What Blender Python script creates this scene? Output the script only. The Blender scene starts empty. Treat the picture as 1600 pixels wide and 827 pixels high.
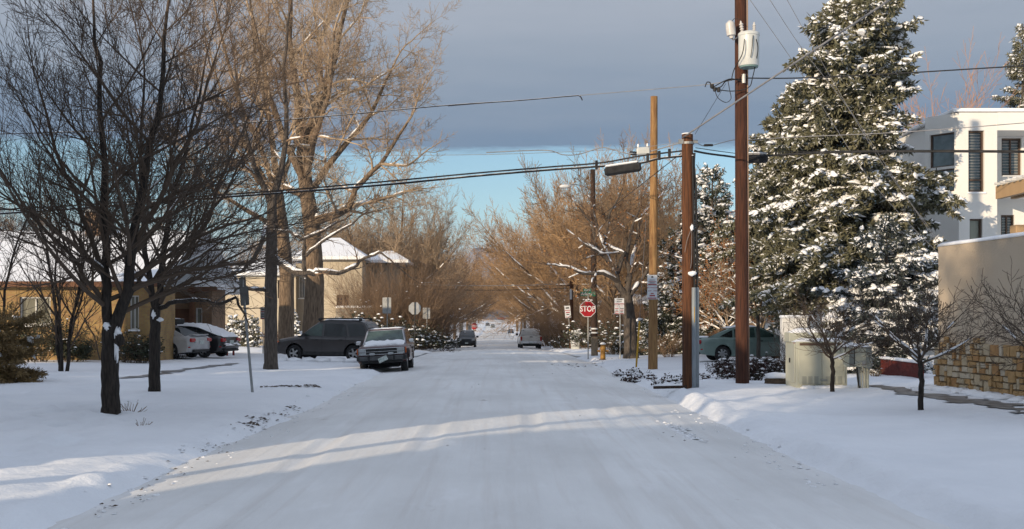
import bpy, bmesh, math, random
import numpy as np
from mathutils import Vector, Matrix, Euler
R = math.radians
scn = bpy.context.scene
COL = scn.collection

# ------------------------------------------------------------------ camera
FPX = 1800.0            # focal length in pixels of the 1600 px wide photograph
CX, CY, CAMZ = 775.0, 497.0, 2.0
cam = bpy.data.cameras.new('camera')
cam.sensor_width = 36.0
cam.lens = 36.0 * FPX / 1600.0
cam.shift_x = (800.0 - CX) / 1600.0
cam.shift_y = (CY - 413.5) / 1600.0
cam.clip_start, cam.clip_end = 0.3, 30000.0
camo = bpy.data.objects.new('camera', cam)
COL.objects.link(camo)
camo.location = (0, 0, CAMZ)
camo.rotation_euler = (R(90), 0, 0)
scn.camera = camo

# ------------------------------------------------------------------ light
SUN_EL = 12.0
SUN_A = 40.0            # heading of the light, from +Y towards +X
lx, ly = math.sin(R(SUN_A)), math.cos(R(SUN_A))
w = bpy.data.worlds.new('World')
scn.world = w
w.use_nodes = True
nt = w.node_tree
nt.nodes.clear()
def N(tree, typ, **kw):
    n = tree.nodes.new(typ)
    for k, v in kw.items():
        setattr(n, k, v)
    return n
def LK(tree, a, b):
    tree.links.new(a, b)
wo = N(nt, 'ShaderNodeOutputWorld')
bg = N(nt, 'ShaderNodeBackground')
bg.inputs['Strength'].default_value = 0.1
sky = N(nt, 'ShaderNodeTexSky', sky_type='NISHITA', sun_disc=False)
sky.sun_elevation = R(SUN_EL)
sky.sun_rotation = R(180 + SUN_A)
sky.altitude = 1600
sky.dust_density = 0.6
sky.ozone_density = 2.0
tc = N(nt, 'ShaderNodeTexCoord')
sep = N(nt, 'ShaderNodeSeparateXYZ')
LK(nt, tc.outputs['Generated'], sep.inputs[0])
def wmath(op, a, b=None, c=None, clamp=False):
    n = N(nt, 'ShaderNodeMath', operation=op, use_clamp=clamp)
    for i, v in enumerate((a, b, c)):
        if v is None: continue
        if isinstance(v, (int, float)): n.inputs[i].default_value = v
        else: LK(nt, v, n.inputs[i])
    return n.outputs[0]
def wnoise(scale_vec, detail=4, rough=.55):
    m = N(nt, 'ShaderNodeVectorMath', operation='MULTIPLY')
    LK(nt, tc.outputs['Generated'], m.inputs[0])
    m.inputs[1].default_value = scale_vec
    t = N(nt, 'ShaderNodeTexNoise')
    t.inputs['Scale'].default_value = 1.0
    t.inputs['Detail'].default_value = detail
    t.inputs['Roughness'].default_value = rough
    LK(nt, m.outputs[0], t.inputs['Vector'])
    return t.outputs['Fac']
z = sep.outputs['Z']
n_edge = wnoise((9, 9, 70), 6, .62)
zz = wmath('ADD', z, wmath('MULTIPLY', wmath('SUBTRACT', n_edge, .5), .022))
deck = wmath('MULTIPLY', wmath('SUBTRACT', zz, .1405), 1 / .0075, clamp=True)       # stratus deck: above 8.4 degrees
deck = wmath('SMOOTH_MIN', deck, 1.0, .05)
ramp = N(nt, 'ShaderNodeValToRGB')
LK(nt, wmath('ADD', z, wmath('MULTIPLY', wmath('SUBTRACT', wnoise((4, 4, 34), 6, .6), .5), .075)), ramp.inputs[0])
DK = 0.1      # background strength the cloud colours are given for
cr = ramp.color_ramp
cr.elements[0].position = .135; cr.elements[0].color = (.17, .265, .40, 1)
cr.elements[1].position = 1.0; cr.elements[1].color = (.62, .70, .86, 1)
for p, c in ((.160, (.205, .285, .405)), (.185, (.255, .325, .43)), (.215, (.315, .375, .465)), (.27, (.40, .445, .525)), (.42, (.46, .52, .63))):
    e = cr.elements.new(p); e.color = (*c, 1)
# thin white bank low over the mountains
n_low = wnoise((9, 9, 70), 4)
low = wmath('MULTIPLY', wmath('SUBTRACT', wmath('ADD', .088, wmath('MULTIPLY', wmath('SUBTRACT', n_low, .5), .05)), z), 1 / .035, clamp=True)
low = wmath('MULTIPLY', low, .85)
mul = N(nt, 'ShaderNodeVectorMath', operation='SCALE')
LK(nt, ramp.outputs['Color'], mul.inputs[0]); mul.inputs['Scale'].default_value = 1 / DK
hz = N(nt, 'ShaderNodeMix', data_type='RGBA')
skym = N(nt, 'ShaderNodeMix', data_type='RGBA', blend_type='MULTIPLY')
skym.inputs['Factor'].default_value = 1.0
LK(nt, sky.outputs[0], skym.inputs['A']); skym.inputs['B'].default_value = (1.45, 1.5, 1.42, 1)
LK(nt, low, hz.inputs['Factor']); LK(nt, skym.outputs['Result'], hz.inputs['A'])
hz.inputs['B'].default_value = (5.2, 5.8, 6.4, 1)
mx = N(nt, 'ShaderNodeMix', data_type='RGBA')
LK(nt, deck, mx.inputs['Factor']); LK(nt, hz.outputs['Result'], mx.inputs['A']); LK(nt, mul.outputs[0], mx.inputs['B'])
LK(nt, mx.outputs['Result'], bg.inputs['Color']); LK(nt, bg.outputs[0], wo.inputs['Surface'])

sl = bpy.data.lights.new('sun', 'SUN')
sl.energy = 5.0
sl.angle = R(0.55)
sl.color = (1.0, .80, .56)
so = bpy.data.objects.new('sun', sl)
COL.objects.link(so)
so.rotation_euler = Vector((lx * math.cos(R(SUN_EL)), ly * math.cos(R(SUN_EL)), -math.sin(R(SUN_EL)))).to_track_quat('-Z', 'Y').to_euler()

vs = scn.view_settings
vs.view_transform = 'Standard'; vs.look = 'None'; vs.exposure = 0.0; vs.gamma = 1.0; vs.use_curve_mapping = False
scn.cycles.use_adaptive_sampling = True
scn.cycles.adaptive_threshold = 0.01
scn.cycles.max_bounces = 6
scn.cycles.diffuse_bounces = 3
scn.cycles.glossy_bounces = 3
scn.cycles.transparent_max_bounces = 6
scn.cycles.use_denoising = True
# ------------------------------------------------------------------ noise and terrain
def _hash(ix, iy, seed):
    h = (ix.astype(np.int64) * 374761393 + iy.astype(np.int64) * 668265263 + seed * 974711) & 0x7fffffff
    h = ((h ^ (h >> 13)) * 1274126177) & 0x7fffffff
    return ((h ^ (h >> 16)) & 0xffff) / 65535.0
def vnoise(x, y, seed=0):
    x = np.asarray(x, float); y = np.asarray(y, float)
    ix, iy = np.floor(x), np.floor(y)
    fx, fy = x - ix, y - iy
    fx = fx * fx * (3 - 2 * fx); fy = fy * fy * (3 - 2 * fy)
    a = _hash(ix, iy, seed); b = _hash(ix + 1, iy, seed); c = _hash(ix, iy + 1, seed); d = _hash(ix + 1, iy + 1, seed)
    return (a + (b - a) * fx) * (1 - fy) + (c + (d - c) * fx) * fy - .5
def fbm(x, y, seed=0, oct=4):
    v, a = 0, 1
    for o in range(oct):
        v = v + a * vnoise(x * 2 ** o, y * 2 ** o, seed + o * 17); a *= .5
    return v
def sstep(a, b, x):
    t = np.clip((np.asarray(x, float) - a) / (b - a), 0, 1)
    return t * t * (3 - 2 * t)
PY = [-300, -60, 0, 45, 62, 78, 106, 200, 346, 430, 520, 600, 700, 760, 1000, 9000]
PZ = [1.5, .35, 0, 0, -.02, -.3, -.9, -2.0, -2.8, -2.2, -.75, .15, .75, .6, -6, -120]
HW = 4.3
XS0, XS1 = 60.0, 74.0          # the cross street
def prof(y):
    y = np.asarray(y, float)
    v = np.interp(y, PY, PZ)
    for d in (6, 14):
        v = v + np.interp(y - d, PY, PZ) + np.interp(y + d, PY, PZ)
    return v / 5
def xcut(y):
    return sstep(XS0 - 2, XS0 + 1, y) * (1 - sstep(XS1 - 1, XS1 + 2, y))
def crown(x):
    return .14 * (1 - (np.asarray(x, float) / HW) ** 2)
def ground_z(x, y, fine=True):
    x = np.asarray(x, float); y = np.asarray(y, float)
    base = prof(y)
    hw = HW + .35 * fbm(y * .12, x * 0 + (x > 0) * 9, 5, 3)
    side = np.abs(x) - hw
    lip = sstep(4, 12, y) * (1 - sstep(30, 36, y)) * (x > 0)
    lawn = .17 * sstep(-.15, .9 - .55 * lip, side) + .035 * lip * sstep(.0, .12, side - .55 + .1 * fbm(y * .5, 3, 14, 2))
    lawn = lawn + np.where(x > 0, .12 * sstep(1, 6, side) + .20 * sstep(6, 13, side), .05 * sstep(1, 7, side) + .22 * sstep(8, 14, side) * sstep(38, 52, y))
    windrow = .11 * np.exp(-((side - .15) / .35) ** 2) * (.6 + 1.4 * fbm(x * 1.3, y * .9, 3, 4))
    soft = .10 * fbm(x * .22, y * .22, 11, 3) * sstep(.3, 2.5, side)
    h = lawn + windrow + soft
    if fine:
        tramp = sstep(-4.5, -7.5, x) * (1 - sstep(24, 34, y))
        h = h + .20 * tramp * sstep(-.1, .25, fbm(x * .35, y * .35, 31, 2) + .12) * fbm(x * 3.2, y * 2.4, 21, 4)
        h = h + .022 * fbm(x * 1.8, y * 1.8, 41, 4) * sstep(0, 1, side)
        h = h + .07 * sstep(0.2, -.4, np.abs(side - .1) - .5) * fbm(x * 5, y * 3, 51, 3)
        for (ax, ay, bx_, by_, st) in ((6.0, 26.5, 9.3, 24.0, .42), (-9.5, 17.0, -7.2, 30.0, .55), (-12.5, 22.0, -9.0, 33.5, .5), (7.2, 19.5, 11.0, 21.5, .5)):
            L_f = math.hypot(bx_ - ax, by_ - ay); ux_, uy_ = (bx_ - ax) / L_f, (by_ - ay) / L_f
            for k_ in range(int(L_f / st)):
                sd_ = .13 if k_ % 2 else -.13; fx_, fy_ = ax + ux_ * k_ * st - uy_ * sd_, ay + uy_ * k_ * st + ux_ * sd_
                du, dv_ = (x - fx_) * ux_ + (y - fy_) * uy_, -(x - fx_) * uy_ + (y - fy_) * ux_; rr_ = np.sqrt((du / .17) ** 2 + (dv_ / .09) ** 2)
                h = h - .09 * np.exp(-rr_ ** 4) + .035 * np.exp(-((rr_ - 1.35) / .3) ** 2)
        # rounded rut ridges where wheels left the road on the right
        ra = np.exp(-((x - 5.6) / 1.3) ** 2) * np.exp(-((y - 21.5) / 4.5) ** 2)
        h = h - .10 * ra * (0.5 + .5 * np.sin((y * .8 + x * .55) * 3.3))
    cut = xcut(y)
    h = h * (1 - cut) + cut * (.03 * fbm(x * .5, y * .5, 8, 3))
    inroad = sstep(.1, -.5, side)
    h = h * (1 - inroad) - .06 * inroad
    return base + h
def gz(x, y):
    return float(ground_z(x, y, False))
def gp(px, py):
    """Where the viewing ray through a pixel of the photograph meets the ground."""
    dx, dz = (px - CX) / FPX, -(py - CY) / FPX
    y = 6.0
    while y < 800:
        zr = CAMZ + dz * y
        if abs(dx * y) < HW: g = float(prof(y)) + float(crown(dx * y))
        else: g = gz(dx * y, y)
        if zr <= g: break
        y += .05
    return dx * y, y, g
def at(px, py, y):
    return Vector(((px - CX) / FPX * y, y, CAMZ - (py - CY) / FPX * y))

# ------------------------------------------------------------------ materials
def M(name, col, rough=.8, col2=None, nscale=8.0, lo=.35, hi=.65, stretch=(1, 1, 1), bump=0.0, bscale=None, metal=0.0, spec=.3,
      snow=None, snow_scale=6.0, coat=0.0, detail=4, trans=0.0):
    m = bpy.data.materials.new(name); m.use_nodes = True
    t = m.node_tree; b = t.nodes['Principled BSDF']
    b.inputs['Roughness'].default_value = rough
    b.inputs['Metallic'].default_value = metal
    b.inputs['Specular IOR Level'].default_value = spec
    if coat: b.inputs['Coat Weight'].default_value = coat; b.inputs['Coat Roughness'].default_value = .08
    if trans: b.inputs['Transmission Weight'].default_value = trans
    b.inputs['Base Color'].default_value = (*col, 1)
    tcn = t.nodes.new('ShaderNodeTexCoord')
    mp = t.nodes.new('ShaderNodeMapping'); mp.inputs['Scale'].default_value = stretch
    t.links.new(tcn.outputs['Object'], mp.inputs[0])
    out = None
    if col2:
        n = t.nodes.new('ShaderNodeTexNoise'); n.inputs['Scale'].default_value = nscale; n.inputs['Detail'].default_value = detail
        t.links.new(mp.outputs[0], n.inputs['Vector'])
        mr = t.nodes.new('ShaderNodeMapRange'); mr.inputs[1].default_value = lo; mr.inputs[2].default_value = hi
        t.links.new(n.outputs['Fac'], mr.inputs[0])
        mixn = t.nodes.new('ShaderNodeMix'); mixn.data_type = 'RGBA'
        mixn.inputs['A'].default_value = (*col, 1); mixn.inputs['B'].default_value = (*col2, 1)
        t.links.new(mr.outputs[0], mixn.inputs['Factor'])
        out = mixn.outputs['Result']
    if snow is not None:
        g = t.nodes.new('ShaderNodeNewGeometry'); s = t.nodes.new('ShaderNodeSeparateXYZ')
        t.links.new(g.outputs['Normal'], s.inputs[0])
        n2 = t.nodes.new('ShaderNodeTexNoise'); n2.inputs['Scale'].default_value = snow_scale; n2.inputs['Detail'].default_value = 3
        t.links.new(tcn.outputs['Object'], n2.inputs['Vector'])
        ad = t.nodes.new('ShaderNodeMath'); ad.operation = 'MULTIPLY_ADD'
        t.links.new(n2.outputs['Fac'], ad.inputs[0]); ad.inputs[1].default_value = .9
        t.links.new(s.outputs['Z'], ad.inputs[2])
        mr2 = t.nodes.new('ShaderNodeMapRange'); mr2.inputs[1].default_value = snow + .45; mr2.inputs[2].default_value = snow + .53
        t.links.new(ad.outputs[0], mr2.inputs[0])
        m2 = t.nodes.new('ShaderNodeMix'); m2.data_type = 'RGBA'
        if out: t.links.new(out, m2.inputs['A'])
        else: m2.inputs['A'].default_value = (*col, 1)
        m2.inputs['B'].default_value = (.84, .86, .89, 1)
        t.links.new(mr2.outputs[0], m2.inputs['Factor'])
        out = m2.outputs['Result']
    if out: t.links.new(out, b.inputs['Base Color'])
    if bump:
        n3 = t.nodes.new('ShaderNodeTexNoise'); n3.inputs['Scale'].default_value = bscale or nscale * 2; n3.inputs['Detail'].default_value = 5
        t.links.new(mp.outputs[0], n3.inputs['Vector'])
        bp = t.nodes.new('ShaderNodeBump'); bp.inputs['Strength'].default_value = bump; bp.inputs['Distance'].default_value = .05
        t.links.new(n3.outputs['Fac'], bp.inputs['Height']); t.links.new(bp.outputs[0], b.inputs['Normal'])
    return m

# ------------------------------------------------------------------ mesh builder
class MB:
    def __init__(s): s.v = []; s.f = []; s.mi = []; s.cur = 0
    def add(s, vs, fs):
        o = len(s.v); s.v.extend(tuple(p) for p in vs)
        for f in fs: s.f.append([i + o for i in f]); s.mi.append(s.cur)
    def box(s, c, d, rz=0.0, mat=None):
        x, y, z = d[0] / 2, d[1] / 2, d[2] / 2
        vs = [Vector((a * x, b * y, e * z)) for e in (-1, 1) for b in (-1, 1) for a in (-1, 1)]
        m = mat if mat is not None else Matrix.Rotation(rz, 3, 'Z')
        c = Vector(c)
        s.add([m @ v + c for v in vs], [(0, 2, 3, 1), (4, 5, 7, 6), (0, 1, 5, 4), (2, 6, 7, 3), (0, 4, 6, 2), (1, 3, 7, 5)])
        return s
    def bbox(s, c, d, b=.02, rz=0.0):
        """box with chamfered vertical and top edges"""
        x, y, z = d[0] / 2, d[1] / 2, d[2] / 2
        def ring(hx, hy, zz): return [(hx - b, -hy, zz), (hx, -hy + b, zz), (hx, hy - b, zz), (hx - b, hy, zz), (-hx + b, hy, zz), (-hx, hy - b, zz), (-hx, -hy + b, zz), (-hx + b, -hy, zz)]
        rs = [ring(x - b, y - b, -z), ring(x, y, -z + b), ring(x, y, z - b), ring(x - b, y - b, z)]
        m = Matrix.Rotation(rz, 3, 'Z'); c = Vector(c)
        vs = [m @ Vector(p) + c for r in rs for p in r]
        fs = [tuple(range(7, -1, -1)), tuple(range(24, 32))]
        for k in range(3):
            for i in range(8): fs.append((k * 8 + i, k * 8 + (i + 1) % 8, k * 8 + 8 + (i + 1) % 8, k * 8 + 8 + i))
        s.add(vs, fs); return s
    def tube(s, pts, rad, n=8, cap=True):
        pts = [Vector(p) for p in pts]
        if not hasattr(rad, '__len__'): rad = [rad] * len(pts)
        o = len(s.v); k = len(pts)
        ref = None
        for i in range(k):
            t = (pts[min(i + 1, k - 1)] - pts[max(i - 1, 0)])
            if t.length < 1e-9: t = Vector((0, 0, 1))
            t.normalize()
            if ref is None: ref = Vector((1, 0, 0)) if abs(t.x) < .8 else Vector((0, 1, 0))
            u = t.cross(ref).normalized(); v = t.cross(u)
            ref = -(t.cross(u).cross(t)).normalized() if False else ref
            for j in range(n):
                a = 2 * math.pi * j / n
                s.v.append(tuple(pts[i] + (u * math.cos(a) + v * math.sin(a)) * rad[i]))
        for i in range(k - 1):
            for j in range(n):
                s.f.append([o + i * n + j, o + (i + 1) * n + j, o + (i + 1) * n + (j + 1) % n, o + i * n + (j + 1) % n]); s.mi.append(s.cur)
        if cap:
            s.f.append([o + j for j in range(n)]); s.mi.append(s.cur)
            s.f.append([o + (k - 1) * n + j for j in range(n - 1, -1, -1)]); s.mi.append(s.cur)
        return s
    def cyl(s, a, b, r, n=12): return s.tube([a, b], r, n)
    def prism(s, poly, origin, u, v, thick):
        """polygon (2D) in the plane origin + a*u + b*v, extruded by thick along u x v"""
        u = Vector(u); v = Vector(v); o = Vector(origin); w_ = u.cross(v).normalized() * thick
        n = len(poly)
        a = [o + u * p[0] + v * p[1] for p in poly]
        s.add(a + [p + w_ for p in a], [tuple(range(n - 1, -1, -1)), tuple(range(n, 2 * n))] + [(i, (i + 1) % n, n + (i + 1) % n, n + i) for i in range(n)])
        return s
    def lathe(s, prof_, c=(0, 0, 0), axis='Z', n=16):
        o = len(s.v); c = Vector(c); k = len(prof_)
        for (r_, h) in prof_:
            for j in range(n):
                a = 2 * math.pi * j / n
                p = Vector((r_ * math.cos(a), r_ * math.sin(a), h))
                if axis == 'Y': p = Vector((p.x, p.z, p.y))
                if axis == 'X': p = Vector((p.z, p.x, p.y))
                s.v.append(tuple(p + c))
        for i in range(k - 1):
            for j in range(n):
                s.f.append([o + i * n + j, o + i * n + (j + 1) % n, o + (i + 1) * n + (j + 1) % n, o + (i + 1) * n + j]); s.mi.append(s.cur)
        return s
    def blob(s, c, d, rng, jit=.18, nu=10, nv=6, flat=True, rz=0.0):
        """lumpy mound: d = full sizes; the lower side is flat when flat"""
        o = len(s.v); cs, sn = math.cos(rz), math.sin(rz)
        for i in range(nv + 1):
            ph = math.pi * i / nv
            for j in range(nu):
                a = 2 * math.pi * j / nu
                k = 1 + rng.uniform(-jit, jit)
                x = math.sin(ph) * math.cos(a) * d[0] / 2 * k; y = math.sin(ph) * math.sin(a) * d[1] / 2 * k; z_ = math.cos(ph) * d[2] / 2 * k
                if flat and z_ < -.1 * d[2]: z_ = -.1 * d[2] - .02 * d[2] * rng.random()
                s.v.append((c[0] + x * cs - y * sn, c[1] + x * sn + y * cs, c[2] + z_))
        for i in range(nv):
            for j in range(nu):
                s.f.append([o + i * nu + j, o + (i + 1) * nu + j, o + (i + 1) * nu + (j + 1) % nu, o + i * nu + (j + 1) % nu]); s.mi.append(s.cur)
        return s
    def build(s, name, mats, parent=None, smooth=False, loc=None, ang=None):
        me = bpy.data.meshes.new(name)
        me.from_pydata(s.v, [], s.f)
        if not isinstance(mats, (list, tuple)): mats = [mats]
        for m in mats: me.materials.append(m)
        if len(mats) > 1: me.polygons.foreach_set('material_index', s.mi)
        if smooth or ang:
            me.polygons.foreach_set('use_smooth', [True] * len(me.polygons))
            if ang: me.set_sharp_from_angle(angle=R(ang))
        bm = bmesh.new(); bm.from_mesh(me); bmesh.ops.recalc_face_normals(bm, faces=bm.faces); bm.to_mesh(me); bm.free()
        return link(name, me, parent, loc)
def link(name, me, parent=None, loc=None):
    o = bpy.data.objects.new(name, me); COL.objects.link(o)
    if parent: o.parent = parent
    if name == 'snow': o['kind'] = 'stuff'
    if loc is not None: o.location = loc
    return o
def np_mesh(name, V, F, mat, parent=None, smooth=False, loc=None):
    """V (n,3); F list of (m,k) index arrays"""
    me = bpy.data.meshes.new(name)
    V = np.asarray(V, np.float32)
    F = [f for f in F if len(f)]
    nl = sum(f.size for f in F); nf = sum(len(f) for f in F)
    me.vertices.add(len(V)); me.vertices.foreach_set('co', V.ravel())
    me.loops.add(nl); me.polygons.add(nf)
    me.loops.foreach_set('vertex_index', np.concatenate([f.ravel() for f in F]).astype(np.int32))
    tot = np.concatenate([np.full(len(f), f.shape[1]) for f in F])
    st = np.concatenate([[0], np.cumsum(tot)[:-1]])
    me.polygons.foreach_set('loop_start', st.astype(np.int32))
    if smooth: me.polygons.foreach_set('use_smooth', np.ones(nf, bool))
    me.materials.append(mat); me.update(calc_edges=True)
    return link(name, me, parent, loc)
def tag(o, label=None, cat=None, group=None, kind=None):
    if label: o['label'] = label
    if cat: o['category'] = cat
    if group: o['group'] = group
    if kind: o['kind'] = kind
    return o
def thing(name, label, cat, loc=(0, 0, 0), rz=0.0, group=None):
    o = bpy.data.objects.new(name, None); COL.objects.link(o)
    o.empty_display_size = .3
    o.location = loc; o.rotation_euler = (0, 0, rz)
    return tag(o, label, cat, group)
def copy_tree(o, parent=None):
    c = o.copy(); COL.objects.link(c)
    if parent: c.parent = parent
    for ch in list(o.children): copy_tree(ch, c)
    return c
FONT_OBJ = []
def text(s_, size, mat, parent, loc, rot=(R(90), 0, 0), name='lettering', sx=1.0, align='CENTER', bold=0.0):
    cu = bpy.data.curves.new(name, 'FONT'); cu.body = s_; cu.size = size; cu.align_x = align; cu.align_y = 'CENTER'
    cu.extrude = .001; cu.offset = bold; cu.resolution_u = 3
    o = bpy.data.objects.new(name, cu); COL.objects.link(o)
    bpy.context.view_layer.update()
    me = bpy.data.meshes.new_from_object(o.evaluated_get(bpy.context.evaluated_depsgraph_get()))
    bpy.data.objects.remove(o)
    for v in me.vertices: v.co.x *= sx
    me.materials.clear(); me.materials.append(mat)
    q = link(name, me, parent, loc); q.rotation_euler = rot
    return q
# ------------------------------------------------------------------ ground, road, paths, mountains
def snow_material(name, road=False):
    m = bpy.data.materials.new(name); m.use_nodes = True
    t = m.node_tree; b = t.nodes['Principled BSDF']; b.inputs['Roughness'].default_value = .75; b.inputs['Specular IOR Level'].default_value = .25
    tcn = t.nodes.new('ShaderNodeTexCoord')
    def noise(scale, stretch=(1, 1, 1), detail=5, rough=.55):
        mp = t.nodes.new('ShaderNodeMapping'); mp.inputs['Scale'].default_value = stretch
        t.links.new(tcn.outputs['Object'], mp.inputs[0])
        n = t.nodes.new('ShaderNodeTexNoise'); n.inputs['Scale'].default_value = scale; n.inputs['Detail'].default_value = detail; n.inputs['Roughness'].default_value = rough
        t.links.new(mp.outputs[0], n.inputs['Vector']); return n.outputs['Fac']
    def rng_(v, a, b_, c=0, d=1):
        r = t.nodes.new('ShaderNodeMapRange'); r.inputs[1].default_value = a; r.inputs[2].default_value = b_; r.inputs[3].default_value = c; r.inputs[4].default_value = d
        t.links.new(v, r.inputs[0]); return r.outputs[0]
    def mix(f, A, B):
        x = t.nodes.new('ShaderNodeMix'); x.data_type = 'RGBA'
        if isinstance(f, float): x.inputs['Factor'].default_value = f
        else: t.links.new(f, x.inputs['Factor'])
        for k, q in (('A', A), ('B', B)):
            if isinstance(q, tuple): x.inputs[k].default_value = (*q, 1)
            else: t.links.new(q, x.inputs[k])
        return x.outputs['Result']
    if road:
        col = mix(rng_(noise(.9, (1, .06, 1), 6, .6), .35, .68), (.79, .80, .80), (.70, .70, .69))      # polished tyre lanes
        col = mix(rng_(noise(5, (1, .03, 1), 5, .6), .50, .78), col, (.655, .635, .615))                      # fine scraped streaks
        col = mix(rng_(noise(1.6, (1, .35, 1), 6, .65), .58, .8), col, (.84, .85, .87))                       # fresh drifted patches
        col = mix(rng_(noise(38, (1, .5, 1), 3), .70, .80, 0, .55), col, (.30, .27, .24))                     # grit
        col = mix(rng_(noise(.35, (1, .5, 1), 5, .6), .42, .66, 0, .8), col, (.60, .60, .59))                # worn, polished places
        col = mix(rng_(noise(1.1, (1, .55, 1), 6, .7), .66, .72, 0, .7), col, (.34, .315, .29))                 # bare asphalt showing through
        h1, h2 = noise(9, (1, .10, 1), 6, .6), noise(60, (1, .4, 1), 4, .7)
        k1, k2 = .22, .25
    else:
        col = mix(rng_(noise(.5), .35, .7), (.82, .84, .87), (.74, .765, .80))
        col = mix(rng_(noise(26, detail=3), .74, .80, 0, .35), col, (.42, .38, .33))
        h1, h2 = noise(3.5, detail=7, rough=.6), noise(45, detail=4, rough=.7)
        k1, k2 = .35, .3
    t.links.new(col, b.inputs['Base Color'])
    b1 = t.nodes.new('ShaderNodeBump'); b1.inputs['Strength'].default_value = k1; b1.inputs['Distance'].default_value = .05 if road else .12; t.links.new(h1, b1.inputs['Height'])
    b2 = t.nodes.new('ShaderNodeBump'); b2.inputs['Strength'].default_value = k2; b2.inputs['Distance'].default_value = .02; t.links.new(h2, b2.inputs['Height'])
    t.links.new(b1.outputs[0], b2.inputs['Normal']); t.links.new(b2.outputs[0], b.inputs['Normal'])
    return m
SNOW = snow_material('snow'); ROAD = snow_material('packed_snow', True)
SNOWCAP = M('snow_cap', (.86, .87, .89), .7, bump=.3, bscale=14, nscale=6)

def grid_mesh(name, X, Y, zf, mat):
    gx, gy = np.meshgrid(X, Y)
    V = np.stack([gx, gy, zf(gx, gy)], -1).reshape(-1, 3)
    nx, ny = len(X), len(Y)
    i = np.arange((ny - 1) * (nx - 1)); r = i // (nx - 1); c = i % (nx - 1); a = r * nx + c
    return np_mesh(name, V, [np.stack([a, a + 1, a + nx + 1, a + nx], -1)], mat, smooth=True)
def spaced(v0, v1, s0, growth):
    o = [v0]; s = s0
    while o[-1] < v1: o.append(o[-1] + s); s *= growth
    o[-1] = v1
    return o
yy = spaced(9, 90, .11, 1.0085) + spaced(90, 820, 1.6, 1.015)[1:] + spaced(820, 9000, 40, 1.2)[1:]
yy = [-v for v in spaced(0, 80, .8, 1.2)][::-1][:-1] + list(np.arange(0, 9, .5)) + yy
xh = spaced(0, 3.4, .5, 1.0) + spaced(3.4, 12, .11, 1.01)[1:] + spaced(12, 60, .3, 1.07)[1:] + spaced(60, 7000, 6, 1.25)[1:]
xx = [-v for v in xh[::-1]][:-1] + xh
tag(grid_mesh('ground', np.array(xx), np.array(yy), ground_z, SNOW), 'snow covered lawns and verges on both sides of the street', 'ground', kind='structure')
def road_z(x, y):
    rut = 0
    for c_, wob, sd in ((-2.5, .25, 71), (-.95, .25, 71), (.85, .3, 73), (2.4, .3, 73), (3.15, .5, 75)):
        xc = c_ + wob * fbm(y * .05, 0 * y, sd, 2); rut = rut + .018 * np.exp(-((x - xc) / .14) ** 2) - .010 * np.exp(-((np.abs(x - xc) - .24) / .08) ** 2)
    return prof(y) + crown(x) - rut + .012 * fbm(x * 1.5, y * .25, 61, 3)
xr = np.arange(-4.75, 4.76, .07)
yr = [-60, -40, -25, -15, -8, -4, 0] + spaced(3, 90, .2, 1.012) + spaced(90, 740, 1.5, 1.02)[1:]
tag(grid_mesh('road', xr, np.array(yr), road_z, ROAD), 'long straight street under packed snow with faint tyre lanes', 'road', kind='structure')
for s_ in (-1, 1):
    xs = np.array(spaced(4.2, 60, .5, 1.06)) * s_
    if s_ < 0: xs = xs[::-1]
    tag(grid_mesh('cross_street', xs, np.arange(XS0 + .6, XS1 - .5, .5), lambda x, y: prof(y) + .045 + .03 * fbm(x * .6, y * .6, 8, 3), ROAD), 'snow packed side street crossing beyond the hydrant', 'road', kind='structure')
# wet, half-cleared walks: thin dark strips just above the snow, with torn edges
WET = M('wet_path', (.10, .10, .105), .35, (.30, .30, .31), 3.0, .4, .7, bump=.3, spec=.5)
def ribbon(name, pts, widths, seed, label):
    P = []; n = 60
    rs = np.linspace(0, len(pts) - 1, n)
    xs = np.interp(rs, range(len(pts)), [p[0] for p in pts]); ys = np.interp(rs, range(len(pts)), [p[1] for p in pts]); ws = np.interp(rs, range(len(pts)), widths)
    V = []; F = []
    for i in range(n):
        tx, ty = xs[min(i + 1, n - 1)] - xs[max(i - 1, 0)], ys[min(i + 1, n - 1)] - ys[max(i - 1, 0)]
        l = math.hypot(tx, ty); nx, ny = -ty / l, tx / l
        a = ws[i] * (.5 + .9 * float(fbm(i * .5, 1, seed, 3))); b = ws[i] * (.5 + .9 * float(fbm(i * .5, 7, seed, 3)))
        for k, q in enumerate((-a, -a * .4, b * .4, b)):
            x, y = xs[i] + nx * q, ys[i] + ny * q
            V.append((x, y, float(ground_z(x, y)) + .016))
        if i:
            o = (i - 1) * 4
            for k in range(3): F.append((o + k, o + k + 1, o + k + 5, o + k + 4))
    tag(np_mesh(name, V, [np.array(F)], WET), label, 'path', kind='structure')
ribbon('path', [gp(1368, 603)[:2], gp(1450, 618)[:2], gp(1530, 630)[:2], gp(1605, 641)[:2], gp(1700, 655)[:2]], [.35, .55, .7, .75, .8], 3, 'wet half-cleared walk below the stone wall')
ribbon('path', [gp(188, 592)[:2], gp(235, 586)[:2], gp(290, 578)[:2], gp(330, 573)[:2], gp(372, 568)[:2]], [.3, .45, .7, .5, .25], 5, 'wet strip of bare walk in front of the parked silver car')

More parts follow.
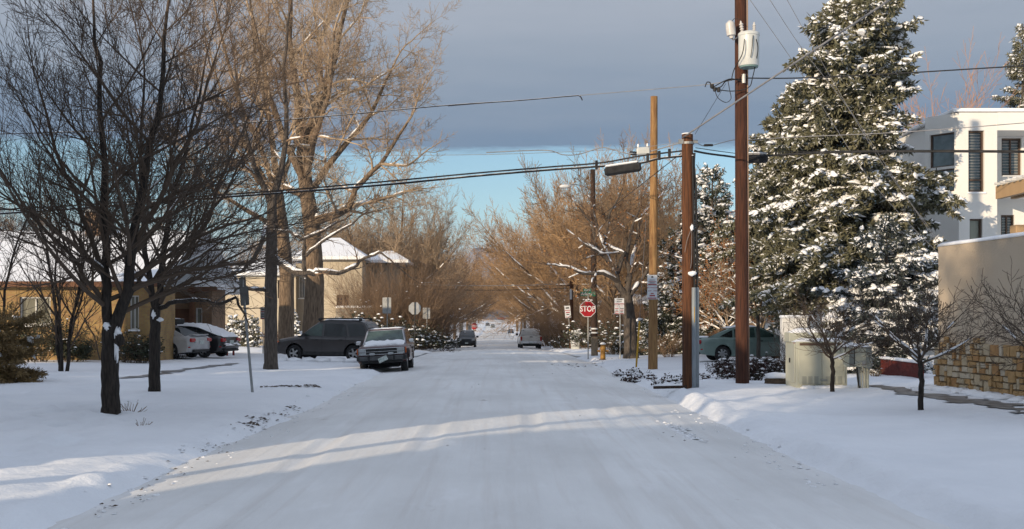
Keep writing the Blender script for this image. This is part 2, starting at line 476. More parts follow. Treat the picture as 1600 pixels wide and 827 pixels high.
# mountains: ridge sheets far beyond the end of the street
MTN = M('mountain_forest', (.030, .040, .058), .95, (.10, .12, .16), .0035, .42, .66, bump=0)
MTN2 = M('mountain_snowfields', (.05, .065, .09), .95, (.42, .46, .54), .004, .45, .6, bump=0)
def mountain(name, y0, peaks, seed, mat, label, depth=1500, rough=60):
    X = np.linspace(-3200, 3200, 220); T = np.linspace(0, 1, 26)
    gx, gt = np.meshgrid(X, T)
    H = np.zeros_like(gx)
    for (px, h, wd) in peaks: H = np.maximum(H, h * np.exp(-(np.abs(gx - px) / wd) ** 1.6))
    ridge = H + rough * fbm(gx / 260, gt * 3, seed, 5)
    sh = np.sin(np.pi * np.clip(gt, 0, 1)) ** .9
    z_ = -140 + (ridge + 140) * sh + rough * .6 * fbm(gx / 90, gt * 9, seed + 4, 4) * sh
    V = np.stack([gx, y0 + depth * gt, z_], -1).reshape(-1, 3)
    nx = len(X); i = np.arange((len(T) - 1) * (nx - 1)); r = i // (nx - 1); c = i % (nx - 1); a = r * nx + c
    tag(np_mesh(name, V, [np.stack([a, a + 1, a + nx + 1, a + nx], -1)], mat, smooth=True), label, 'mountain', kind='structure')
mountain('mountains', 4600, [(-60, 300, 520), (-900, 300, 420), (900, 260, 600), (-2000, 280, 600), (2200, 300, 700), (300, 230, 400)], 5, MTN2, 'snow streaked mountain range beyond the end of the street')
mountain('hills', 3300, [(-455, 252, 150), (-800, 190, 260), (500, 150, 260), (1200, 175, 400), (-1700, 190, 500), (40, 120, 300)], 9, MTN, 'dark blue forested foothill behind the tan house', depth=700, rough=26)
# ------------------------------------------------------------------ trees
def _norm(a):
    l = math.sqrt(a[0] * a[0] + a[1] * a[1] + a[2] * a[2]) or 1.0
    return (a[0] / l, a[1] / l, a[2] / l)
def _perp(d, az):
    u = (0.0, 0.0, 1.0) if abs(d[2]) < .9 else (1.0, 0.0, 0.0)
    e = _norm((d[1] * u[2] - d[2] * u[1], d[2] * u[0] - d[0] * u[2], d[0] * u[1] - d[1] * u[0]))
    f = (d[1] * e[2] - d[2] * e[1], d[2] * e[0] - d[0] * e[2], d[0] * e[1] - d[1] * e[0])
    c, s = math.cos(az), math.sin(az)
    return (e[0] * c + f[0] * s, e[1] * c + f[1] * s, e[2] * c + f[2] * s)
def gen_tree(seed, LV, starts, rmin=.005):
    """starts: (base point, direction, length, radius, level). LV[l]: seg, gnarl, up, and for its children n, ang, angv, ratio, fall, start, rr."""
    rnd = random.Random(seed); out = []
    def rec(p, d, L, r, lv, poly=None):
        q = LV[lv]; n = q['seg']; step = L / n; g = q['gnarl']; up = q['up']; tip = q.get('tip', .25)
        pts = [p]; rad = [r]; ds = [d]
        if poly:
            pts = [tuple(a) for a in poly]; n = len(pts) - 1
            ds = [_norm(tuple(pts[min(i + 1, n)][k] - pts[min(i, n - 1)][k] for k in range(3))) for i in range(n + 1)]
            ds = [ds[0]] + ds[:-1]
            rad = [max(rmin, r + (d - r) * i / n) for i in range(n + 1)]
            L = sum(math.dist(pts[i], pts[i + 1]) for i in range(n))
        for i in range(0 if poly else n):
            d = _norm((d[0] + rnd.gauss(0, g), d[1] + rnd.gauss(0, g), d[2] + rnd.gauss(0, g) + up))
            p = (p[0] + d[0] * step, p[1] + d[1] * step, p[2] + d[2] * step)
            pts.append(p); ds.append(d); rad.append(max(rmin, r * (1 - (1 - tip) * (i + 1) / n)))
        out.append((lv, pts, rad))
        if lv + 1 >= len(LV): return
        k = q['n']; k = int(k * rnd.uniform(.8, 1.2) + .5)
        az = rnd.uniform(0, 6.28)
        for j in range(k):
            t = q['start'] + (1 - q['start']) * (j + rnd.random()) / k
            f = t * n; i = min(int(f), n - 1); f -= i
            pp = tuple(pts[i][a] + (pts[i + 1][a] - pts[i][a]) * f for a in range(3))
            dd = ds[i + 1]; az += 2.4 + rnd.uniform(-.5, .5)
            an = R(q['ang'] + rnd.gauss(0, q['angv'])); pv = _perp(dd, az)
            cd = _norm(tuple(dd[a] * math.cos(an) + pv[a] * math.sin(an) for a in range(3)))
            cl = L * q['ratio'] * (1 - q['fall'] * t) * rnd.uniform(.65, 1.2)
            rr = rad[i] * q['rr'] * rnd.uniform(.8, 1.1)
            if cl < .12: continue
            rec(pp, cd, cl, max(rmin, rr), lv + 1)
        if q.get('cont', True):      # leader goes on as a branch of the next level
            rec(pts[-1], ds[-1], L * q['ratio'] * .8, max(rmin, rad[-1]), lv + 1)
    for s in starts:
        if s[0] == 'poly':
            P = [tuple(a) for a in s[1]]; Q = []
            for i in range(len(P) - 1):          # smooth the hand-laid line a little and make it crooked
                m = 3
                for k in range(m):
                    f = k / m; Q.append(tuple(P[i][a] + (P[i + 1][a] - P[i][a]) * f + (rnd.gauss(0, .02) if Q else 0) for a in range(3)))
            Q.append(P[-1])
            rec(None, s[3], 0, s[2], s[4], Q)
        else: rec(*s)
    return out
def tubes(items, sides):
    """items: list of (pts, rad) -> arrays"""
    Vs = []; Fs = []; base = 0; groups = {}
    for p, r in items: groups.setdefault(len(p), []).append((p, r))
    for n, g in groups.items():
        P = np.array([a for a, _ in g], float); Rr = np.array([b for _, b in g], float); B = len(g)
        T = np.empty_like(P); T[:, 1:-1] = P[:, 2:] - P[:, :-2]; T[:, 0] = P[:, 1] - P[:, 0]; T[:, -1] = P[:, -1] - P[:, -2]
        T /= np.linalg.norm(T, axis=2, keepdims=True) + 1e-12
        mt = np.abs(P[:, -1] - P[:, 0]); ref = np.eye(3)[np.argmin(mt, 1)][:, None, :]
        U = np.cross(T, np.broadcast_to(ref, T.shape)); U /= np.linalg.norm(U, axis=2, keepdims=True) + 1e-12
        W = np.cross(T, U)
        th = np.arange(sides) * 2 * np.pi / sides
        ring = P[:, :, None, :] + Rr[:, :, None, None] * (np.cos(th)[None, None, :, None] * U[:, :, None, :] + np.sin(th)[None, None, :, None] * W[:, :, None, :])
        Vs.append(ring.reshape(-1, 3))
        b = np.arange(B)[:, None, None] * n * sides; i = np.arange(n - 1)[None, :, None] * sides; j = np.arange(sides)[None, None, :]; j2 = (j + 1) % sides
        f = np.stack([b + i + j, b + i + j2, b + i + sides + j2, b + i + sides + j], -1).reshape(-1, 4) + base
        Fs.append(f); base += B * n * sides
    return Vs, Fs
def merge(parts):
    V = []; F = []; o = 0
    for Vs, Fs in parts:
        for v, f in zip(Vs, Fs): pass
        n = sum(len(v) for v in Vs)
        V += Vs; F += [f + o for f in Fs]; o += n
    return np.concatenate(V), F
def snow_on(br, maxlv, rnd, minr=.018, frac=.75, thick=1.0):
    it = []
    for lv, pts, rad in br:
        if lv > maxlv: continue
        run = []
        def flush():
            if len(run) >= 2:
                m = len(run); P = []; Q = []
                for k, (p, r) in enumerate(run):
                    e = math.sin(math.pi * (k + .35) / (m - .3)) ** .4 if m > 2 else .8
                    h = (r * .55 + .012) * thick
                    P.append((p[0], p[1], p[2] + r * .75 + .1 * h)); Q.append(max(.006, (r * .62 + .014) * e * rnd.uniform(.8, 1.15) * thick))
                it.append((P, Q))
            run.clear()
        for i in range(len(pts) - 1):
            a, b = pts[i], pts[i + 1]; l = math.dist(a, b) + 1e-9; s = abs(b[2] - a[2]) / l
            if s < .78 and rad[i] > minr and rnd.random() < frac:
                if not run: run.append((a, rad[i]))
                m = tuple((a[k] + b[k]) / 2 for k in range(3))
                run.append((m, (rad[i] + rad[i + 1]) / 2)); run.append((b, rad[i + 1]))
            else: flush()
        flush()
    return it
BARK_DARK = M('dark_bark', (.050, .040, .034), .95, (.020, .017, .015), 26, .35, .65, (1, 1, .18), bump=1.0, bscale=30, snow=.86, snow_scale=16)
TWIG_DARK = M('dark_twigs', (.085, .062, .046), .9)
BARK_TAN = M('tan_bark', (.235, .17, .115), .95, (.095, .068, .048), 20, .35, .65, (1, 1, .15), bump=1.0, bscale=24, snow=.86, snow_scale=12)
TWIG_TAN = M('tan_twigs', (.42, .32, .22), .9, (.31, .23, .16), 1.0)
TWIG_ORANGE = M('orange_twigs', (.48, .315, .175), .9, (.34, .215, .115), .8)
TWIG_BROWN = M('brown_twigs', (.235, .16, .105), .9, (.14, .095, .065), .8)
BARK_GREY = M('grey_bark', (.12, .10, .085), .95, (.06, .05, .042), 22, .35, .65, (1, 1, .2), bump=1.0, bscale=26, snow=.9, snow_scale=14)
def build_tree(root, br, split, bark, twig, rnd, sides=(9, 5, 3), snow=None, trunk_name='trunk'):
    """split: levels < split belong to the trunk mesh; the rest is the crown"""
    tr = [(p, r) for lv, p, r in br if lv < split]; c1 = [(p, r) for lv, p, r in br if lv >= split and r[0] > .02]; c2 = [(p, r) for lv, p, r in br if lv >= split and r[0] <= .02]
    V, F = merge([tubes(tr, sides[0])]); np_mesh(trunk_name, V, F, bark, root, True)
    parts = []
    if c1: parts.append(tubes(c1, sides[1]))
    if c2: parts.append(tubes(c2, sides[2]))
    V, F = merge(parts); cr_ = np_mesh('crown', V, F, twig, root, False)
    if snow:
        it = snow_on(br, snow[0], rnd, *snow[1:])
        if it:
            V, F = merge([tubes(it, 6)]); tag(np_mesh('snow', V, F, SNOWCAP, root, True), kind='stuff')
    return root
def flare(p, r, h=.5, k=1.5):
    return p, r
def leaf_quads(points, size, mat, name, parent, rnd, aspect=.6):
    n = len(points); P = np.array(points, float)
    g = np.random.default_rng(rnd.randrange(1 << 30))
    a = g.normal(size=(n, 3)); a /= np.linalg.norm(a, axis=1, keepdims=True); b = np.cross(a, g.normal(size=(n, 3))); b /= np.linalg.norm(b, axis=1, keepdims=True)
    s = size * g.uniform(.6, 1.25, (n, 1)); c = np.cross(a, b) * s * .25
    V = np.stack([P - a * s, P + b * s * aspect + c, P + a * s, P - b * s * aspect + c], 1).reshape(-1, 3)
    i = np.arange(n)[:, None] * 4
    return np_mesh(name, V, [np.concatenate([i, i + 1, i + 2, i + 3], 1)], mat, parent)

# ---- conifers
NEEDLE = M('spruce_needles', (.085, .088, .055), .85, (.165, .155, .098), 2.2, .35, .7, snow=.62, snow_scale=2.2)
NEEDLE_DARK = M('dark_needles', (.035, .042, .028), .85, (.075, .078, .048), 2.2, .35, .7, snow=.62, snow_scale=2.2)
NEEDLE_SHADED = M('shaded_blue_needles', (.030, .040, .040), .85, (.06, .07, .065), 2.2, .35, .7, snow=.62, snow_scale=2.2)  # darkened to put the shade low behind the cabinet into the colour
def conifer(root, seed, H, Rb, needle, z0=.3, whorl=.32, nb=6, dens=1.0, blade=.05, blen=.2, snow=.5, power=.85, droop=.25, clump=1.0, trunk_r=.22, gapn=.25, cap=1.0, skirt=1.0):
    rnd = random.Random(seed); g = np.random.default_rng(seed)
    V, F = merge([tubes([([(0, 0, -.3), (0, 0, H * .5), (0, 0, H)], [trunk_r, trunk_r * .6, .02])], 8)])
    sticks = []; tips = []; dirs = []; lens = []; caps = []
    z_ = z0
    while z_ < H - .15:
        t = z_ / H
        prof_r = Rb * (1 - t) ** power * (1 if t > .06 else .75 + 4 * t) * (skirt + (1 - skirt) * min(1, t / .34))
        for b in range(nb if t < .85 else 4):
            if rnd.random() < gapn * .4: continue
            az = rnd.uniform(0, 6.283); L = prof_r * rnd.uniform(.78, 1.10) * (1 + 1.0 * float(fbm(az * 1.1 + seed, z_ * .7, seed, 2))) + .15; sn_amt = snow * .72 * max(0, min(1.7, 1 + 4.0 * float(fbm(az * 1.3 + 5, z_ * .9, seed + 3, 2))))
            if rnd.random() < gapn * .25: L *= .6
            el = R(28 * t - 12 + rnd.gauss(0, 7)) if t < .8 else R(20 + 45 * (t - .8) / .2)
            n = max(3, int(L / .45)); p = Vector((0, 0, z_ + rnd.uniform(-.15, .15))); d = Vector((math.cos(az) * math.cos(el), math.sin(az) * math.cos(el), math.sin(el)))
            pts = [p.copy()]
            for i in range(n):
                s = (i + 1) / n
                d = (d + Vector((0, 0, (-droop * (1 - s) + droop * 1.3 * max(0, s - .55)) * L / n * .6)) + Vector((rnd.gauss(0, .04), rnd.gauss(0, .04), 0))).normalized()
                p = p + d * (L / n); pts.append(p.copy())
            sticks.append(([tuple(q) for q in pts], [max(.008, .045 * (1 - i / (n + .5)) * min(1, L / 2)) for i in range(n + 1)]))
            nbr = int(L / .11 * dens)
            for k in range(nbr):
                s = .18 + .82 * (k + rnd.random()) / max(1, nbr)
                f = s * n; i = min(int(f), n - 1); q = pts[i].lerp(pts[i + 1], f - i); dd = (pts[i + 1] - pts[i]).normalized()
                side = dd.cross(Vector((0, 0, 1))).normalized() * (1 if k % 2 else -1)
                bl = (.18 + .62 * (1 - s) * min(1, L / 2.2)) * rnd.uniform(.6, 1.2) * clump
                ax = (dd * rnd.uniform(.4, .9) + side * rnd.uniform(.5, 1.0) + Vector((0, 0, rnd.uniform(-.75, .12)))).normalized()
                m = max(1, int(bl / .14))
                for j in range(m):
                    tips.append(q + ax * (bl * (j + .2) / m)); dirs.append((ax + Vector((rnd.gauss(0, .18), rnd.gauss(0, .18), rnd.gauss(0, .18)))).normalized()); lens.append(blen * rnd.uniform(.8, 1.25))
                if rnd.random() < sn_amt and s > .25:
                    caps.append((q + ax * bl * .5 + Vector((0, 0, .02 + blade * .6)), ax, (bl * .75 + .10) * cap))
            if rnd.random() < sn_amt * .8 and L > .8:          # snow pads along the top of the bough
                for i in range(max(1, n // 3), n + 1):
                    if rnd.random() < .75: caps.append((pts[i] + Vector((rnd.gauss(0, .05), rnd.gauss(0, .05), .03 + blade * .7)), (pts[i] - pts[i - 1]).normalized(), rnd.uniform(.28, .55) * cap))
        z_ += whorl * rnd.uniform(.8, 1.2) * (1 if t < .8 else .7)
    np_mesh('trunk', V, F, BARK_GREY, root, True)
    P = np.array([tuple(x) for x in tips]); D = np.array([tuple(x) for x in dirs]); L_ = np.array(lens); n = len(P); K = 7
    th = np.arange(K) * 2 * np.pi / K
    ref = g.normal(size=(n, 3)); U = np.cross(D, ref); U /= np.linalg.norm(U, axis=1, keepdims=True); W = np.cross(D, U)
    rad = np.cos(th)[None, :, None] * U[:, None] + np.sin(th)[None, :, None] * W[:, None]
    axd = D[:, None] * g.uniform(.35, 1.0, (n, K, 1)) + rad * .75
    axd /= np.linalg.norm(axd, axis=2, keepdims=True)
    st = P[:, None] + D[:, None] * (L_[:, None, None] * g.uniform(-.4, .5, (n, K, 1)))
    tip = st + axd * (L_[:, None, None] * g.uniform(.7, 1.1, (n, K, 1)))
    wv = np.cross(axd, g.normal(size=(n, K, 3))); wv /= np.linalg.norm(wv, axis=2, keepdims=True) + 1e-9
    mid = st + (tip - st) * .45
    V = np.stack([st, mid - wv * blade * .5, tip, mid + wv * blade * .5], 2).reshape(-1, 3)
    i = np.arange(n * K)[:, None] * 4
    V2, F2 = merge([tubes(sticks[:], 4)])
    o = len(V)
    cr_ = np_mesh('crown', np.concatenate([V, V2]), [np.concatenate([i, i + 1, i + 2, i + 3], 1)] + [f + o for f in F2], needle, root)
    if caps:
        b = MB()
        for c, ax, l in caps:
            k0 = len(b.v); b.blob((0, 0, 0), (l * rnd.uniform(.8, 1.2), l * rnd.uniform(.5, .9), rnd.uniform(.10, .20)), rnd, .45, 7, 5, True, 0); mt = Matrix.Rotation(math.atan2(ax.y, ax.x), 3, 'Z') @ Matrix.Rotation(-math.asin(max(-1, min(1, ax.z))) * .8 + rnd.gauss(0, .15), 3, 'Y') @ Matrix.Rotation(rnd.gauss(0, .25), 3, 'X')
            for kk in range(k0, len(b.v)): b.v[kk] = tuple(mt @ Vector(b.v[kk]) + c)
        me = bpy.data.meshes.new('snow'); me.from_pydata(b.v, [], b.f); me.materials.append(SNOWCAP)
        me.polygons.foreach_set('use_smooth', [True] * len(me.polygons)); link('snow', me, root)['kind'] = 'stuff'
    return root
# ------------------------------------------------------------------ trees standing in the scene
def L_(seg, gnarl, up, n, ang, angv, ratio, fall, start, rr, **k): return dict(seg=seg, gnarl=gnarl, up=up, n=n, ang=ang, angv=angv, ratio=ratio, fall=fall, start=start, rr=rr, **k)
def trunk_line(pts, rads):
    """smooth trunk polyline with a root flare"""
    P = []; Q = []
    for i in range(len(pts) - 1):
        for k in range(4):
            f = k / 4; P.append(tuple(pts[i][a] + (pts[i + 1][a] - pts[i][a]) * f + (.012 * math.sin(i * 7 + k * 3 + a * 2) if (i or k) else 0) for a in range(3))); Q.append(rads[i] + (rads[i + 1] - rads[i]) * f)
    P.append(tuple(pts[-1])); Q.append(rads[-1])
    return (-1, P, Q)
VASE = [L_(9, .05, .015, 15, 50, 10, .56, .45, .05, .5), L_(7, .06, .035, 8, 36, 9, .50, .35, .12, .6), L_(5, .06, .05, 8, 32, 9, .52, .35, .1, .62), L_(4, .06, .05, 4, 30, 9, .62, .3, .1, .7), L_(3, .05, .05, 0, 0, 0, 0, 0, 0, 0)]
COTTON = [L_(9, .12, .03, 8, 52, 12, .50, .4, .22, .5), L_(8, .13, .03, 8, 48, 13, .52, .4, .15, .55), L_(6, .13, .03, 6, 46, 13, .52, .4, .12, .6), L_(4, .12, .04, 5, 42, 12, .62, .35, .1, .7), L_(3, .08, .06, 0, 0, 0, 0, 0, 0, 0)]
AVENUE = [L_(8, .07, .04, 9, 42, 10, .52, .45, .15, .5), L_(6, .08, .05, 8, 38, 10, .52, .4, .1, .6), L_(5, .08, .06, 5, 36, 10, .60, .35, .08, .7), L_(3, .07, .06, 3, 30, 10, .6, .3, .1, .8), L_(2, .05, .05, 0, 0, 0, 0, 0, 0, 0)]
SMALL = [L_(7, .09, .03, 10, 48, 12, .55, .4, .1, .5), L_(6, .11, .03, 7, 42, 12, .52, .4, .1, .6), L_(4, .11, .04, 5, 38, 12, .55, .3, .1, .7), L_(3, .1, .03, 0, 0, 0, 0, 0, 0, 0)]
def here(px, py, sink=.06):
    x, y, z = gp(px, py); return (x, y, z - sink), FPX / y
def loc_px(base, sc, bx, by):
    """px of the photo, at the depth of the thing, in metres local to its base"""
    return lambda px, py, dy=0.0: ((px - bx) / sc, dy, (by - py) / sc)

# foreground pair
b, sc = here(173, 648); q = loc_px(b, sc, 173, 648)
t = thing('bare_tree', 'dark bare tree forking into two upright leaders, thick trunk with a snowy burl', 'tree', b)
br = [trunk_line([(0, 0, -.1), (.0, 0, .25), (-.02, 0, 1.0), (.0, 0, 1.75)], [.215, .175, .165, .155])]
br += gen_tree(11, VASE, [('poly', [q(170, 512), q(166, 440), q(163, 360), q(160, 250, .1), q(150, 120, .2), q(140, 30, .25)], .105, .03, 0),
                          ('poly', [q(178, 512), q(200, 450, -.05), q(212, 360, -.1), q(235, 250, -.2), q(258, 150, -.25), q(268, 20, -.3)], .125, .03, 0),
                          ('poly', [q(164, 470), q(130, 410, -.3), q(80, 350, -.5), q(20, 300, -.6)], .055, .018, 1),
                          ('poly', [q(166, 440), q(120, 330, .4), q(70, 220, .5), q(40, 120, .6)], .06, .018, 1),
                          ('poly', [q(206, 430), q(260, 390, .3), q(330, 350, .4), q(395, 330, .5)], .055, .018, 1),
                          ('poly', [q(210, 380), q(270, 290, -.5), q(320, 200, -.6), q(350, 100, -.7)], .06, .018, 1),
                          ('poly', [q(164, 420), q(140, 380, -.9), q(90, 330, -1.6), q(60, 260, -2.0)], .05, .018, 1)], rmin=.0035)
build_tree(t, br, 1, BARK_DARK, TWIG_DARK, random.Random(1), snow=(1, .03, .10, .8))
s = MB(); rr = random.Random(5)
s.blob((.145, -.10, 1.42), (.10, .12, .55), rr, .45, 9, 9, False); s.blob((.17, -.12, 1.62), (.12, .12, .2), rr, .4, 9, 7, False); s.blob((-.03, -.12, 1.74), (.15, .12, .14), rr, .45, 9, 7, False)
s.build('snow', SNOWCAP, t, True)
s = MB(); s.blob((.2, -.10, 1.50), (.2, .22, .26), rr, .2, 10, 7, False); s.build('burl', BARK_DARK, t, True)

b, sc = here(241, 612); q = loc_px(b, sc, 241, 612)
t = thing('bare_tree', 'slimmer dark bare tree beside the silver car, one long snowy limb arching over the cars', 'tree', b)
br = [trunk_line([(0, 0, -.1), (.0, 0, .2), (.01, 0, 1.2), (.03, 0, 2.1)], [.175, .145, .135, .125])]
br += gen_tree(12, VASE, [('poly', [q(243, 480), q(232, 420), q(220, 330), q(215, 230, .1), q(222, 110, .2)], .085, .025, 0),
                          ('poly', [q(244, 480), q(256, 400), q(262, 310, .2), q(290, 220, .3), q(312, 100, .4)], .09, .025, 0),
                          ('poly', [q(250, 470), q(282, 420, -.2), q(330, 340, -.3), q(360, 260, -.4), q(395, 180, -.4)], .07, .018, 1),
                          ('poly', [q(248, 440), q(290, 360, .6), q(340, 290, 1.0), q(372, 210, 1.2)], .06, .016, 1)], rmin=.004)
br += gen_tree(13, [L_(9, .1, .02, 4, 60, 15, .3, .2, .45, .5), *SMALL[2:]], [('poly', [q(250, 478), q(280, 468, -.3), q(320, 466, -.4), q(350, 471, -.4), q(372, 462, -.3), q(380, 478, -.3)], .062, .03, 0)], rmin=.006)
build_tree(t, br, 1, BARK_DARK, TWIG_DARK, random.Random(2), snow=(1, .026, .22, .9))
s = MB(); s.blob((.02, -.115, 1.95), (.11, .09, .2), rr, .4, 8, 7, False); s.blob((.15, -.06, 1.83), (.16, .12, .10), rr, .4, 8, 6, False); s.build('snow', SNOWCAP, t, True)

# small multi-stem tree against the brick house
b, sc = here(100, 580); q = loc_px(b, sc, 100, 580)
t = thing('bare_tree', 'small dark bare tree with several slanting stems against the brick wall', 'tree', b)
br = gen_tree(14, VASE[1:], [('poly', [q(94, 590), q(90, 520), q(82, 440), q(70, 380, .1), q(50, 330, .2)], .07, .03, 0), ('poly', [q(97, 590), q(98, 500, -.2), q(88, 430, -.2), q(100, 360, -.3)], .06, .025, 0),
                             ('poly', [q(103, 590), q(112, 500), q(128, 410, .2), q(150, 340, .2)], .07, .025, 0), ('poly', [q(106, 540), q(130, 470, -.3), q(150, 400, -.3)], .04, .02, 0),
                             ('poly', [q(150, 560, .4), q(140, 520, .4), q(112, 470, .3)], .025, .012, 1)], rmin=.005)
build_tree(t, br, 1, BARK_DARK, TWIG_DARK, random.Random(3), sides=(8, 4, 3), snow=(1, .03, .06, .7))
b, sc = here(4, 575); q = loc_px(b, sc, 4, 575)
t = thing('bare_tree', 'thin dark bare tree at the window end of the brick house, behind the juniper', 'tree', b)
br = gen_tree(15, VASE[1:], [('poly', [q(2, 585), q(6, 480), q(18, 400), q(40, 340, .1)], .06, .03, 0), ('poly', [q(2, 500), q(-12, 420), q(-30, 350)], .05, .025, 0)], rmin=.005)
build_tree(t, br, 1, BARK_DARK, TWIG_DARK, random.Random(3), sides=(8, 4, 3))

# tall straight trunk by the driveway, with snow lying on its crooked limbs
b, sc = here(423, 577); q = loc_px(b, sc, 423, 577)
t = thing('bare_tree', 'tall bare tree with straight grey-brown trunk and snowy crooked limbs beside the charcoal wagon', 'tree', b)
br = [trunk_line([(0, 0, -.1), (0, 0, .3), (0, 0, 2.5), (.03, 0, 4.6), (.05, 0, 6.1)], [.31, .245, .225, .20, .17])]
GN = [L_(9, .13, .03, 6, 52, 14, .42, .3, .2, .5), *COTTON[1:]]
br += gen_tree(16, GN, [('poly', [q(425, 315), q(440, 260), q(448, 200, .2), q(440, 100, .3), q(452, 0, .3)], .13, .04, 0),
                        ('poly', [q(425, 320), q(400, 260, -.3), q(385, 190, -.4), q(372, 110, -.5)], .11, .035, 0)], rmin=.0055)
br += gen_tree(17, [L_(9, .13, .03, 4, 55, 14, .30, .3, .35, .5), *SMALL[2:]],
               [('poly', [q(430, 400), q(446, 412, -.5), q(470, 427, -.9), q(486, 424, -1.0), q(500, 425, -1.0), q(535, 425, -.9), q(556, 418, -.8), q(572, 402, -.8), q(596, 395, -.9), q(612, 404, -.9)], .125, .035, 0),
                ('poly', [q(484, 424, -1.0), q(484, 395, -1.1), q(484, 374, -1.2), q(512, 362, -1.2), q(545, 345, -1.2)], .075, .03, 0),
                ('poly', [q(486, 400, -1.1), q(510, 380, -1.3), q(560, 352, -1.5), q(585, 330, -1.6)], .06, .02, 0),
                ('poly', [q(482, 376, -1.2), q(462, 364, -1.2), q(440, 362, -1.3), q(424, 350, -1.3)], .06, .025, 0),
                ('poly', [q(418, 350), q(412, 385, -.6), q(400, 408, -.9), q(386, 424, -1.0), q(372, 425, -1.0), q(380, 438, -1.0), q(392, 445, -1.0)], .085, .03, 0),
                ('poly', [q(418, 452), q(400, 450, -.5), q(382, 448, -.8), q(368, 455, -.9), q(345, 472, -1.0)], .075, .025, 0)], rmin=.006)
build_tree(t, br, 1, BARK_GREY, TWIG_BROWN, random.Random(4), snow=(1, .035, .8, 1.15))

# old cottonwood
yC = 57.0; b = (at(488, 540, yC).x, yC, gz(at(488, 540, yC).x, yC) - .1); sc = FPX / yC; by = CY - (b[2] - CAMZ) * sc; q = loc_px(b, sc, 488, by)
t = thing('bare_tree', 'huge old bare tree with a pale sunlit furrowed trunk rising behind the charcoal wagon', 'tree', b)
br = [trunk_line([(0, 0, -.1), (.02, 0, .8), q(492, 440), q(488, 360), q(478, 290), q(472, 235)], [.72, .55, .46, .42, .36, .30])]
br += gen_tree(21, COTTON, [('poly', [q(472, 240), q(466, 160), q(452, 60), q(455, -60)], .26, .08, 0), ('poly', [q(476, 260), q(500, 170, .5), q(520, 80, .8), q(545, -40, 1)], .25, .08, 0),
                            ('poly', [q(480, 290), q(450, 225, -.8), q(425, 150, -1.2), q(405, 40, -1.5)], .22, .07, 0), ('poly', [q(490, 345), q(520, 340, -.6), q(550, 328, -1), q(560, 300, -1.2), q(600, 262, -1.4), q(640, 200, -1.5)], .26, .06, 0),
                            ('poly', [q(484, 300), q(520, 240, .9), q(575, 170, 1.5), q(610, 90, 1.8)], .2, .05, 0), ('poly', [q(486, 310), q(440, 290, .8), q(395, 280, 1.4), q(360, 230, 2)], .2, .05, 0),
                            ('poly', [q(478, 280), q(500, 230, -2), q(530, 170, -3.4), q(540, 80, -4)], .18, .05, 0), ('poly', [q(550, 328, -1), q(600, 315, -1.2), q(650, 300, -1.4)], .1, .04, 1),
                            ('poly', [q(600, 262, -1.4), q(640, 265, -1.4), q(672, 240, -1.4)], .09, .03, 1), ('poly', [q(470, 230), q(490, 140, 2.5), q(480, 40, 4), q(500, -40, 5)], .2, .06, 0)], rmin=.0075)
build_tree(t, br, 1, BARK_TAN, TWIG_TAN, random.Random(5), snow=(1, .05, .45, 1.0))
# second trunk behind it
yC = 66.0; b = (at(447, 540, yC).x, yC, gz(at(447, 540, yC).x, yC) - .1); sc = FPX / yC; by = CY - (b[2] - CAMZ) * sc; q = loc_px(b, sc, 447, by)
t = thing('bare_tree', 'tan-barked bare tree before the tan stucco house, half hidden by the straight trunk', 'tree', b)
br = [trunk_line([(0, 0, -.1), (.0, 0, .8), q(448, 430), q(440, 350), q(430, 270)], [.6, .48, .42, .36, .3])]
br += gen_tree(22, COTTON, [('poly', [q(432, 280), q(420, 180), q(400, 90), q(390, -10)], .2, .06, 0), ('poly', [q(438, 330), q(400, 260, .5), q(360, 190, .8), q(330, 110, 1)], .2, .06, 0),
                            ('poly', [q(440, 340), q(420, 250, -1), q(380, 160, -1.5), q(350, 30, -2)], .18, .06, 0), ('poly', [q(442, 360), q(390, 330, -.8), q(340, 300, -1.2), q(300, 240, -1.6)], .16, .05, 0),
                            ('poly', [q(436, 300), q(460, 200, 1.5), q(500, 110, 2), q(520, 20, 2)], .16, .05, 0)], rmin=.008)
build_tree(t, br, 1, BARK_TAN, TWIG_TAN, random.Random(6), snow=(1, .05, .35, 1.0))

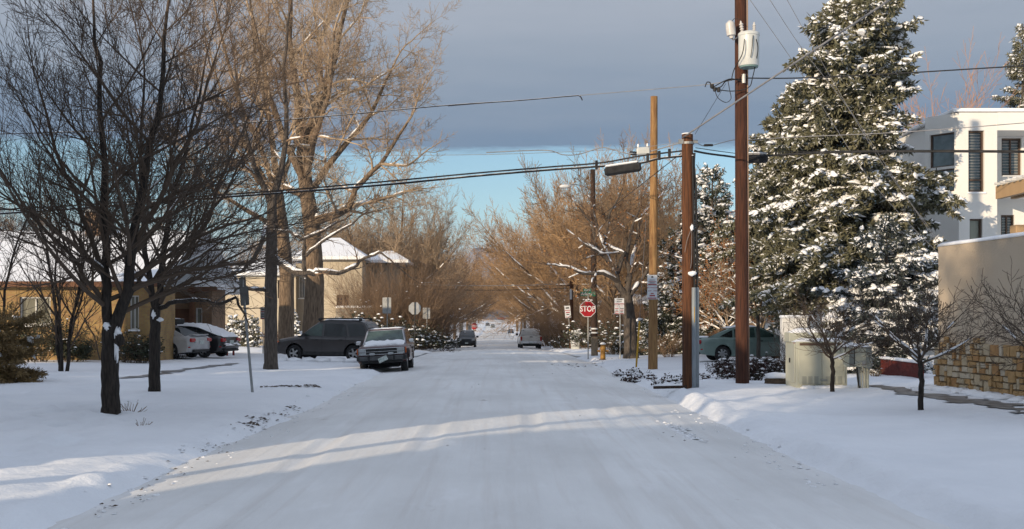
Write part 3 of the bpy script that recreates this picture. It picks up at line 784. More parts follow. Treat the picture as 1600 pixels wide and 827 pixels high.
# gnarled snow-lined tree by the parking signs on the right
b, sc = here(986, 560); q = loc_px(b, sc, 986, 560)
t = thing('bare_tree', 'stout grey bare tree with crooked snow lined limbs beside the yellow guy guard', 'tree', b)
br = [trunk_line([(0, 0, -.1), (0, 0, .4), q(984, 500), q(978, 460)], [.42, .33, .30, .29])]
br += gen_tree(23, [L_(9, .12, .03, 6, 52, 14, .42, .3, .25, .5), L_(7, .13, .02, 6, 45, 14, .5, .3, .15, .55), L_(5, .13, .03, 5, 42, 12, .55, .3, .1, .65), L_(3, .12, .03, 4, 40, 10, .6, .3, .1, .8), L_(3, .1, .03, 0, 0, 0, 0, 0, 0, 0)],
               [('poly', [q(976, 462), q(965, 440), q(958, 418, -.3), q(945, 400, -.5), q(928, 390, -.6), q(908, 380, -.8)], .17, .05, 0), ('poly', [q(945, 402, -.5), q(930, 384, -.5), q(924, 350, -.4), q(900, 320, -.4)], .1, .03, 0),
                ('poly', [q(968, 440), q(940, 425, -.6), q(910, 428, -1), q(880, 417, -1.3), q(858, 414, -1.5)], .11, .03, 0), ('poly', [q(980, 460), q(984, 430), q(980, 400, .4), q(990, 350, .6), q(1004, 320, .8)], .15, .04, 0),
                ('poly', [q(984, 462), q(1000, 440, .3), q(1016, 415, .3), q(1030, 392, .2), q(1055, 398, .2)], .12, .03, 0), ('poly', [q(964, 425, -.1), q(975, 395, .1), q(962, 390, .1), q(945, 378, .3), q(955, 330, .4), q(975, 290, .4)], .12, .03, 0),
                ('poly', [q(980, 440), q(1000, 380, 1.4), q(1010, 330, 2), q(1040, 300, 2.4)], .12, .03, 0), ('poly', [q(960, 420), q(940, 360, 1.5), q(930, 310, 2)], .11, .03, 0)], rmin=.007)
pts_l = [p[-1] for lv, p, r in br if lv == 4][::9]
build_tree(t, br, 1, BARK_GREY, TWIG_BROWN, random.Random(7), snow=(2, .022, .75, 1.3))
LEAF_RUST = M('dry_leaves', (.26, .095, .030), .85, (.40, .19, .06), 3.0, .35, .65)
leaf_quads(pts_l, .06, LEAF_RUST, 'dry_leaves', t, random.Random(8))

# three little street trees on the right lawn
for (px, py, top, seed, lab, wx) in ((1300, 612, 470, 31, 'small dark bare tree with spreading crown in front of the utility cabinet', 75), (1438, 641, 440, 32, 'small dark bare tree with a spreading crown standing before the stone wall', 95), (1640, 655, 420, 33, 'spreading bare tree reaching its twigs in front of the tall plastered wall', 100)):
    b, sc = here(px, py); Hh = (py - top) / sc
    t = thing('bare_tree', lab, 'tree', b)
    br = [trunk_line([(0, 0, -.1), (0, 0, .1), (.02, 0, Hh * .25), (-.01, 0, Hh * .45)], [.075, .055, .05, .048])]
    st = []; rn = random.Random(seed); W_ = wx / sc
    for k in range(8):
        a = k * 2.4 + rn.uniform(-.3, .3); st.append(((-.01, 0, Hh * (.38 + .009 * k)), _norm((math.cos(a) * .9, math.sin(a) * .9, .45 + .25 * rn.random() + .06 * k)), W_ * rn.uniform(.95, 1.25), .026, 0))
    br += gen_tree(seed, SMALL, st, rmin=.0042)
    build_tree(t, br, 0, BARK_DARK, TWIG_DARK, rn, sides=(9, 4, 3), snow=(1, .012, .25, .9))

# ---- avenue trees beyond the crossing: four grown once, copied
def avenue(seed, H, rb, spread, bark, twig, th=.24, wide=1.0):
    root = thing('bare_tree', None, None)
    rn = random.Random(seed)
    br = [trunk_line([(0, 0, -.4), (0, 0, .4), (rn.uniform(-.1, .1), 0, H * th)], [rb * 1.35, rb, rb * .8])]
    st = []
    for k in range(9):
        a = k * 2.4 + rn.uniform(-.4, .4); e = rn.uniform(.55, 1.3) * (1 + .12 * k) / wide
        st.append(((0, 0, H * th * (.8 + .022 * k)), _norm((math.cos(a), math.sin(a), e)), H * rn.uniform(.48, .62) * spread, rb * .5, 0))
    st.append(((0, 0, H * th), (0, 0, 1), H * .62, rb * .6, 0))
    br += gen_tree(seed, AVENUE, st, rmin=.0115)
    build_tree(root, br, 1, bark, twig, rn, sides=(7, 4, 3), snow=(1, .045, .5, 1.5))
    return root
AV = [avenue(41, 14.5, .32, 1.0, BARK_TAN, TWIG_ORANGE), avenue(42, 13, .28, 1.05, BARK_TAN, TWIG_ORANGE), avenue(43, 15.5, .36, .92, BARK_GREY, TWIG_ORANGE), avenue(44, 12.5, .26, 1.1, BARK_GREY, TWIG_BROWN), avenue(45, 16, .38, .95, BARK_TAN, TWIG_TAN), avenue(46, 15, .36, 1.15, BARK_TAN, TWIG_ORANGE, .26, 2.0), avenue(47, 14, .33, 1.2, BARK_GREY, TWIG_BROWN, .26, 2.0)]
used = set(); rn = random.Random(77)
ORD = ['first', 'second', 'third', 'fourth', 'fifth', 'sixth', 'seventh', 'eighth', 'ninth', 'tenth', 'eleventh', 'twelfth', 'thirteenth', 'fourteenth', 'fifteenth', 'sixteenth']
def put_avenue(k, x, y, s, rz, label, group):
    o = AV[k] if k not in used else copy_tree(AV[k]); used.add(k)
    o.location = (x, y, gz(x, y) - .05); o.rotation_euler = (0, 0, rz); o.scale = (s, s, s)
    tag(o, label, 'tree', group)
# right row
rights = [(84, 8.6, 1, 1.0), (94, 12.8, 0, 1.0), (104, 8.4, 5, 1.0), (118, 9.5, 0, 1.1), (130, 7.4, 5, 1.05), (146, 8.6, 2, 1.1), (164, 7.2, 5, 1.1), (186, 7.4, 1, 1.15), (212, 7.4, 2, 1.0), (242, 7.4, 5, 1.1), (280, 7.0, 5, 1.1), (325, 7.2, 5, 1.1), (380, 7.0, 5, 1.1), (450, 8, 1, 1.1), (530, 8, 2, 1.1), (620, 8, 0, 1.1)]
for i, (y, x, k, s) in enumerate(rights):
    put_avenue(k, x, y, s, rn.uniform(0, 6.28), ORD[i] + ' sunlit orange-brown bare tree along the far street beyond the hydrant corner', 'bare trees lining the hydrant side of the far street')
lefts = [(97, -12.5, 4, .85), (95, -8.4, 4, .85), (102, -9.0, 4, .85), (112, -11.5, 3, .8), (126, -8.2, 4, .80), (142, -8.6, 6, .85), (160, -7.6, 5, .85), (184, -7.8, 6, .9), (212, -7.6, 0, .9), (242, -7.4, 6, 1.05), (282, -7.0, 5, 1.1), (325, -7.2, 6, 1.1), (380, -7.0, 5, 1.1), (450, -8, 1, 1.0), (530, -8, 0, 1.1), (620, -8, 2, 1.1)]
for i, (y, x, k, s) in enumerate(lefts):
    put_avenue(k, x, y, s, rn.uniform(0, 6.28), ORD[i] + ' bare tree along the far street beyond the back of the octagonal sign', 'bare trees lining the octagon side of the far street')
backs = [(100, 20, 3, .9), (118, 27, 0, .9), (138, 17, 1, .9), (160, 24, 3, .9), (190, 17, 2, .85), (235, 18, 3, .9), (300, 18, 0, .9), (110, -24, 1, .75), (135, -19, 0, .8), (165, -17, 3, .85), (200, -20, 1, .85), (250, -17, 2, .8), (320, -17, 0, .8), (95, -40, 3, .9), (120, -36, 1, .9)]
for i, (y, x, k, s) in enumerate(backs):
    put_avenue(k, x, y, s, rn.uniform(0, 6.28), ORD[i if x > 0 else i - 7] + (' bare yard tree set back behind the hydrant side row' if x > 0 else ' bare yard tree set back behind the octagon side row'), 'bare trees in the yards behind the rows')

# ---- conifers
b = (at(1340, 560, 43.2).x, 43.2, 0); b = (b[0], b[1], gz(b[0], b[1]) - .1)
t = thing('spruce_tree', 'very tall snow dusted spruce standing behind the utility cabinet, overlapping the white house', 'tree', b)
conifer(t, 51, 15.2, 4.6, NEEDLE, z0=3.0, whorl=.25, nb=10, dens=1.25, snow=.42, power=.62, droop=.42, trunk_r=.3, gapn=.5, blade=.085, blen=.24, clump=1.2, skirt=.66)
# ------------------------------------------------------------------ vehicles
def paint(name, c, c2=None, rough=.32, coat=.5): return M(name, c, rough, c2 or tuple(v * .8 for v in c), 2.5, .4, .7, spec=.5, coat=coat, bump=.03, bscale=60)
GLASS = M('dark_glass', (.012, .016, .017), .06, spec=.6)
GLASS_T = M('green_tinted_glass', (.05, .085, .075), .07, (.02, .035, .03), 3.0, .35, .65, spec=.7)
RUBBER = M('rubber', (.018, .018, .019), .9, (.05, .05, .052), 9, .5, .8)
ALLOY = M('alloy', (.42, .43, .44), .35, (.25, .25, .26), 5, .4, .7, metal=.6)
CHROME = M('chrome', (.55, .56, .58), .22, metal=.9)
BLACKP = M('black_plastic', (.016, .016, .017), .6, (.03, .03, .03), 8)
LAMP = M('clear_lamp', (.33, .35, .36), .15, spec=.6)
AMBER = M('amber_lamp', (.55, .11, .02), .2, spec=.6)
REDL = M('red_lamp', (.33, .012, .015), .2, spec=.6)
PLATE = M('plate', (.55, .58, .56), .5, (.28, .36, .33), 30, .45, .6)
DARKVOID = M('under_car', (.010, .010, .011), .95)
def wheel(t, x, y, r, wd, rim, spokes, side, steer=0.0):
    w_ = MB().lathe([(r * .60, -wd / 2), (r * .9, -wd / 2), (r * .985, -wd * .36), (r, -wd * .2), (r, wd * .2), (r * .985, wd * .36), (r * .9, wd / 2), (r * .60, wd / 2)], axis='Y', n=28)
    wo = w_.build('wheel', RUBBER, t, ang=40); wo.location = (x, y, r); wo.rotation_euler = (0, 0, steer)
    m = MB(); s = side; yo = s * wd * .42
    m.cur = 1; m.lathe([(r * .56, yo - s * .05), (r * .10, yo - s * .06), (0.001, yo - s * .06)], axis='Y', n=24); m.cur = 0
    m.lathe([(r * .64, s * wd * .46), (r * .60, yo), (r * .56, yo - s * .05)], axis='Y', n=24)
    for k in range(spokes):
        a = 2 * math.pi * k / spokes; c, sn = math.cos(a), math.sin(a)
        m.box((c * r * .32, yo - s * .015, sn * r * .32), (r * .56, .03, r * (.20 if spokes < 8 else .10)), mat=Matrix.Rotation(-a, 3, 'Y'))
    m.lathe([(r * .13, yo - s * .03), (r * .12, yo + s * .012), (.001, yo + s * .014)], axis='Y', n=12)
    m.build('rim', [rim, DARKVOID], wo, ang=40)
def car(name, label, P, loc, rz, roll=0.0, group=None, pitch=0.0):
    t = thing(name, label, P.get('cat', 'car'), loc, rz, group); t.rotation_euler = (roll, pitch, rz)
    L, W, r, zb = P['L'], P['W'], P['r'], P['zb']
    xs = P['axles']; Ra = r + P.get('archgap', .055)
    bot = [(-L / 2 + .12, zb + .06)]
    for xw in xs:
        a0 = math.asin(min(1, max(-1, (zb - r) / Ra)))
        for k in range(13):
            a = math.pi - a0 - (math.pi - 2 * a0) * k / 12; bot.append((xw + Ra * math.cos(a), r + Ra * math.sin(a)))
    bot.append((L / 2 - .15, zb + .05))
    out = bot + P['top']; nb = len(bot); n = len(out)
    zm = (zb + P['belt']) / 2
    def lay(y, a, b_):
        q = []
        for i, (x, z_) in enumerate(out):
            e = abs(x) / (L / 2)
            xx_ = x - math.copysign(b_ * max(0, e - .55) ** 1.5 / .45 ** 1.5, x)
            zz_ = z_
            if i >= nb and z_ > zm: zz_ = z_ - a * min(1, (z_ - zm) / .2)
            q.append((xx_, y, zz_))
        return q
    hw = W / 2; ed = P.get('edge', 1.0)
    layers = [lay(hw - .012, .13 * ed, .20 * ed), lay(hw, .20 * ed, .22 * ed)]
    layers = [lay(hw, .17 * ed, .20 * ed), lay(hw - .035, .07 * ed, .12 * ed), lay(hw - .12, .015 * ed, .05 * ed), lay(hw * .45, -.012, 0)]
    layers = layers + [[(x, -y, z_) for x, y, z_ in l] for l in layers[::-1]]
    m = MB(); vs = [p for l in layers for p in l]; fs = [tuple(range(n)), tuple(range(7 * n + n - 1, 7 * n - 1, -1))]
    for k in range(7):
        for i in range(n): fs.append((k * n + i, k * n + (i + 1) % n, (k + 1) * n + (i + 1) % n, (k + 1) * n + i))
    m.add(vs, fs)
    body = m.build('body', P['paint'], t, ang=32)
    MB().box((0, 0, zb + .14), (L * .8, W * .72, .22)).box((0, 0, r + .12), (L * .72, W * .62, .5)).build('underbody', DARKVOID, t)
    # cabin
    C = P['cab']; zr = max(p[1] for p in C); zbelt = P['belt']; tum = P.get('tumble', .16)
    yb = hw - P.get('cabinset', .07)
    def yy_(z_): return yb - max(0, (z_ - zbelt)) / (zr - zbelt) * tum
    def cl(d, dz_): return [(x, yy_(z_) - d, z_ - (dz_ if z_ > zbelt + .2 else 0)) for x, z_ in C]
    ls = [cl(0, .055), cl(.05, .012), cl(.30, -.015)]
    ls = ls + [[(x, -y, z_) for x, y, z_ in l] for l in ls[::-1]]
    n = len(C); m = MB(); fs = [tuple(range(n)), tuple(range(5 * n + n - 1, 5 * n - 1, -1))]
    for k in range(5):
        for i in range(n): fs.append((k * n + i, k * n + (i + 1) % n, (k + 1) * n + (i + 1) % n, (k + 1) * n + i))
    m.add([p for l in ls for p in l], fs)
    m.build('cabin', P.get('cabpaint', P['paint']), t, ang=32)
    for s in (-1, 1):
        for wi, poly in enumerate(P['side']):
            m = MB(); k = len(poly)
            a = [(x, s * (yy_(z_) + .004), z_) for x, z_ in poly]; b_ = [(x, s * (yy_(z_) - .02), z_) for x, z_ in poly]
            m.add(a + b_, [tuple(range(k)), tuple(range(2 * k - 1, k - 1, -1))] + [(i, (i + 1) % k, k + (i + 1) % k, k + i) for i in range(k)])
            m.build('side_window', P.get('glass', [GLASS] * 9)[wi], t)
    def screen(nm, A, B, lo, hi, gm, trim=None):
        A = Vector((A[0], 0, A[1])); B = Vector((B[0], 0, B[1])); d = B - A; nrm = Vector((-d.z, 0, d.x)).normalized()
        if nrm.z < 0: nrm = -nrm
        def pl(lo, hi, mg, off):
            p, q = A + d * lo, A + d * hi
            return [Vector((p.x, yy_(p.z) - mg, p.z)) + nrm * off, Vector((q.x, yy_(q.z) - mg * 1.3, q.z)) + nrm * off, Vector((q.x, -yy_(q.z) + mg * 1.3, q.z)) + nrm * off, Vector((p.x, -yy_(p.z) + mg, p.z)) + nrm * off]
        def slab(nm, f, m_, lo, hi, mg, off):
            m = MB(); a = pl(lo, hi, mg, off); b_ = pl(lo, hi, mg, -.03)
            m.add(a + b_, [(0, 1, 2, 3), (7, 6, 5, 4)] + [(i, (i + 1) % 4, 4 + (i + 1) % 4, 4 + i) for i in range(4)]); m.build(nm, m_, t)
        if trim: slab('window_trim', None, trim, lo - .04, hi + .04, .03, .014)
        slab(nm, None, gm, lo, hi, .075, .022)
    c = P['front']; screen('windshield', C[c[0]], C[c[1]], .06, .90, P.get('wsglass', GLASS), P.get('trim'))
    c = P['rear']; screen('rear_window', C[c[0]], C[c[1]], .10, .88, P.get('rearglass', GLASS), P.get('trim'))
    tw = P.get('tw', .21)
    for xw in xs:
        for s in (-1, 1): wheel(t, xw, s * (hw - tw / 2 - .02), r, tw, P.get('rim', ALLOY), P.get('spokes', 5), s, P.get('steer', 0) if xw > 0 else 0)
    for d in P.get('boxes', []):
        nm, mt, c, sz = d[:4]; b_ = d[4] if len(d) > 4 else .012
        for s in ((-1, 1) if c[1] else (1,)):
            m = MB().bbox((c[0], c[1] * s, c[2]), sz, min(b_, min(sz) * .4)); m.build(nm, mt, t)
    return t
def snow_sheet(parent, pts, y0, y1, th, seed, ny=12):
    """lumpy snow lying along a profile (x, z) between y0 and y1"""
    rn = random.Random(seed); P = []
    for i in range(len(pts) - 1):
        for k in range(6): f = k / 6; P.append((pts[i][0] + (pts[i + 1][0] - pts[i][0]) * f, pts[i][1] + (pts[i + 1][1] - pts[i][1]) * f))
    P.append(pts[-1]); n = len(P); V = []; F = []
    for i, (x, z_) in enumerate(P):
        for j in range(ny + 1):
            u, v = i / (n - 1), j / ny
            e = min(1, 7 * min(u, 1 - u)) ** .5 * min(1, 7 * min(v, 1 - v)) ** .5
            h = th * e * (1 + 1.1 * float(fbm(x * 4, v * 7, seed, 3))) - .012 * (1 - e)
            V.append((x + (rn.uniform(-.06, .06) if i in (0, n - 1) else 0), y0 + (y1 - y0) * v + rn.uniform(-.01, .01), z_ + h))
    for i in range(n - 1):
        for j in range(ny): a = i * (ny + 1) + j; F.append((a, a + 1, a + ny + 2, a + ny + 1))
    np_mesh('snow', V, [np.array(F)], SNOWCAP, parent, True)

WAGON = dict(cat='car', L=4.42, W=1.80, r=.36, zb=.30, axles=(-1.33, 1.30), belt=1.02, tumble=.17, archgap=.07, tw=.22, edge=.8,
    top=[(2.18, .42), (2.21, .60), (2.14, .82), (2.02, .95), (1.60, 1.02), (1.05, 1.08), (.80, 1.09), (-2.02, 1.05), (-2.16, .98), (-2.20, .70), (-2.21, .50), (-2.16, .40)],
    cab=[(-2.12, .98), (-1.98, 1.30), (-1.74, 1.66), (-1.2, 1.73), (-.2, 1.755), (.22, 1.70), (.55, 1.50), (1.12, 1.04)], front=(7, 5), rear=(0, 2),
    side=[[(.98, 1.10), (.10, 1.08), (.08, 1.58), (.24, 1.60), (.50, 1.46)], [(.0, 1.08), (-1.02, 1.07), (-.92, 1.52), (-.80, 1.585), (-.02, 1.60)], [(-1.14, 1.07), (-1.86, 1.08), (-1.72, 1.50), (-1.60, 1.565), (-1.0, 1.585)]])
CHAR = paint('charcoal_paint', (.034, .031, .032))
SUVY, SUVX = 48.6, -6.95
Wg = dict(WAGON, paint=CHAR, glass=[GLASS_T, GLASS, GLASS], steer=R(-8), boxes=[
    ('headlight', LAMP, (2.06, .68, .80), (.22, .34, .14), .04), ('turn_signal', AMBER, (2.05, .80, .83), (.2, .12, .08), .02), ('mirror', BLACKP, (.80, 1.0, 1.14), (.14, .2, .15), .04),
    ('door_handle', BLACKP, (.28, .895, .93), (.17, .05, .045)), ('door_handle', BLACKP, (-.78, .895, .93), (.17, .05, .045)), ('side_cladding', BLACKP, (0.0, .885, .36), (1.85, .07, .16), .02),
    ('front_bumper', BLACKP, (2.14, 0, .48), (.20, 1.62, .26), .06), ('rear_bumper', BLACKP, (-2.16, 0, .50), (.18, 1.62, .24), .06), ('roof_rail', BLACKP, (-.65, .62, 1.80), (1.9, .05, .05), .02), ('rail_crossbar', CHROME, (-.2, 0, 1.82), (.06, 1.2, .03), .01), ('rail_crossbar', CHROME, (-1.2, 0, 1.82), (.06, 1.2, .03), .01),
    ('rail_foot', BLACKP, (.25, .62, 1.76), (.14, .06, .10), .02), ('rail_foot', BLACKP, (-1.55, .62, 1.75), (.14, .06, .10), .02), ('tail_light', REDL, (-2.10, .76, 1.0), (.16, .14, .34), .03), ('door_seam', BLACKP, (.045, .9, .78), (.012, .012, .62), .002), ('door_seam', BLACKP, (-1.0, .9, .86), (.012, .012, .42), .002), ('front_pillar', BLACKP, (1.05, .86, 1.07), (.2, .05, .05), .015)])
t = car('parked_car', 'charcoal grey sport utility wagon parked broadside, seen from its driver side', Wg, (SUVX, SUVY, gz(SUVX, SUVY) - .05), R(166))
snow_sheet(t, [(-1.5, 1.745), (-.2, 1.765), (.1, 1.74)], -.55, .55, .03, 3)
b_ = MB()
for k in range(7): b_.blob((-1.9 + k * .62, .95 + .1 * (k % 2), .04), (.75, .5, .30), rr, .25, 9, 5, True)
b_.build('snow', SNOWCAP, t, True)

MAROON = paint('maroon_paint', (.050, .012, .014), (.075, .03, .03))
XJ = dict(cat='car', L=4.20, W=1.78, r=.36, zb=.42, axles=(-1.30, 1.28), belt=1.02, tumble=.13, archgap=.11, tw=.24, edge=.40, paint=MAROON, cabinset=.05, wsglass=GLASS_T, trim=ALLOY, spokes=8,
    top=[(2.02, .58), (2.06, .70), (2.06, .97), (2.00, 1.015), (1.4, 1.05), (.86, 1.09), (.70, 1.08), (-2.0, 1.06), (-2.06, 1.0), (-2.08, .62), (-2.0, .52)],
    cab=[(-2.02, .98), (-1.92, 1.30), (-1.80, 1.60), (-1.2, 1.655), (-.1, 1.66), (.20, 1.62), (.44, 1.42), (.84, 1.06)], front=(7, 5), rear=(0, 2),
    side=[[(.66, 1.12), (-.26, 1.10), (-.26, 1.52), (.22, 1.54)], [(-.34, 1.10), (-1.12, 1.10), (-1.12, 1.52), (-.34, 1.53)], [(-1.22, 1.10), (-1.84, 1.10), (-1.76, 1.50), (-1.22, 1.52)]],
    boxes=[('grille', BLACKP, (2.055, 0, .84), (.06, 1.16, .22), .01), ('grille_bar', CHROME, (2.085, 0, .955), (.04, 1.60, .022), .005), ('grille_bar', CHROME, (2.09, 0, .84), (.03, 1.12, .016), .004), ('grille_bar', CHROME, (2.085, 0, .735), (.04, 1.60, .022), .005),
           ('headlight', LAMP, (2.065, .70, .90), (.06, .22, .11), .012), ('turn_signal', LAMP, (2.065, .70, .78), (.06, .22, .08), .012), ('lamp_bezel', CHROME, (2.085, .70, .838), (.03, .25, .018), .004), ('lamp_bezel', CHROME, (2.08, .575, .845), (.04, .02, .24), .004), ('lamp_bezel', CHROME, (2.08, .82, .845), (.04, .02, .24), .004),
           ('corner_lamp', AMBER, (2.00, .885, .86), (.13, .03, .22), .01), ('fog_lamp', LAMP, (2.17, .34, .755), (.07, .20, .09), .02), ('bumper', M('dull_bumper', (.10, .10, .105), .35, (.06, .06, .062), 5, metal=.5), (2.14, 0, .60), (.14, 1.62, .16), .02), ('bumper_end', BLACKP, (2.08, .84, .60), (.26, .14, .17), .03), ('bumper_guard', BLACKP, (2.20, .46, .60), (.08, .08, .20), .02),
           ('lower_valance', BLACKP, (2.0, 0, .47), (.16, 1.5, .12), .03), ('mirror', CHROME, (.62, .99, 1.16), (.12, .2, .14), .03), ('wheel_flare', BLACKP, (1.28, .90, .86), (.86, .06, .07), .02), ('wheel_flare', BLACKP, (-1.30, .90, .86), (.86, .06, .07), .02), ('wheel_flare', BLACKP, (1.74, .90, .70), (.09, .06, .32), .02), ('wheel_flare', BLACKP, (.82, .90, .70), (.09, .06, .32), .02),
           ('side_trim', ALLOY, (-.1, .895, .66), (1.6, .02, .035), .005), ('door_handle', BLACKP, (-.14, .895, .95), (.16, .04, .04)), ('roof_rail', BLACKP, (-.7, .62, 1.70), (2.0, .04, .04), .01), ('wiper', BLACKP, (.80, .30, 1.12), (.04, .5, .02), .005), ('hood_badge', CHROME, (1.99, 0, 1.03), (.03, .09, .02), .004)])
MX, MY = -4.12, 44.0
t = car('parked_car', 'maroon boxy older wagon parked at the kerb facing up the street, snow on its hood', XJ, (MX, MY, gz(MX, MY) - .05), R(-90), roll=R(3.2))
m = MB().bbox((0, 0, 0), (.02, .34, .17), .004); o = m.build('licence_plate', PLATE, t); o.location = (2.225, .05, .56); o.rotation_euler = (R(22), 0, 0)
snow_sheet(t, [(.72, 1.20), (.86, 1.12), (1.2, 1.075), (1.50, 1.055)], -.72, .76, .07, 9, 16)
snow_sheet(t, [(-1.7, 1.655), (-.2, 1.668), (.1, 1.655)], -.6, .62, .02, 10, 12)
b_ = MB().bbox((0, 0, .03), (4.0, 1.5, .03), .01); b_.build('dark_ground_patch', M('dark_brown', (.035, .030, .028), .95), t)  # thin dark brown slab lying under the whole car

SEDAN = dict(cat='car', L=4.55, W=1.76, r=.325, zb=.24, axles=(-1.32, 1.36), belt=.94, tumble=.24, cabinset=.09, archgap=.05, tw=.2, edge=1.0,
    top=[(2.24, .36), (2.27, .52), (2.20, .66), (1.95, .78), (1.35, .90), (.95, .955), (.7, .97), (-1.5, .98), (-1.75, .985), (-2.14, .97), (-2.25, .90), (-2.27, .62), (-2.26, .45), (-2.2, .34)],
    cab=[(-1.95, .93), (-1.55, 1.12), (-.98, 1.355), (-.55, 1.42), (-.05, 1.435), (.25, 1.40), (.55, 1.27), (1.22, .93)], front=(7, 5), rear=(0, 2),
    side=[[(.98, 1.00), (.10, .985), (.10, 1.33), (.24, 1.34), (.52, 1.21)], [(.02, .985), (-.82, .98), (-.80, 1.30), (-.6, 1.345), (.02, 1.345)], [(-.90, .98), (-1.42, 1.01), (-.96, 1.24), (-.88, 1.265)]])
def sedan(col, **k):
    return dict(SEDAN, paint=col, boxes=[('headlight', LAMP, (2.10, .66, .66), (.26, .30, .13), .04), ('tail_light', REDL, (-2.215, .66, .80), (.12, .36, .17), .03), ('reverse_lamp', LAMP, (-2.25, .52, .72), (.06, .12, .07), .01), ('bumper_reflector', REDL, (-2.10, .83, .50), (.20, .06, .05), .01), ('mirror', col, (.80, .98, 1.03), (.13, .18, .12), .03),
        ('door_handle', k.get('handle', col), (.22, .885, .84), (.18, .04, .035)), ('door_handle', k.get('handle', col), (-.70, .885, .85), (.18, .04, .035)), ('front_grille', BLACKP, (2.24, 0, .58), (.08, .8, .12), .02), ('lower_grille', BLACKP, (2.24, 0, .38), (.08, 1.2, .10), .02), ('rear_plate', PLATE, (-2.275, 0, .70), (.03, .34, .16), .004), ('rear_valance', BLACKP, (-2.22, 0, .34), (.14, 1.3, .10), .03),
        ('door_seam', BLACKP, (.06, .882, .66), (.012, .012, .56), .002), ('door_seam', BLACKP, (-.86, .882, .72), (.012, .012, .44), .002), ('side_sill', col, (0, .86, .27), (1.95, .06, .09), .02)] + k.get('more', []), **{a: b for a, b in k.items() if a not in ('more', 'handle')})
SILVER = paint('silver_paint', (.42, .42, .42), (.33, .33, .335), .3); BLACKC = paint('black_paint', (.012, .012, .014)); GREEN = paint('green_paint', (.16, .225, .205), (.125, .18, .165))
SY = 164
fw = Vector((math.cos(R(SY)), math.sin(R(SY)), 0))
p = at(285, 556, 50.0); c = Vector((p.x, 50.0, 0)) + fw * 1.32
t = car('parked_car', 'silver sedan with a black roof box, parked tail out beside the brick house', sedan(SILVER, more=[('rear_spoiler', SILVER, (-2.12, 0, 1.03), (.22, 1.3, .035), .012)]), (c.x, c.y, gz(c.x, c.y) - .03), R(SY))
MB().bbox((-.35, 0, 1.60), (1.75, .82, .24), .06).build('roof_box', BLACKP, t)
m = MB(); [m.box((x, s * .35, 1.455), (.06, .06, .09)) for x in (-.8, .15) for s in (-1, 1)]; m.build('rack', BLACKP, t)
snow_sheet(t, [(-1.2, 1.72), (.45, 1.72)], -.38, .38, .03, 4); snow_sheet(t, [(-2.2, .985), (-1.9, .985)], -.62, .62, .025, 5)
c2 = c + Vector((.75, 2.35, 0))
t = car('parked_car', 'black sedan with roof and tail buried under snow, parked just past the silver one', sedan(BLACKC), (c2.x, c2.y, gz(c2.x, c2.y) - .03), R(SY))
snow_sheet(t, [(-2.26, .94), (-2.10, 1.0), (-1.95, 1.02), (-1.5, 1.18), (-.98, 1.37), (-.5, 1.43), (0, 1.44), (.4, 1.36), (1.2, .99), (1.8, .84)], -.70, .70, .09, 7, 16)
snow_sheet(t, [(-2.34, .56), (-2.22, .58)], -.7, .7, .07, 8)
MB().box((-2.28, 0, .55), (.12, 1.4, .10)).build('rear_bumper', BLACKC, t)
p = at(1121, 556, 47.0)
t = car('parked_car', 'dull green sedan parked broadside beyond the dark poles and snowy shrubs', sedan(GREEN, glass=[GLASS_T, GLASS_T, GLASS], spokes=7, handle=BLACKP), (p.x + 1.32, 47.0, gz(p.x + 1.3, 47) - .02), R(2))
snow_sheet(t, [(-1.0, 1.37), (-.5, 1.43), (.2, 1.41)], -.55, .55, .035, 12); snow_sheet(t, [(-2.2, .985), (-1.75, 1.0)], -.65, .65, .03, 13)

# pickup, tail towards us
PWHITE = paint('white_truck_paint', (.60, .585, .55), (.48, .465, .43), .4)
PK = dict(cat='truck', L=5.3, W=1.98, r=.40, zb=.45, axles=(-1.65, 1.75), belt=1.18, tumble=.20, rearglass=BLACKP, archgap=.09, tw=.26, edge=.55, paint=PWHITE, cabinset=.06,
    top=[(2.6, .6), (2.65, .85), (2.58, 1.05), (2.3, 1.14), (1.5, 1.20), (.9, 1.22), (-.9, 1.22), (-.95, 1.26), (-2.58, 1.27), (-2.63, 1.2), (-2.65, .7), (-2.6, .58)],
    cab=[(-1.10, 1.15), (-1.0, 1.5), (-.80, 1.80), (-.4, 1.87), (.3, 1.87), (.6, 1.82), (.85, 1.65), (1.45, 1.17)], front=(7, 5), rear=(0, 2),
    side=[[(1.2, 1.25), (.35, 1.23), (.35, 1.72), (.6, 1.72)], [(.28, 1.23), (-.7, 1.23), (-.66, 1.70), (.28, 1.72)]],
    boxes=[('tail_light', REDL, (-2.60, .90, .98), (.10, .16, .40), .02), ('tailgate', PWHITE, (-2.645, 0, .98), (.04, 1.52, .48), .01), ('tailgate_handle', BLACKP, (-2.67, 0, 1.14), (.03, .26, .07), .01), ('bumper', CHROME, (-2.72, 0, .62), (.16, 1.86, .18), .03), ('plate', PLATE, (-2.80, 0, .62), (.02, .32, .12), .003), ('under_bumper', BLACKP, (-2.6, 0, .46), (.14, 1.5, .14), .02), ('mirror', BLACKP, (1.0, 1.10, 1.32), (.12, .22, .20), .03), ('bed_rim', BLACKP, (-1.75, 0, 1.285), (1.6, 1.6, .02), .004), ('headlight', LAMP, (2.55, .75, .9), (.14, .3, .2), .03)])
py_ = 108.0; px_ = (827 - CX) / FPX * py_
t = car('pickup_truck', 'off-white pickup with red tail lamps parked at the kerb, tail towards us', PK, (px_, py_, float(prof(py_)) + .02), R(92))
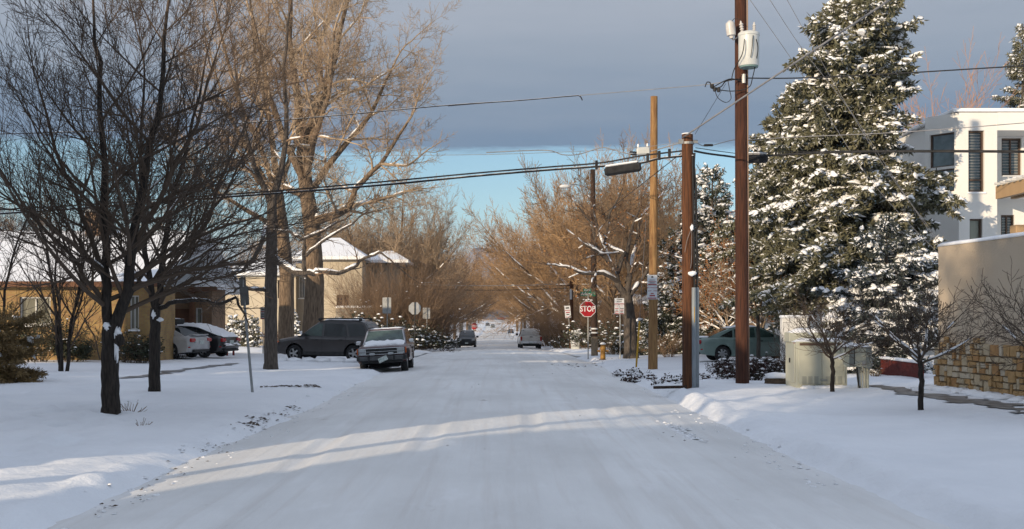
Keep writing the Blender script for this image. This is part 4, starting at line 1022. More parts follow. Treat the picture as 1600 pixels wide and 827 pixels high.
# dark wagon facing us across from it
py_ = 114.0; px_ = (730 - CX) / FPX * py_
far = dict(WAGON, paint=paint('black_wagon_paint', (.018, .019, .021)), boxes=[('headlight', LAMP, (2.12, .64, .82), (.14, .30, .17), .03), ('grille', BLACKP, (2.2, 0, .80), (.06, .8, .2), .01), ('bumper', BLACKP, (2.16, 0, .52), (.2, 1.6, .22), .05), ('mirror', BLACKP, (.85, 1.02, 1.12), (.12, .24, .17), .03), ('plate', PLATE, (2.27, 0, .52), (.02, .3, .14), .003), ('roof_rail', BLACKP, (-.6, .6, 1.79), (1.8, .05, .05), .01)])
t = car('parked_car', 'black sport utility wagon parked nose towards us opposite the off-white pickup', far, (px_, py_, float(prof(py_)) + .02), R(-90))
snow_sheet(t, [(-1.6, 1.72), (.1, 1.755)], -.5, .5, .02, 22)
for (px, y, colr, rz, lab, offx) in ((798, 346, (.045, .05, .06), -90, 'dark sedan far down the hill street, first past the off-white pickup', 0), (770, 450, (.16, .17, .15), -90, 'grey-green sedan coming up the middle of the far hill street', 0), (762, 478, (.02, .02, .024), -90, 'black car parked at the far kerb just past the grey-green sedan', 0),
                              (795, 520, (.03, .03, .034), 90, 'small dark car climbing near the top of the far hill', 0), (799, 600, (.12, .12, .13), 90, 'tiny grey car parked on the top of the hill', 0)):
    cc = paint('far_paint', colr); x = (px - CX) / FPX * y
    car('far_car', lab, sedan(cc), (x, y, float(prof(y)) + .05), R(rz))
cc = paint('red_paint', (.20, .035, .03)); x = (784 - CX) / FPX * 690
t = car('far_truck', 'dull red truck standing broadside at the crest of the hill', dict(PK, paint=cc, boxes=[]), (x, 690, gz(x, 690) + .2), R(4))
# ------------------------------------------------------------------ houses and walls
def brick_mat(name, c1, c2, mortar, sx=.24, sz=.08, c3=None, axis='X'):
    m = bpy.data.materials.new(name); m.use_nodes = True
    t = m.node_tree; b = t.nodes['Principled BSDF']; b.inputs['Roughness'].default_value = .9
    tcn = t.nodes.new('ShaderNodeTexCoord'); sp = t.nodes.new('ShaderNodeSeparateXYZ'); t.links.new(tcn.outputs['Object'], sp.inputs[0])
    ad = t.nodes.new('ShaderNodeMath'); ad.operation = 'ADD'; t.links.new(sp.outputs['X'], ad.inputs[0]); t.links.new(sp.outputs['Y'], ad.inputs[1])
    cb = t.nodes.new('ShaderNodeCombineXYZ'); t.links.new(ad.outputs[0], cb.inputs[0]); t.links.new(sp.outputs['Z'], cb.inputs[1])
    br = t.nodes.new('ShaderNodeTexBrick'); t.links.new(cb.outputs[0], br.inputs['Vector'])
    br.inputs['Color1'].default_value = (*c1, 1); br.inputs['Color2'].default_value = (*c2, 1); br.inputs['Mortar'].default_value = (*mortar, 1)
    br.inputs['Scale'].default_value = 1; br.inputs['Brick Width'].default_value = sx; br.inputs['Row Height'].default_value = sz; br.inputs['Mortar Size'].default_value = .008; br.inputs['Bias'].default_value = -.2
    n = t.nodes.new('ShaderNodeTexNoise'); n.inputs['Scale'].default_value = 1.3; n.inputs['Detail'].default_value = 6; t.links.new(tcn.outputs['Object'], n.inputs['Vector'])
    mr = t.nodes.new('ShaderNodeMapRange'); mr.inputs[1].default_value = .35; mr.inputs[2].default_value = .7; mr.inputs[3].default_value = .75; mr.inputs[4].default_value = 1.1; t.links.new(n.outputs['Fac'], mr.inputs[0])
    v = t.nodes.new('ShaderNodeVectorMath'); v.operation = 'SCALE'; t.links.new(br.outputs['Color'], v.inputs[0]); t.links.new(mr.outputs[0], v.inputs['Scale'])
    t.links.new(v.outputs[0], b.inputs['Base Color'])
    bp = t.nodes.new('ShaderNodeBump'); bp.inputs['Strength'].default_value = .5; bp.inputs['Distance'].default_value = .01; t.links.new(br.outputs['Fac'], bp.inputs['Height']); bp.invert = True; t.links.new(bp.outputs[0], b.inputs['Normal'])
    return m
YBRICK = brick_mat('yellow_brick', (.36, .235, .085), (.30, .165, .075), (.26, .20, .12), .23, .08)
RBRICK = brick_mat('brown_brick', (.22, .125, .07), (.26, .16, .08), (.17, .13, .10), .23, .08)
FASCIA = M('brown_fascia', (.16, .075, .038), .7, (.11, .05, .03), 3)
WFRAME = M('white_frame', (.62, .62, .60), .55, (.5, .5, .49), 4)
BFRAME = M('brown_frame', (.13, .085, .06), .6, (.09, .06, .045), 4)
CURTAIN = M('curtain', (.30, .29, .24), .8, (.19, .19, .16), 9, .35, .65, (1, 1, .05))
PANE = M('window_glass', (.022, .027, .030), .05, (.05, .055, .055), 2.0, spec=.8)
PANEC = M('curtained_glass', (.24, .235, .19), .12, (.12, .12, .10), 7, .4, .65, (1, 1, .04), spec=.8)
STUCCO = M('tan_stucco', (.53, .465, .36), .95, (.45, .39, .30), .9, .3, .75, bump=.25, bscale=60)
STUCCO_G = M('grey_stucco', (.36, .325, .27), .95, (.31, .28, .235), .9, .3, .75, bump=.25, bscale=60)
WHITE = M('white_stucco', (.78, .765, .73), .9, (.70, .685, .65), .7, .3, .75, bump=.2, bscale=70)
TANPL = M('tan_plaster', (.52, .43, .325), .95, (.43, .35, .26), .45, .3, .7, (1, 1, .6), bump=.35, bscale=35)
SHINGLE = M('roof_shingle', (.10, .085, .075), .95, (.06, .05, .045), 12, bump=.6)
def wall_face(parent, o, u, W, H, th, holes, mat, name='wall'):
    """vertical wall from o along unit vector u (outside is u x z), with rectangular openings (x0, x1, z0, z1)"""
    u = Vector((u[0], u[1], 0)).normalized(); nrm = u.cross(Vector((0, 0, 1))); o = Vector(o)
    xs = sorted({0, W, *[h[0] for h in holes], *[h[1] for h in holes]}); zs = sorted({0, H, *[h[2] for h in holes], *[h[3] for h in holes]})
    m = MB(); hole = lambda i, j: any(h[0] <= (xs[i] + xs[i + 1]) / 2 <= h[1] and h[2] <= (zs[j] + zs[j + 1]) / 2 <= h[3] for h in holes)
    V = {}; 
    def v(i, j, k):
        key = (i, j, k)
        if key not in V: V[key] = len(m.v); p = o + u * xs[i] + Vector((0, 0, zs[j])) - nrm * (th if k else 0); m.v.append(tuple(p))
        return V[key]
    nx, nz = len(xs) - 1, len(zs) - 1
    for i in range(nx):
        for j in range(nz):
            if hole(i, j): continue
            m.f.append([v(i, j, 0), v(i + 1, j, 0), v(i + 1, j + 1, 0), v(i, j + 1, 0)]); m.f.append([v(i, j, 1), v(i, j + 1, 1), v(i + 1, j + 1, 1), v(i + 1, j, 1)])
            for (a, b_, di, dj) in (((i, j), (i + 1, j), 0, -1), ((i + 1, j), (i + 1, j + 1), 1, 0), ((i + 1, j + 1), (i, j + 1), 0, 1), ((i, j + 1), (i, j), -1, 0)):
                I, J = i + di, j + dj
                if I < 0 or I >= nx or J < 0 or J >= nz or hole(I, J): m.f.append([v(*a, 0), v(*b_, 0), v(*b_, 1), v(*a, 1)])
    m.mi = [0] * len(m.f)
    return m.build(name, mat, parent)
def window(parent, o, u, w_, h, frame, pane, depth=.10, cols=2, rows=1, fw=.06, sill=None, name='window', shutters=None, drop=None):
    """o: lower left corner on the outer wall plane; the frame sits in the opening, the pane deeper"""
    u = Vector((u[0], u[1], 0)).normalized(); n = u.cross(Vector((0, 0, 1))); Z = Vector((0, 0, 1)); o = Vector(o); rz = math.atan2(u.y, u.x)
    def bx(m, a0, a1, z0, z1, d0, d1): m.box(o + u * (a0 + a1) / 2 + Z * (z0 + z1) / 2 - n * (d0 + d1) / 2, (a1 - a0, d1 - d0, z1 - z0), rz)
    m = MB(); d0, d1 = depth * .45, depth * .95
    bx(m, 0, fw, 0, h, d0, d1); bx(m, w_ - fw, w_, 0, h, d0, d1); bx(m, fw, w_ - fw, 0, fw, d0, d1); bx(m, fw, w_ - fw, h - fw, h, d0, d1)
    for c in range(1, cols): bx(m, w_ * c / cols - fw * .4, w_ * c / cols + fw * .4, fw, h - fw, d0 + .004, d1)
    if drop: rows = 1; bx(m, fw, w_ - fw, h * drop - fw * .5, h * drop + fw * .5, d0 + .006, d1)
    for r_ in range(1, rows): bx(m, fw, w_ - fw, h * r_ / rows - fw * .3, h * r_ / rows + fw * .3, d0 + .006, d1)
    f = m.build(name, frame, parent)
    m = MB(); bx(m, fw * .5, w_ - fw * .5, fw * .5, h - fw * .5, depth * .75, depth * .80); m.build('pane', pane, f)
    if shutters:
        m = MB(); k = int((h - 2 * fw) / .11)
        for i in range(k):
            zc = fw + (i + .5) * (h - 2 * fw) / k
            m.box(o + u * w_ / 2 + Z * zc - n * (depth * .70), (w_ - 2 * fw - .02, .02, .035), mat=Matrix.Rotation(rz, 3, 'Z') @ Matrix.Rotation(R(35), 3, 'X'))
        m.build('shutter', shutters, f)
    if sill:
        m = MB(); bx(m, -.05, w_ + .05, -.07, -.003, -.06, depth); m.build('sill', sill, f)
    return f
def roof_prism(parent, pts_low, pts_high, name, mat, th=.16):
    """one roof plane from an eave line to a ridge line, given thickness"""
    a, b_ = Vector(pts_low[0]), Vector(pts_low[1]); c, d = Vector(pts_high[0]), Vector(pts_high[1]); n = (b_ - a).cross(d - a).normalized()
    if n.z < 0: n = -n
    q = [a, b_, c, d]; m = MB(); m.add(q + [p - n * th for p in q], [(0, 1, 2, 3), (7, 6, 5, 4)] + [(i, (i + 1) % 4, 4 + (i + 1) % 4, 4 + i) for i in range(4)])
    return m.build(name, mat, parent)
SNOWROOF = M('roof_snow', (.86, .87, .89), .75, (.80, .82, .85), .7, bump=.4, bscale=2.5)

# ---- brick bungalow
h = thing('brick_house', 'low yellow brick house with snow covered roof behind the dark forked tree', 'house')
Z0 = -.05; YB = 46.0; xl, xr_ = -25.0, (236 - CX) / FPX * YB
ez = 3.28
wx = lambda px, y: (px - CX) / FPX * y
w0, w1 = wx(31, YB) - xl, wx(79, YB) - xl; s0, s1 = wx(203, YB) - xl, wx(217, YB) - xl
zt = lambda py, y: CAMZ - (py - CY) / FPX * y - Z0
wall_face(h, (xl, YB, Z0), (1, 0), xr_ - xl, ez - Z0, .25, [(w0, w1, zt(508, YB), zt(464, YB)), (s0, s1, zt(515, YB), zt(462, YB))], YBRICK)
wall_face(h, (xr_, YB + .25, Z0), (0, 1), 3.2, ez - Z0, .25, [], YBRICK)
wall_face(h, (xl, YB + 10, Z0), (0, -1), 9.75, ez - Z0, .25, [], YBRICK)
window(h, (xl + w0, YB, Z0 + zt(508, YB)), (1, 0), w1 - w0, zt(464, YB) - zt(508, YB), WFRAME, PANEC, .16, 2, sill=SNOWCAP)
window(h, (xl + s0, YB, Z0 + zt(515, YB)), (1, 0), s1 - s0, zt(462, YB) - zt(515, YB), WFRAME, PANEC, .16, 2, fw=.045, sill=SNOWCAP)
MB().box((wx(133, YB), YB - .012, 2 - (545 - CY) / FPX * YB), (.5, .03, .14)).build('vent', BFRAME, h)
# the wing set back behind the parked cars
YW = 57.0; xw0, xw1 = -19.5, wx(331, YW)
g0, g1 = wx(258, YW) - xw0, wx(300, YW) - xw0; k0, k1 = wx(306, YW) - xw0, wx(316, YW) - xw0
wall_face(h, (xw0, YW, .1), (1, 0), xw1 - xw0, 3.4, .25, [(g0, g1, .02, 2.35), (k0, k1, 1.0, 2.4)], RBRICK)
wall_face(h, (xw1, YW + .25, .1), (0, 1), 2.6, 3.4, .25, [], RBRICK)
MB().box((xw0 + (g0 + g1) / 2, YW + .12, 1.3), (g1 - g0 - .02, .06, 2.3)).build('garage_door', FASCIA, h)
window(h, (wx(306, YW), YW, 1.1), (1, 0), wx(316, YW) - wx(306, YW), 1.4, WFRAME, PANEC, .16, 1, sill=SNOWCAP)
MB().box((wx(302.5, YW), YW - .3, 1.7), (.2, .25, 3.3)).build('porch_post', FASCIA, h)
MB().box(((xl + xr_) / 2 - .2, YB - .44, ez + .06), (xr_ - xl + 1.2, .10, .22)).build('gutter', FASCIA, h)
MB().box(((xw0 + xw1) / 2, YW - .62, 3.42), (xw1 - xw0 + .8, .10, .22)).build('gutter', FASCIA, h)
roof_prism(h, [(xl - .7, YB - .42, ez + .16), (xr_ + .35, YB - .42, ez + .16)], [(xr_ + .35, YB + 7.6, 6.05), (xl - .7, YB + 7.6, 6.05)], 'roof', SNOWROOF, .14)
roof_prism(h, [(xl - .7, YB + 16, ez + .1), (xr_ + .35, YB + 16, ez + .1)], [(xr_ + .35, YB + 7.603, 6.05), (xl - .7, YB + 7.603, 6.05)], 'roof', SNOWROOF, .14)
roof_prism(h, [(xr_ - 3, YW - .6, 3.52), (xw1 + .4, YW - .6, 3.52)], [(xw1 - 1.4, YW + 1.9, 5.3), (xr_ - 3, YW + 1.9, 5.3)], 'roof', SNOWROOF, .14)
roof_prism(h, [(xw1 + .4, YW - .6, 3.517), (xw1 + .4, YW + 3.4, 3.517)], [(xw1 - 1.4, YW + 1.95, 5.3), (xw1 - 1.4, YW + 1.9, 5.3)], 'roof', SNOWROOF, .14)
wall_face(h, (xl + .3, YB + 3.45, Z0), (1, 0), 7.0, ez - Z0, .2, [], YBRICK)
m = MB().bbox((wx(152, 53), 53, 6.1), (.9, .7, 1.5), .02); ch = m.build('chimney', RBRICK, h)
MB().bbox((wx(152, 53), 53, 6.9), (1.0, .8, .14), .03).build('snow', SNOWCAP, ch)

# ---- tan stucco house across the side street
YS = 86.0; zg = float(prof(YS)) - .1; sw = lambda px: wx(px, YS); sz = lambda py: CAMZ - (py - CY) / FPX * YS
h = thing('stucco_house', 'two-storey tan stucco house with snowy hipped roof beyond the charcoal wagon', 'house')
def swin(x0, x1, y0, y1, yw, ox): return (wx(x0, yw) - ox, wx(x1, yw) - ox, CAMZ - (y1 - CY) / FPX * yw - zg, CAMZ - (y0 - CY) / FPX * yw - zg)
def front(yw, px0, px1, ptop, wins, mat):
    ox = wx(px0, yw); Wd = wx(px1, yw) - ox; H_ = CAMZ - (ptop - CY) / FPX * yw - zg
    hs = [swin(*w4, yw, ox) for w4 in wins]
    wall_face(h, (ox, yw, zg), (1, 0), Wd, H_, .3, hs, mat)
    for q in hs: window(h, (ox + q[0], yw, zg + q[2]), (1, 0), q[1] - q[0], q[3] - q[2], WFRAME if mat is STUCCO_G else BFRAME, PANE, .22, 2, fw=.09, sill=SNOWCAP if mat is STUCCO_G else None)
    return ox, Wd, H_
a = front(YS, 345, 462, 428, [(376, 388, 505, 530), (435, 448, 496, 516), (434, 450, 438, 466)], STUCCO)
b1 = front(YS + 1.2, 462, 512, 412, [(467, 476, 432, 466), (498, 505, 458, 478), (498, 506, 488, 512)], STUCCO_G)
c1 = front(YS - .6, 505, 566, 404, [(526, 536, 461, 478), (536.5, 545, 461, 478)], STUCCO)
d1 = front(YS + 2.5, 566, 622, 408, [(572, 584, 470, 486), (600, 610, 452, 470)], STUCCO_G)
for px, yy0, top in ((345, YS, 428), (622, YS + 2.5, 408)):
    xq = wx(px, yy0); wall_face(h, (xq, yy0 + (.3 if px > 500 else 9), zg), (0, 1 if px > 500 else -1), 8.7, CAMZ - (top - CY) / FPX * yy0 - zg, .3, [], STUCCO)
for px in (505, 566):
    xq = wx(px, YS - .6); wall_face(h, (xq, YS - .3, zg), (0, 1) if px == 566 else (0, 1), 2.5, c1[2], .02, [], STUCCO)
def hip(x0, x1, y0, y1, ze, zr_, inset, mat=SNOWROOF):
    ym = (y0 + y1) / 2; A, B, C_, D = (x0, y0, ze), (x1, y0, ze), (x1, y1, ze), (x0, y1, ze); Rl, Rr = (x0 + inset, ym, zr_), (x1 - inset, ym, zr_)
    m = MB(); lo = [Vector(p) - Vector((0, 0, .22)) for p in (A, B, C_, D)]
    m.add([A, B, C_, D, Rl, Rr] + lo, [(0, 1, 5, 4), (1, 2, 5), (2, 3, 4, 5), (3, 0, 4), (6, 7, 1, 0), (7, 8, 2, 1), (8, 9, 3, 2), (9, 6, 0, 3), (9, 8, 7, 6)])
    m.build('roof', mat, h)
hip(wx(340, YS), wx(470, YS), YS - .5, YS + 11, CAMZ + (CY - 426) / FPX * YS, CAMZ + (CY - 385) / FPX * YS, 4.0)
hip(wx(452, YS), wx(575, YS), YS - 1.2, YS + 9, CAMZ + (CY - 402) / FPX * YS, CAMZ + (CY - 366) / FPX * YS, 2.6)
hip(wx(560, YS), wx(635, YS), YS + 1.7, YS + 10, CAMZ + (CY - 404) / FPX * YS, CAMZ + (CY - 385) / FPX * YS, 1.5)
MB().box((wx(556, YS - 1.4), YS - 1.5, sz(484)), (wx(585, YS) - wx(525, YS), 1.8, .18)).build('balcony_floor', STUCCO, h)
m = MB(); x0, x1 = wx(525, YS - 2.4), wx(585, YS - 2.4)
m.box(((x0 + x1) / 2, YS - 2.4, sz(480)), (x1 - x0, .15, .16)); m.build('balcony_rail', SNOWCAP, h)
MB().box(((x0 + x1) / 2, YS - 2.4, sz(490)), (x1 - x0, .12, .70)).build('balcony_wall', STUCCO_G, h)
MB().box((wx(530, YS - 2.4), YS - 2.3, (zg + sz(490)) / 2), (.3, .3, sz(490) - zg)).box((wx(580, YS - 2.4), YS - 2.3, (zg + sz(490)) / 2), (.3, .3, sz(490) - zg)).build('balcony_post', STUCCO, h)
m = MB(); m.lathe([(.01, 2.4), (.7, 2.3), (1.0, 1.7), (1.0, 0)], (wx(352, YS) + .2, YS - .06, zg), n=20)
MB().box((wx(360, YS), YS - .03, zg + 1.05), (1.3, .05, 2.1)).build('arched_door', BFRAME, h)
# snow-topped garden railing in front of it
f = thing('railing', 'black metal garden railing with a snow topped rail before the tan house', 'fence')
YF = 79.0; zf = float(prof(YF)) - .05; fx0, fx1 = wx(352, YF), wx(470, YF); m = MB()
k = 44
for i in range(k + 1): m.box((fx0 + (fx1 - fx0) * i / k, YF, zf + .55), (.025, .025, 1.1))
m.box(((fx0 + fx1) / 2, YF, zf + .25), (fx1 - fx0, .03, .04)); m.build('picket_panel', BLACKP, f)
MB().box(((fx0 + fx1) / 2, YF, zf + 1.12), (fx1 - fx0, .06, .05)).build('rail', BLACKP, f)
MB().bbox(((fx0 + fx1) / 2, YF, zf + 1.175), (fx1 - fx0, .09, .06), .02).build('snow', SNOWCAP, f)

PANEB = M('blind_glass', (.10, .115, .125), .08, (.05, .06, .065), 3, spec=.8); BLIND = M('louvre_blind', (.34, .34, .33), .6, (.27, .27, .265), 4)
# ---- white modern house on the right
YH = 45.9; h = thing('white_house', 'white modern house with tall shuttered windows behind the snowy spruce', 'house')
hz0 = .2
def hx(px): return wx(px, YH)
def hzz(py): return CAMZ - (py - CY) / FPX * YH
x0, x1, x2 = hx(1498), hx(1512), hx(1680)
top = hzz(176)
win = [(1512, 1538, 204, 300), (1514, 1535, 342, 400)]
hs = [(hx(a) - x1 + .03, hx(b_) - x1, hzz(d) - hz0, hzz(c) - hz0) for a, b_, c, d in win]
wall_face(h, (x1 - .35, YH, hz0), (1, 0), hx(1558) - x1 + .35, top - hz0, .35, [(q[0] + .35, q[1] + .35, q[2], q[3]) for q in hs], WHITE)
window(h, (x1 + hs[0][0], YH, hz0 + hs[0][2]), (1, 0), hs[0][1] - hs[0][0], hs[0][3] - hs[0][2], BFRAME, PANEB, .28, 1, drop=.2, fw=.07, shutters=BLIND, sill=SNOWCAP)
window(h, (x1 + hs[1][0], YH, hz0 + hs[1][2]), (1, 0), hs[1][1] - hs[1][0], hs[1][3] - hs[1][2], BFRAME, PANEC, .28, 1, fw=.06)
# angled bay on the spruce side
ux, uy = -.60, .80; bw = 1.5
bo = Vector((x1 - .35, YH, hz0)) + Vector((ux, uy, 0)) * bw
cuts = [(.2, 1.3)]
hb = []
for (p0, p1) in cuts: hb += [(p0, p1, hzz(298) - hz0, hzz(262) - hz0), (p0, p1, hzz(258) - hz0, hzz(205) - hz0)]
wall_face(h, bo, (-ux, -uy), bw, top - hz0, .3, hb, WHITE)
for q in hb: window(h, bo + Vector((-ux, -uy, 0)) * q[0] + Vector((0, 0, q[2])), (-ux, -uy), q[1] - q[0], q[3] - q[2], BFRAME, PANEB, .2, 1, fw=.05)
# recessed part with balcony door on the right
YR = YH + 1.6; rx0 = hx(1558)
r_ = lambda px: wx(px, YR); rzz = lambda py: CAMZ - (py - CY) / FPX * YR
hr = [(r_(1565) - rx0, r_(1596) - rx0, rzz(275) - hz0, rzz(216) - hz0), (r_(1549 + 15) - rx0, r_(1585) - rx0, .4, rzz(336) - hz0), (r_(1610) - rx0, r_(1660) - rx0, rzz(300) - hz0, rzz(210) - hz0)]
wall_face(h, (rx0, YR, hz0), (1, 0), x2 + 3 - rx0, top - hz0, .3, hr, WHITE)
for q in hr: window(h, (rx0 + q[0], YR, hz0 + q[2]), (1, 0), q[1] - q[0], q[3] - q[2], BFRAME, PANEB, .22, 2, fw=.07, shutters=BLIND)
wall_face(h, (rx0, YH + .35, hz0), (0, 1), 1.25, top - hz0, .3, [], WHITE)
MB().bbox(((x1 + x2) / 2 + 1.2, YH + 1.02, (top + hzz(204)) / 2), (x2 - x1 + 3, 1.9, top - hzz(204)), .01).build('fascia_band', WHITE, h) if False else None
MB().box(((rx0 + x2) / 2 + 1.5, YH + .76, hzz(190)), (x2 - rx0 + 3.0, 1.6, top - hzz(204))).build('roof_overhang', WHITE, h)
MB().bbox(((x1 + x2) / 2 + 1.2, YH + 3.2, top + .10), (x2 - x1 + 3.6, 6.5, .14), .03).build('snow', SNOWCAP, h)
MB().box(((x1 + x2) / 2 + 1.2, YH + 5.2, (top + hz0) / 2), (x2 - x1 + 3.2, 6.5, top - hz0 - .02)).build('rear_wall', WHITE, h)
m = MB(); m.box((hx(1600), YH - .55, hzz(278)), (hx(1650) - hx(1565), .06, .06)); m.box((hx(1600), YH - .55, hzz(290)), (hx(1650) - hx(1565), .04, .04))
for k in range(6): m.box((hx(1566) + k * .42, YH - .55, hzz(288)), (.04, .04, .5))
m.build('balcony_railing', WFRAME, h)
MB().box((hx(1600) + .2, YH + .4, hzz(300)), (hx(1650) - hx(1560), 2.0, .25)).build('balcony_floor', WHITE, h)
# white chimney block rising behind the spruces
cx0, cx1 = wx(1233, 62), wx(1268, 62); h = thing('white_house', 'plain white stucco house block mostly hidden behind the spruces', 'house')
MB().box(((cx0 + cx1) / 2, 62.6, (CAMZ + (CY - 302) / FPX * 62) / 2 + .2), (cx1 - cx0, 1.2, CAMZ + (CY - 302) / FPX * 62 - .2)).build('chimney', WHITE, h)
wall_face(h, (wx(1190, 65), 65, .2), (1, 0), 9, 5.2, .3, [(2.2, 3.4, 2.6, 4.0)], WHITE); window(h, (wx(1190, 65) + 2.2, 65, 2.8), (1, 0), 1.2, 1.4, BFRAME, PANE, .2, 2)
MB().bbox((wx(1190, 65) + 4.5, 67, 5.5), (9.4, 5, .25), .05).build('roof', SNOWCAP, h)

# ---- tall plastered boundary wall with a stone foot
gA = gp(1466, 607); gB = gp(1600, 624)
STONEC = [M('sandstone_%s' % n, c, .9, tuple(v * .72 for v in c), 6, .3, .7, bump=.6, bscale=18) for n, c in (('ochre', (.46, .29, .13)), ('buff', (.52, .42, .28)), ('rust', (.40, .225, .095)), ('cream', (.57, .49, .37)))]
MORTAR = M('mortar', (.30, .24, .17), .95, (.24, .19, .13), 12)
h = thing('stone_wall', 'tall tan plastered wall with a snow cap and an irregular stone foot', 'wall')
A = Vector((gA[0], gA[1], 0)); u = Vector((gB[0] - gA[0], gB[1] - gA[1], 0)).normalized(); LW = 9.5
n_ = u.cross(Vector((0, 0, 1)));
if n_.x > 0: n_ = -n_
topz = 3.72; z0 = .0
m = MB(); q = [A, A + u * LW, A + u * LW - n_ * .45, A - n_ * .45]
def slab(m, q, z0, z1): m.add([(p.x, p.y, z0) for p in q] + [(p.x, p.y, z1) for p in q], [(3, 2, 1, 0), (4, 5, 6, 7)] + [(i, (i + 1) % 4, 4 + (i + 1) % 4, 4 + i) for i in range(4)])
slab(m, q, 1.0, topz); m.build('plaster_wall', TANPL, h)
e = .05; q2 = [A + n_ * .02 - u * .1, A + u * LW + n_ * .02, A + u * LW - n_ * .47, A - n_ * .47 - u * .1]; m = MB(); slab(m, q2, -.1, 1.30); m.build('stone_backing', MORTAR, h)
rs = random.Random(61); m = MB(); cols = []
zc = gz(gA[0], gA[1]) - .1; row = 0; filled = set(); g = .135
nxs, nzs = int(LW / g), 11
for j in range(nzs):
    for i in range(nxs):
        if (i, j) in filled: continue
        wn = rs.choice((1, 1, 2, 2, 2)); hn = rs.choice((1, 1, 2, 2, 1))
        while any((i + a_, j + c_) in filled for a_ in range(wn) for c_ in range(hn)): wn = hn = 1; break
        for a_ in range(wn):
            for c_ in range(hn): filled.add((i + a_, j + c_))
        if j + hn > 9 and rs.random() < .30 * (j + hn - 8): continue
        x0_, x1_ = i * g + .012, (i + wn) * g - .012; za, zb_ = zc + j * g + .012, zc + (j + hn) * g - .012; d = rs.uniform(.035, .085)
        m.cur = rs.choice((0, 0, 1, 1, 2, 3)); jt = lambda: rs.uniform(-.012, .012)
        c4 = [(x0_ + jt(), za + jt()), (x1_ + jt(), za + jt()), (x1_ + jt(), zb_ + jt()), (x0_ + jt(), zb_ + jt())]
        P = [A - u * .1 + u * a_ + n_ * .018 + Vector((0, 0, b_)) for a_, b_ in c4]; cx_ = sum((p for p in P), Vector()) / 4
        F_ = [p + (cx_ - p) * .08 + n_ * d + n_ * jt() for p in P]; m.add(P + F_, [(4, 5, 6, 7)] + [(k, (k + 1) % 4, 4 + (k + 1) % 4, 4 + k) for k in range(4)])
m.build('stone_facing', STONEC, h)
m = MB(); m.tube([A - n_ * .22 + u * (k * LW / 12 - .02) + Vector((0, 0, topz + .01)) for k in range(13)], [.25 + .01 * math.sin(k * 2.1) for k in range(13)], 12)
for i_, v_ in enumerate(m.v): m.v[i_] = (v_[0], v_[1], topz - .02 + max(0, (v_[2] - topz)) * .42)
m.build('snow', SNOWCAP, h, True)
slabm = MB(); rs2 = random.Random(4)
for k in range(16): p = A + u * (k * .6 - .2) + n_ * .25; slabm.blob((p.x, p.y, gz(p.x, p.y) - .02), (.9, .5, .22), rs2, .25, 9, 5, True, rs2.uniform(0, 3))
slabm.build('snow', SNOWCAP, h, True)

# ---- pergola over the wall
h = thing('pergola', 'tan wooden pergola beams on a post rising above the plastered wall', 'pergola')
YP = 33.0; WOODT = M('tan_painted_wood', (.40, .27, .15), .7, (.33, .22, .12), 5, .3, .7, (1, 1, .2))
p0 = at(1580, 420, YP)
MB().bbox((at(1594, 0, YP).x, YP, 1.9), (.42, .42, 3.6 - .1 + (CY - 300) / FPX * YP - 1.6), .02).build('post', WOODT, h)
zb_ = CAMZ + (CY - 292) / FPX * YP
for k in range(4):
    xk = at(1572, 0, YP).x + .35 + k * .45; m = MB()
    m.prism([(0, .02), (.3, -.20), (2.4, -.20), (2.4, .18), (-.2, .18), (-.2, .10)], (xk, YP - .9, zb_), (0, 1, 0), (0, 0, 1), .16); m.build('beam', WOODT, h)
m = MB()
for k in range(7): m.box((at(1560, 0, YP).x + 1.85, YP - 1.0 + k * .36, zb_ + .22), (2.9, .08, .07))
m.build('slat', WFRAME, h)
MB().bbox((at(1560, 0, YP).x + 1.9, YP + .0, zb_ + .29), (2.6, 2.2, .05), .015).build('snow', SNOWCAP, h)

# ---- red timber planter wall, grey low wall, cabinets
h = thing('retaining_wall', 'low dark red timber retaining wall with snow along its top', 'wall')
REDW = M('red_timber', (.135, .022, .016), .8, (.085, .016, .013), 5, .3, .7, (.3, 1, 1.5), bump=.3)
a_, b_ = at(1381, 575, 34.5), at(1441, 565, 31.0); gq = gz(a_.x, 34.5)
dv = Vector((b_.x - a_.x, b_.y - a_.y, 0)); Lr = dv.length; rz = math.atan2(dv.y, dv.x); c = (a_ + b_) / 2
MB().bbox((c.x, c.y, gq + .22), (Lr, .10, .50), .01, rz).build('plank_face', REDW, h)
MB().bbox((a_.x, a_.y, gq + .24), (.14, .16, .62), .01, rz).build('post', REDW, h)
MB().bbox((c.x, c.y, gq + .51), (Lr + .1, .24, .07), .02, rz).build('snow', SNOWCAP, h)
h = thing('low_wall', 'short white stucco wall end with snow on top, behind the utility cabinet', 'wall')
pa = at(1243, 497, 38); MB().bbox((pa.x, 38.2, (pa.z + .3) / 2), (.85, .35, pa.z - .3), .03).build('wall_block', STUCCO_G if False else WHITE, h); MB().bbox((pa.x, 38.2, pa.z + .04), (.9, .40, .10), .03).build('snow', SNOWCAP, h)
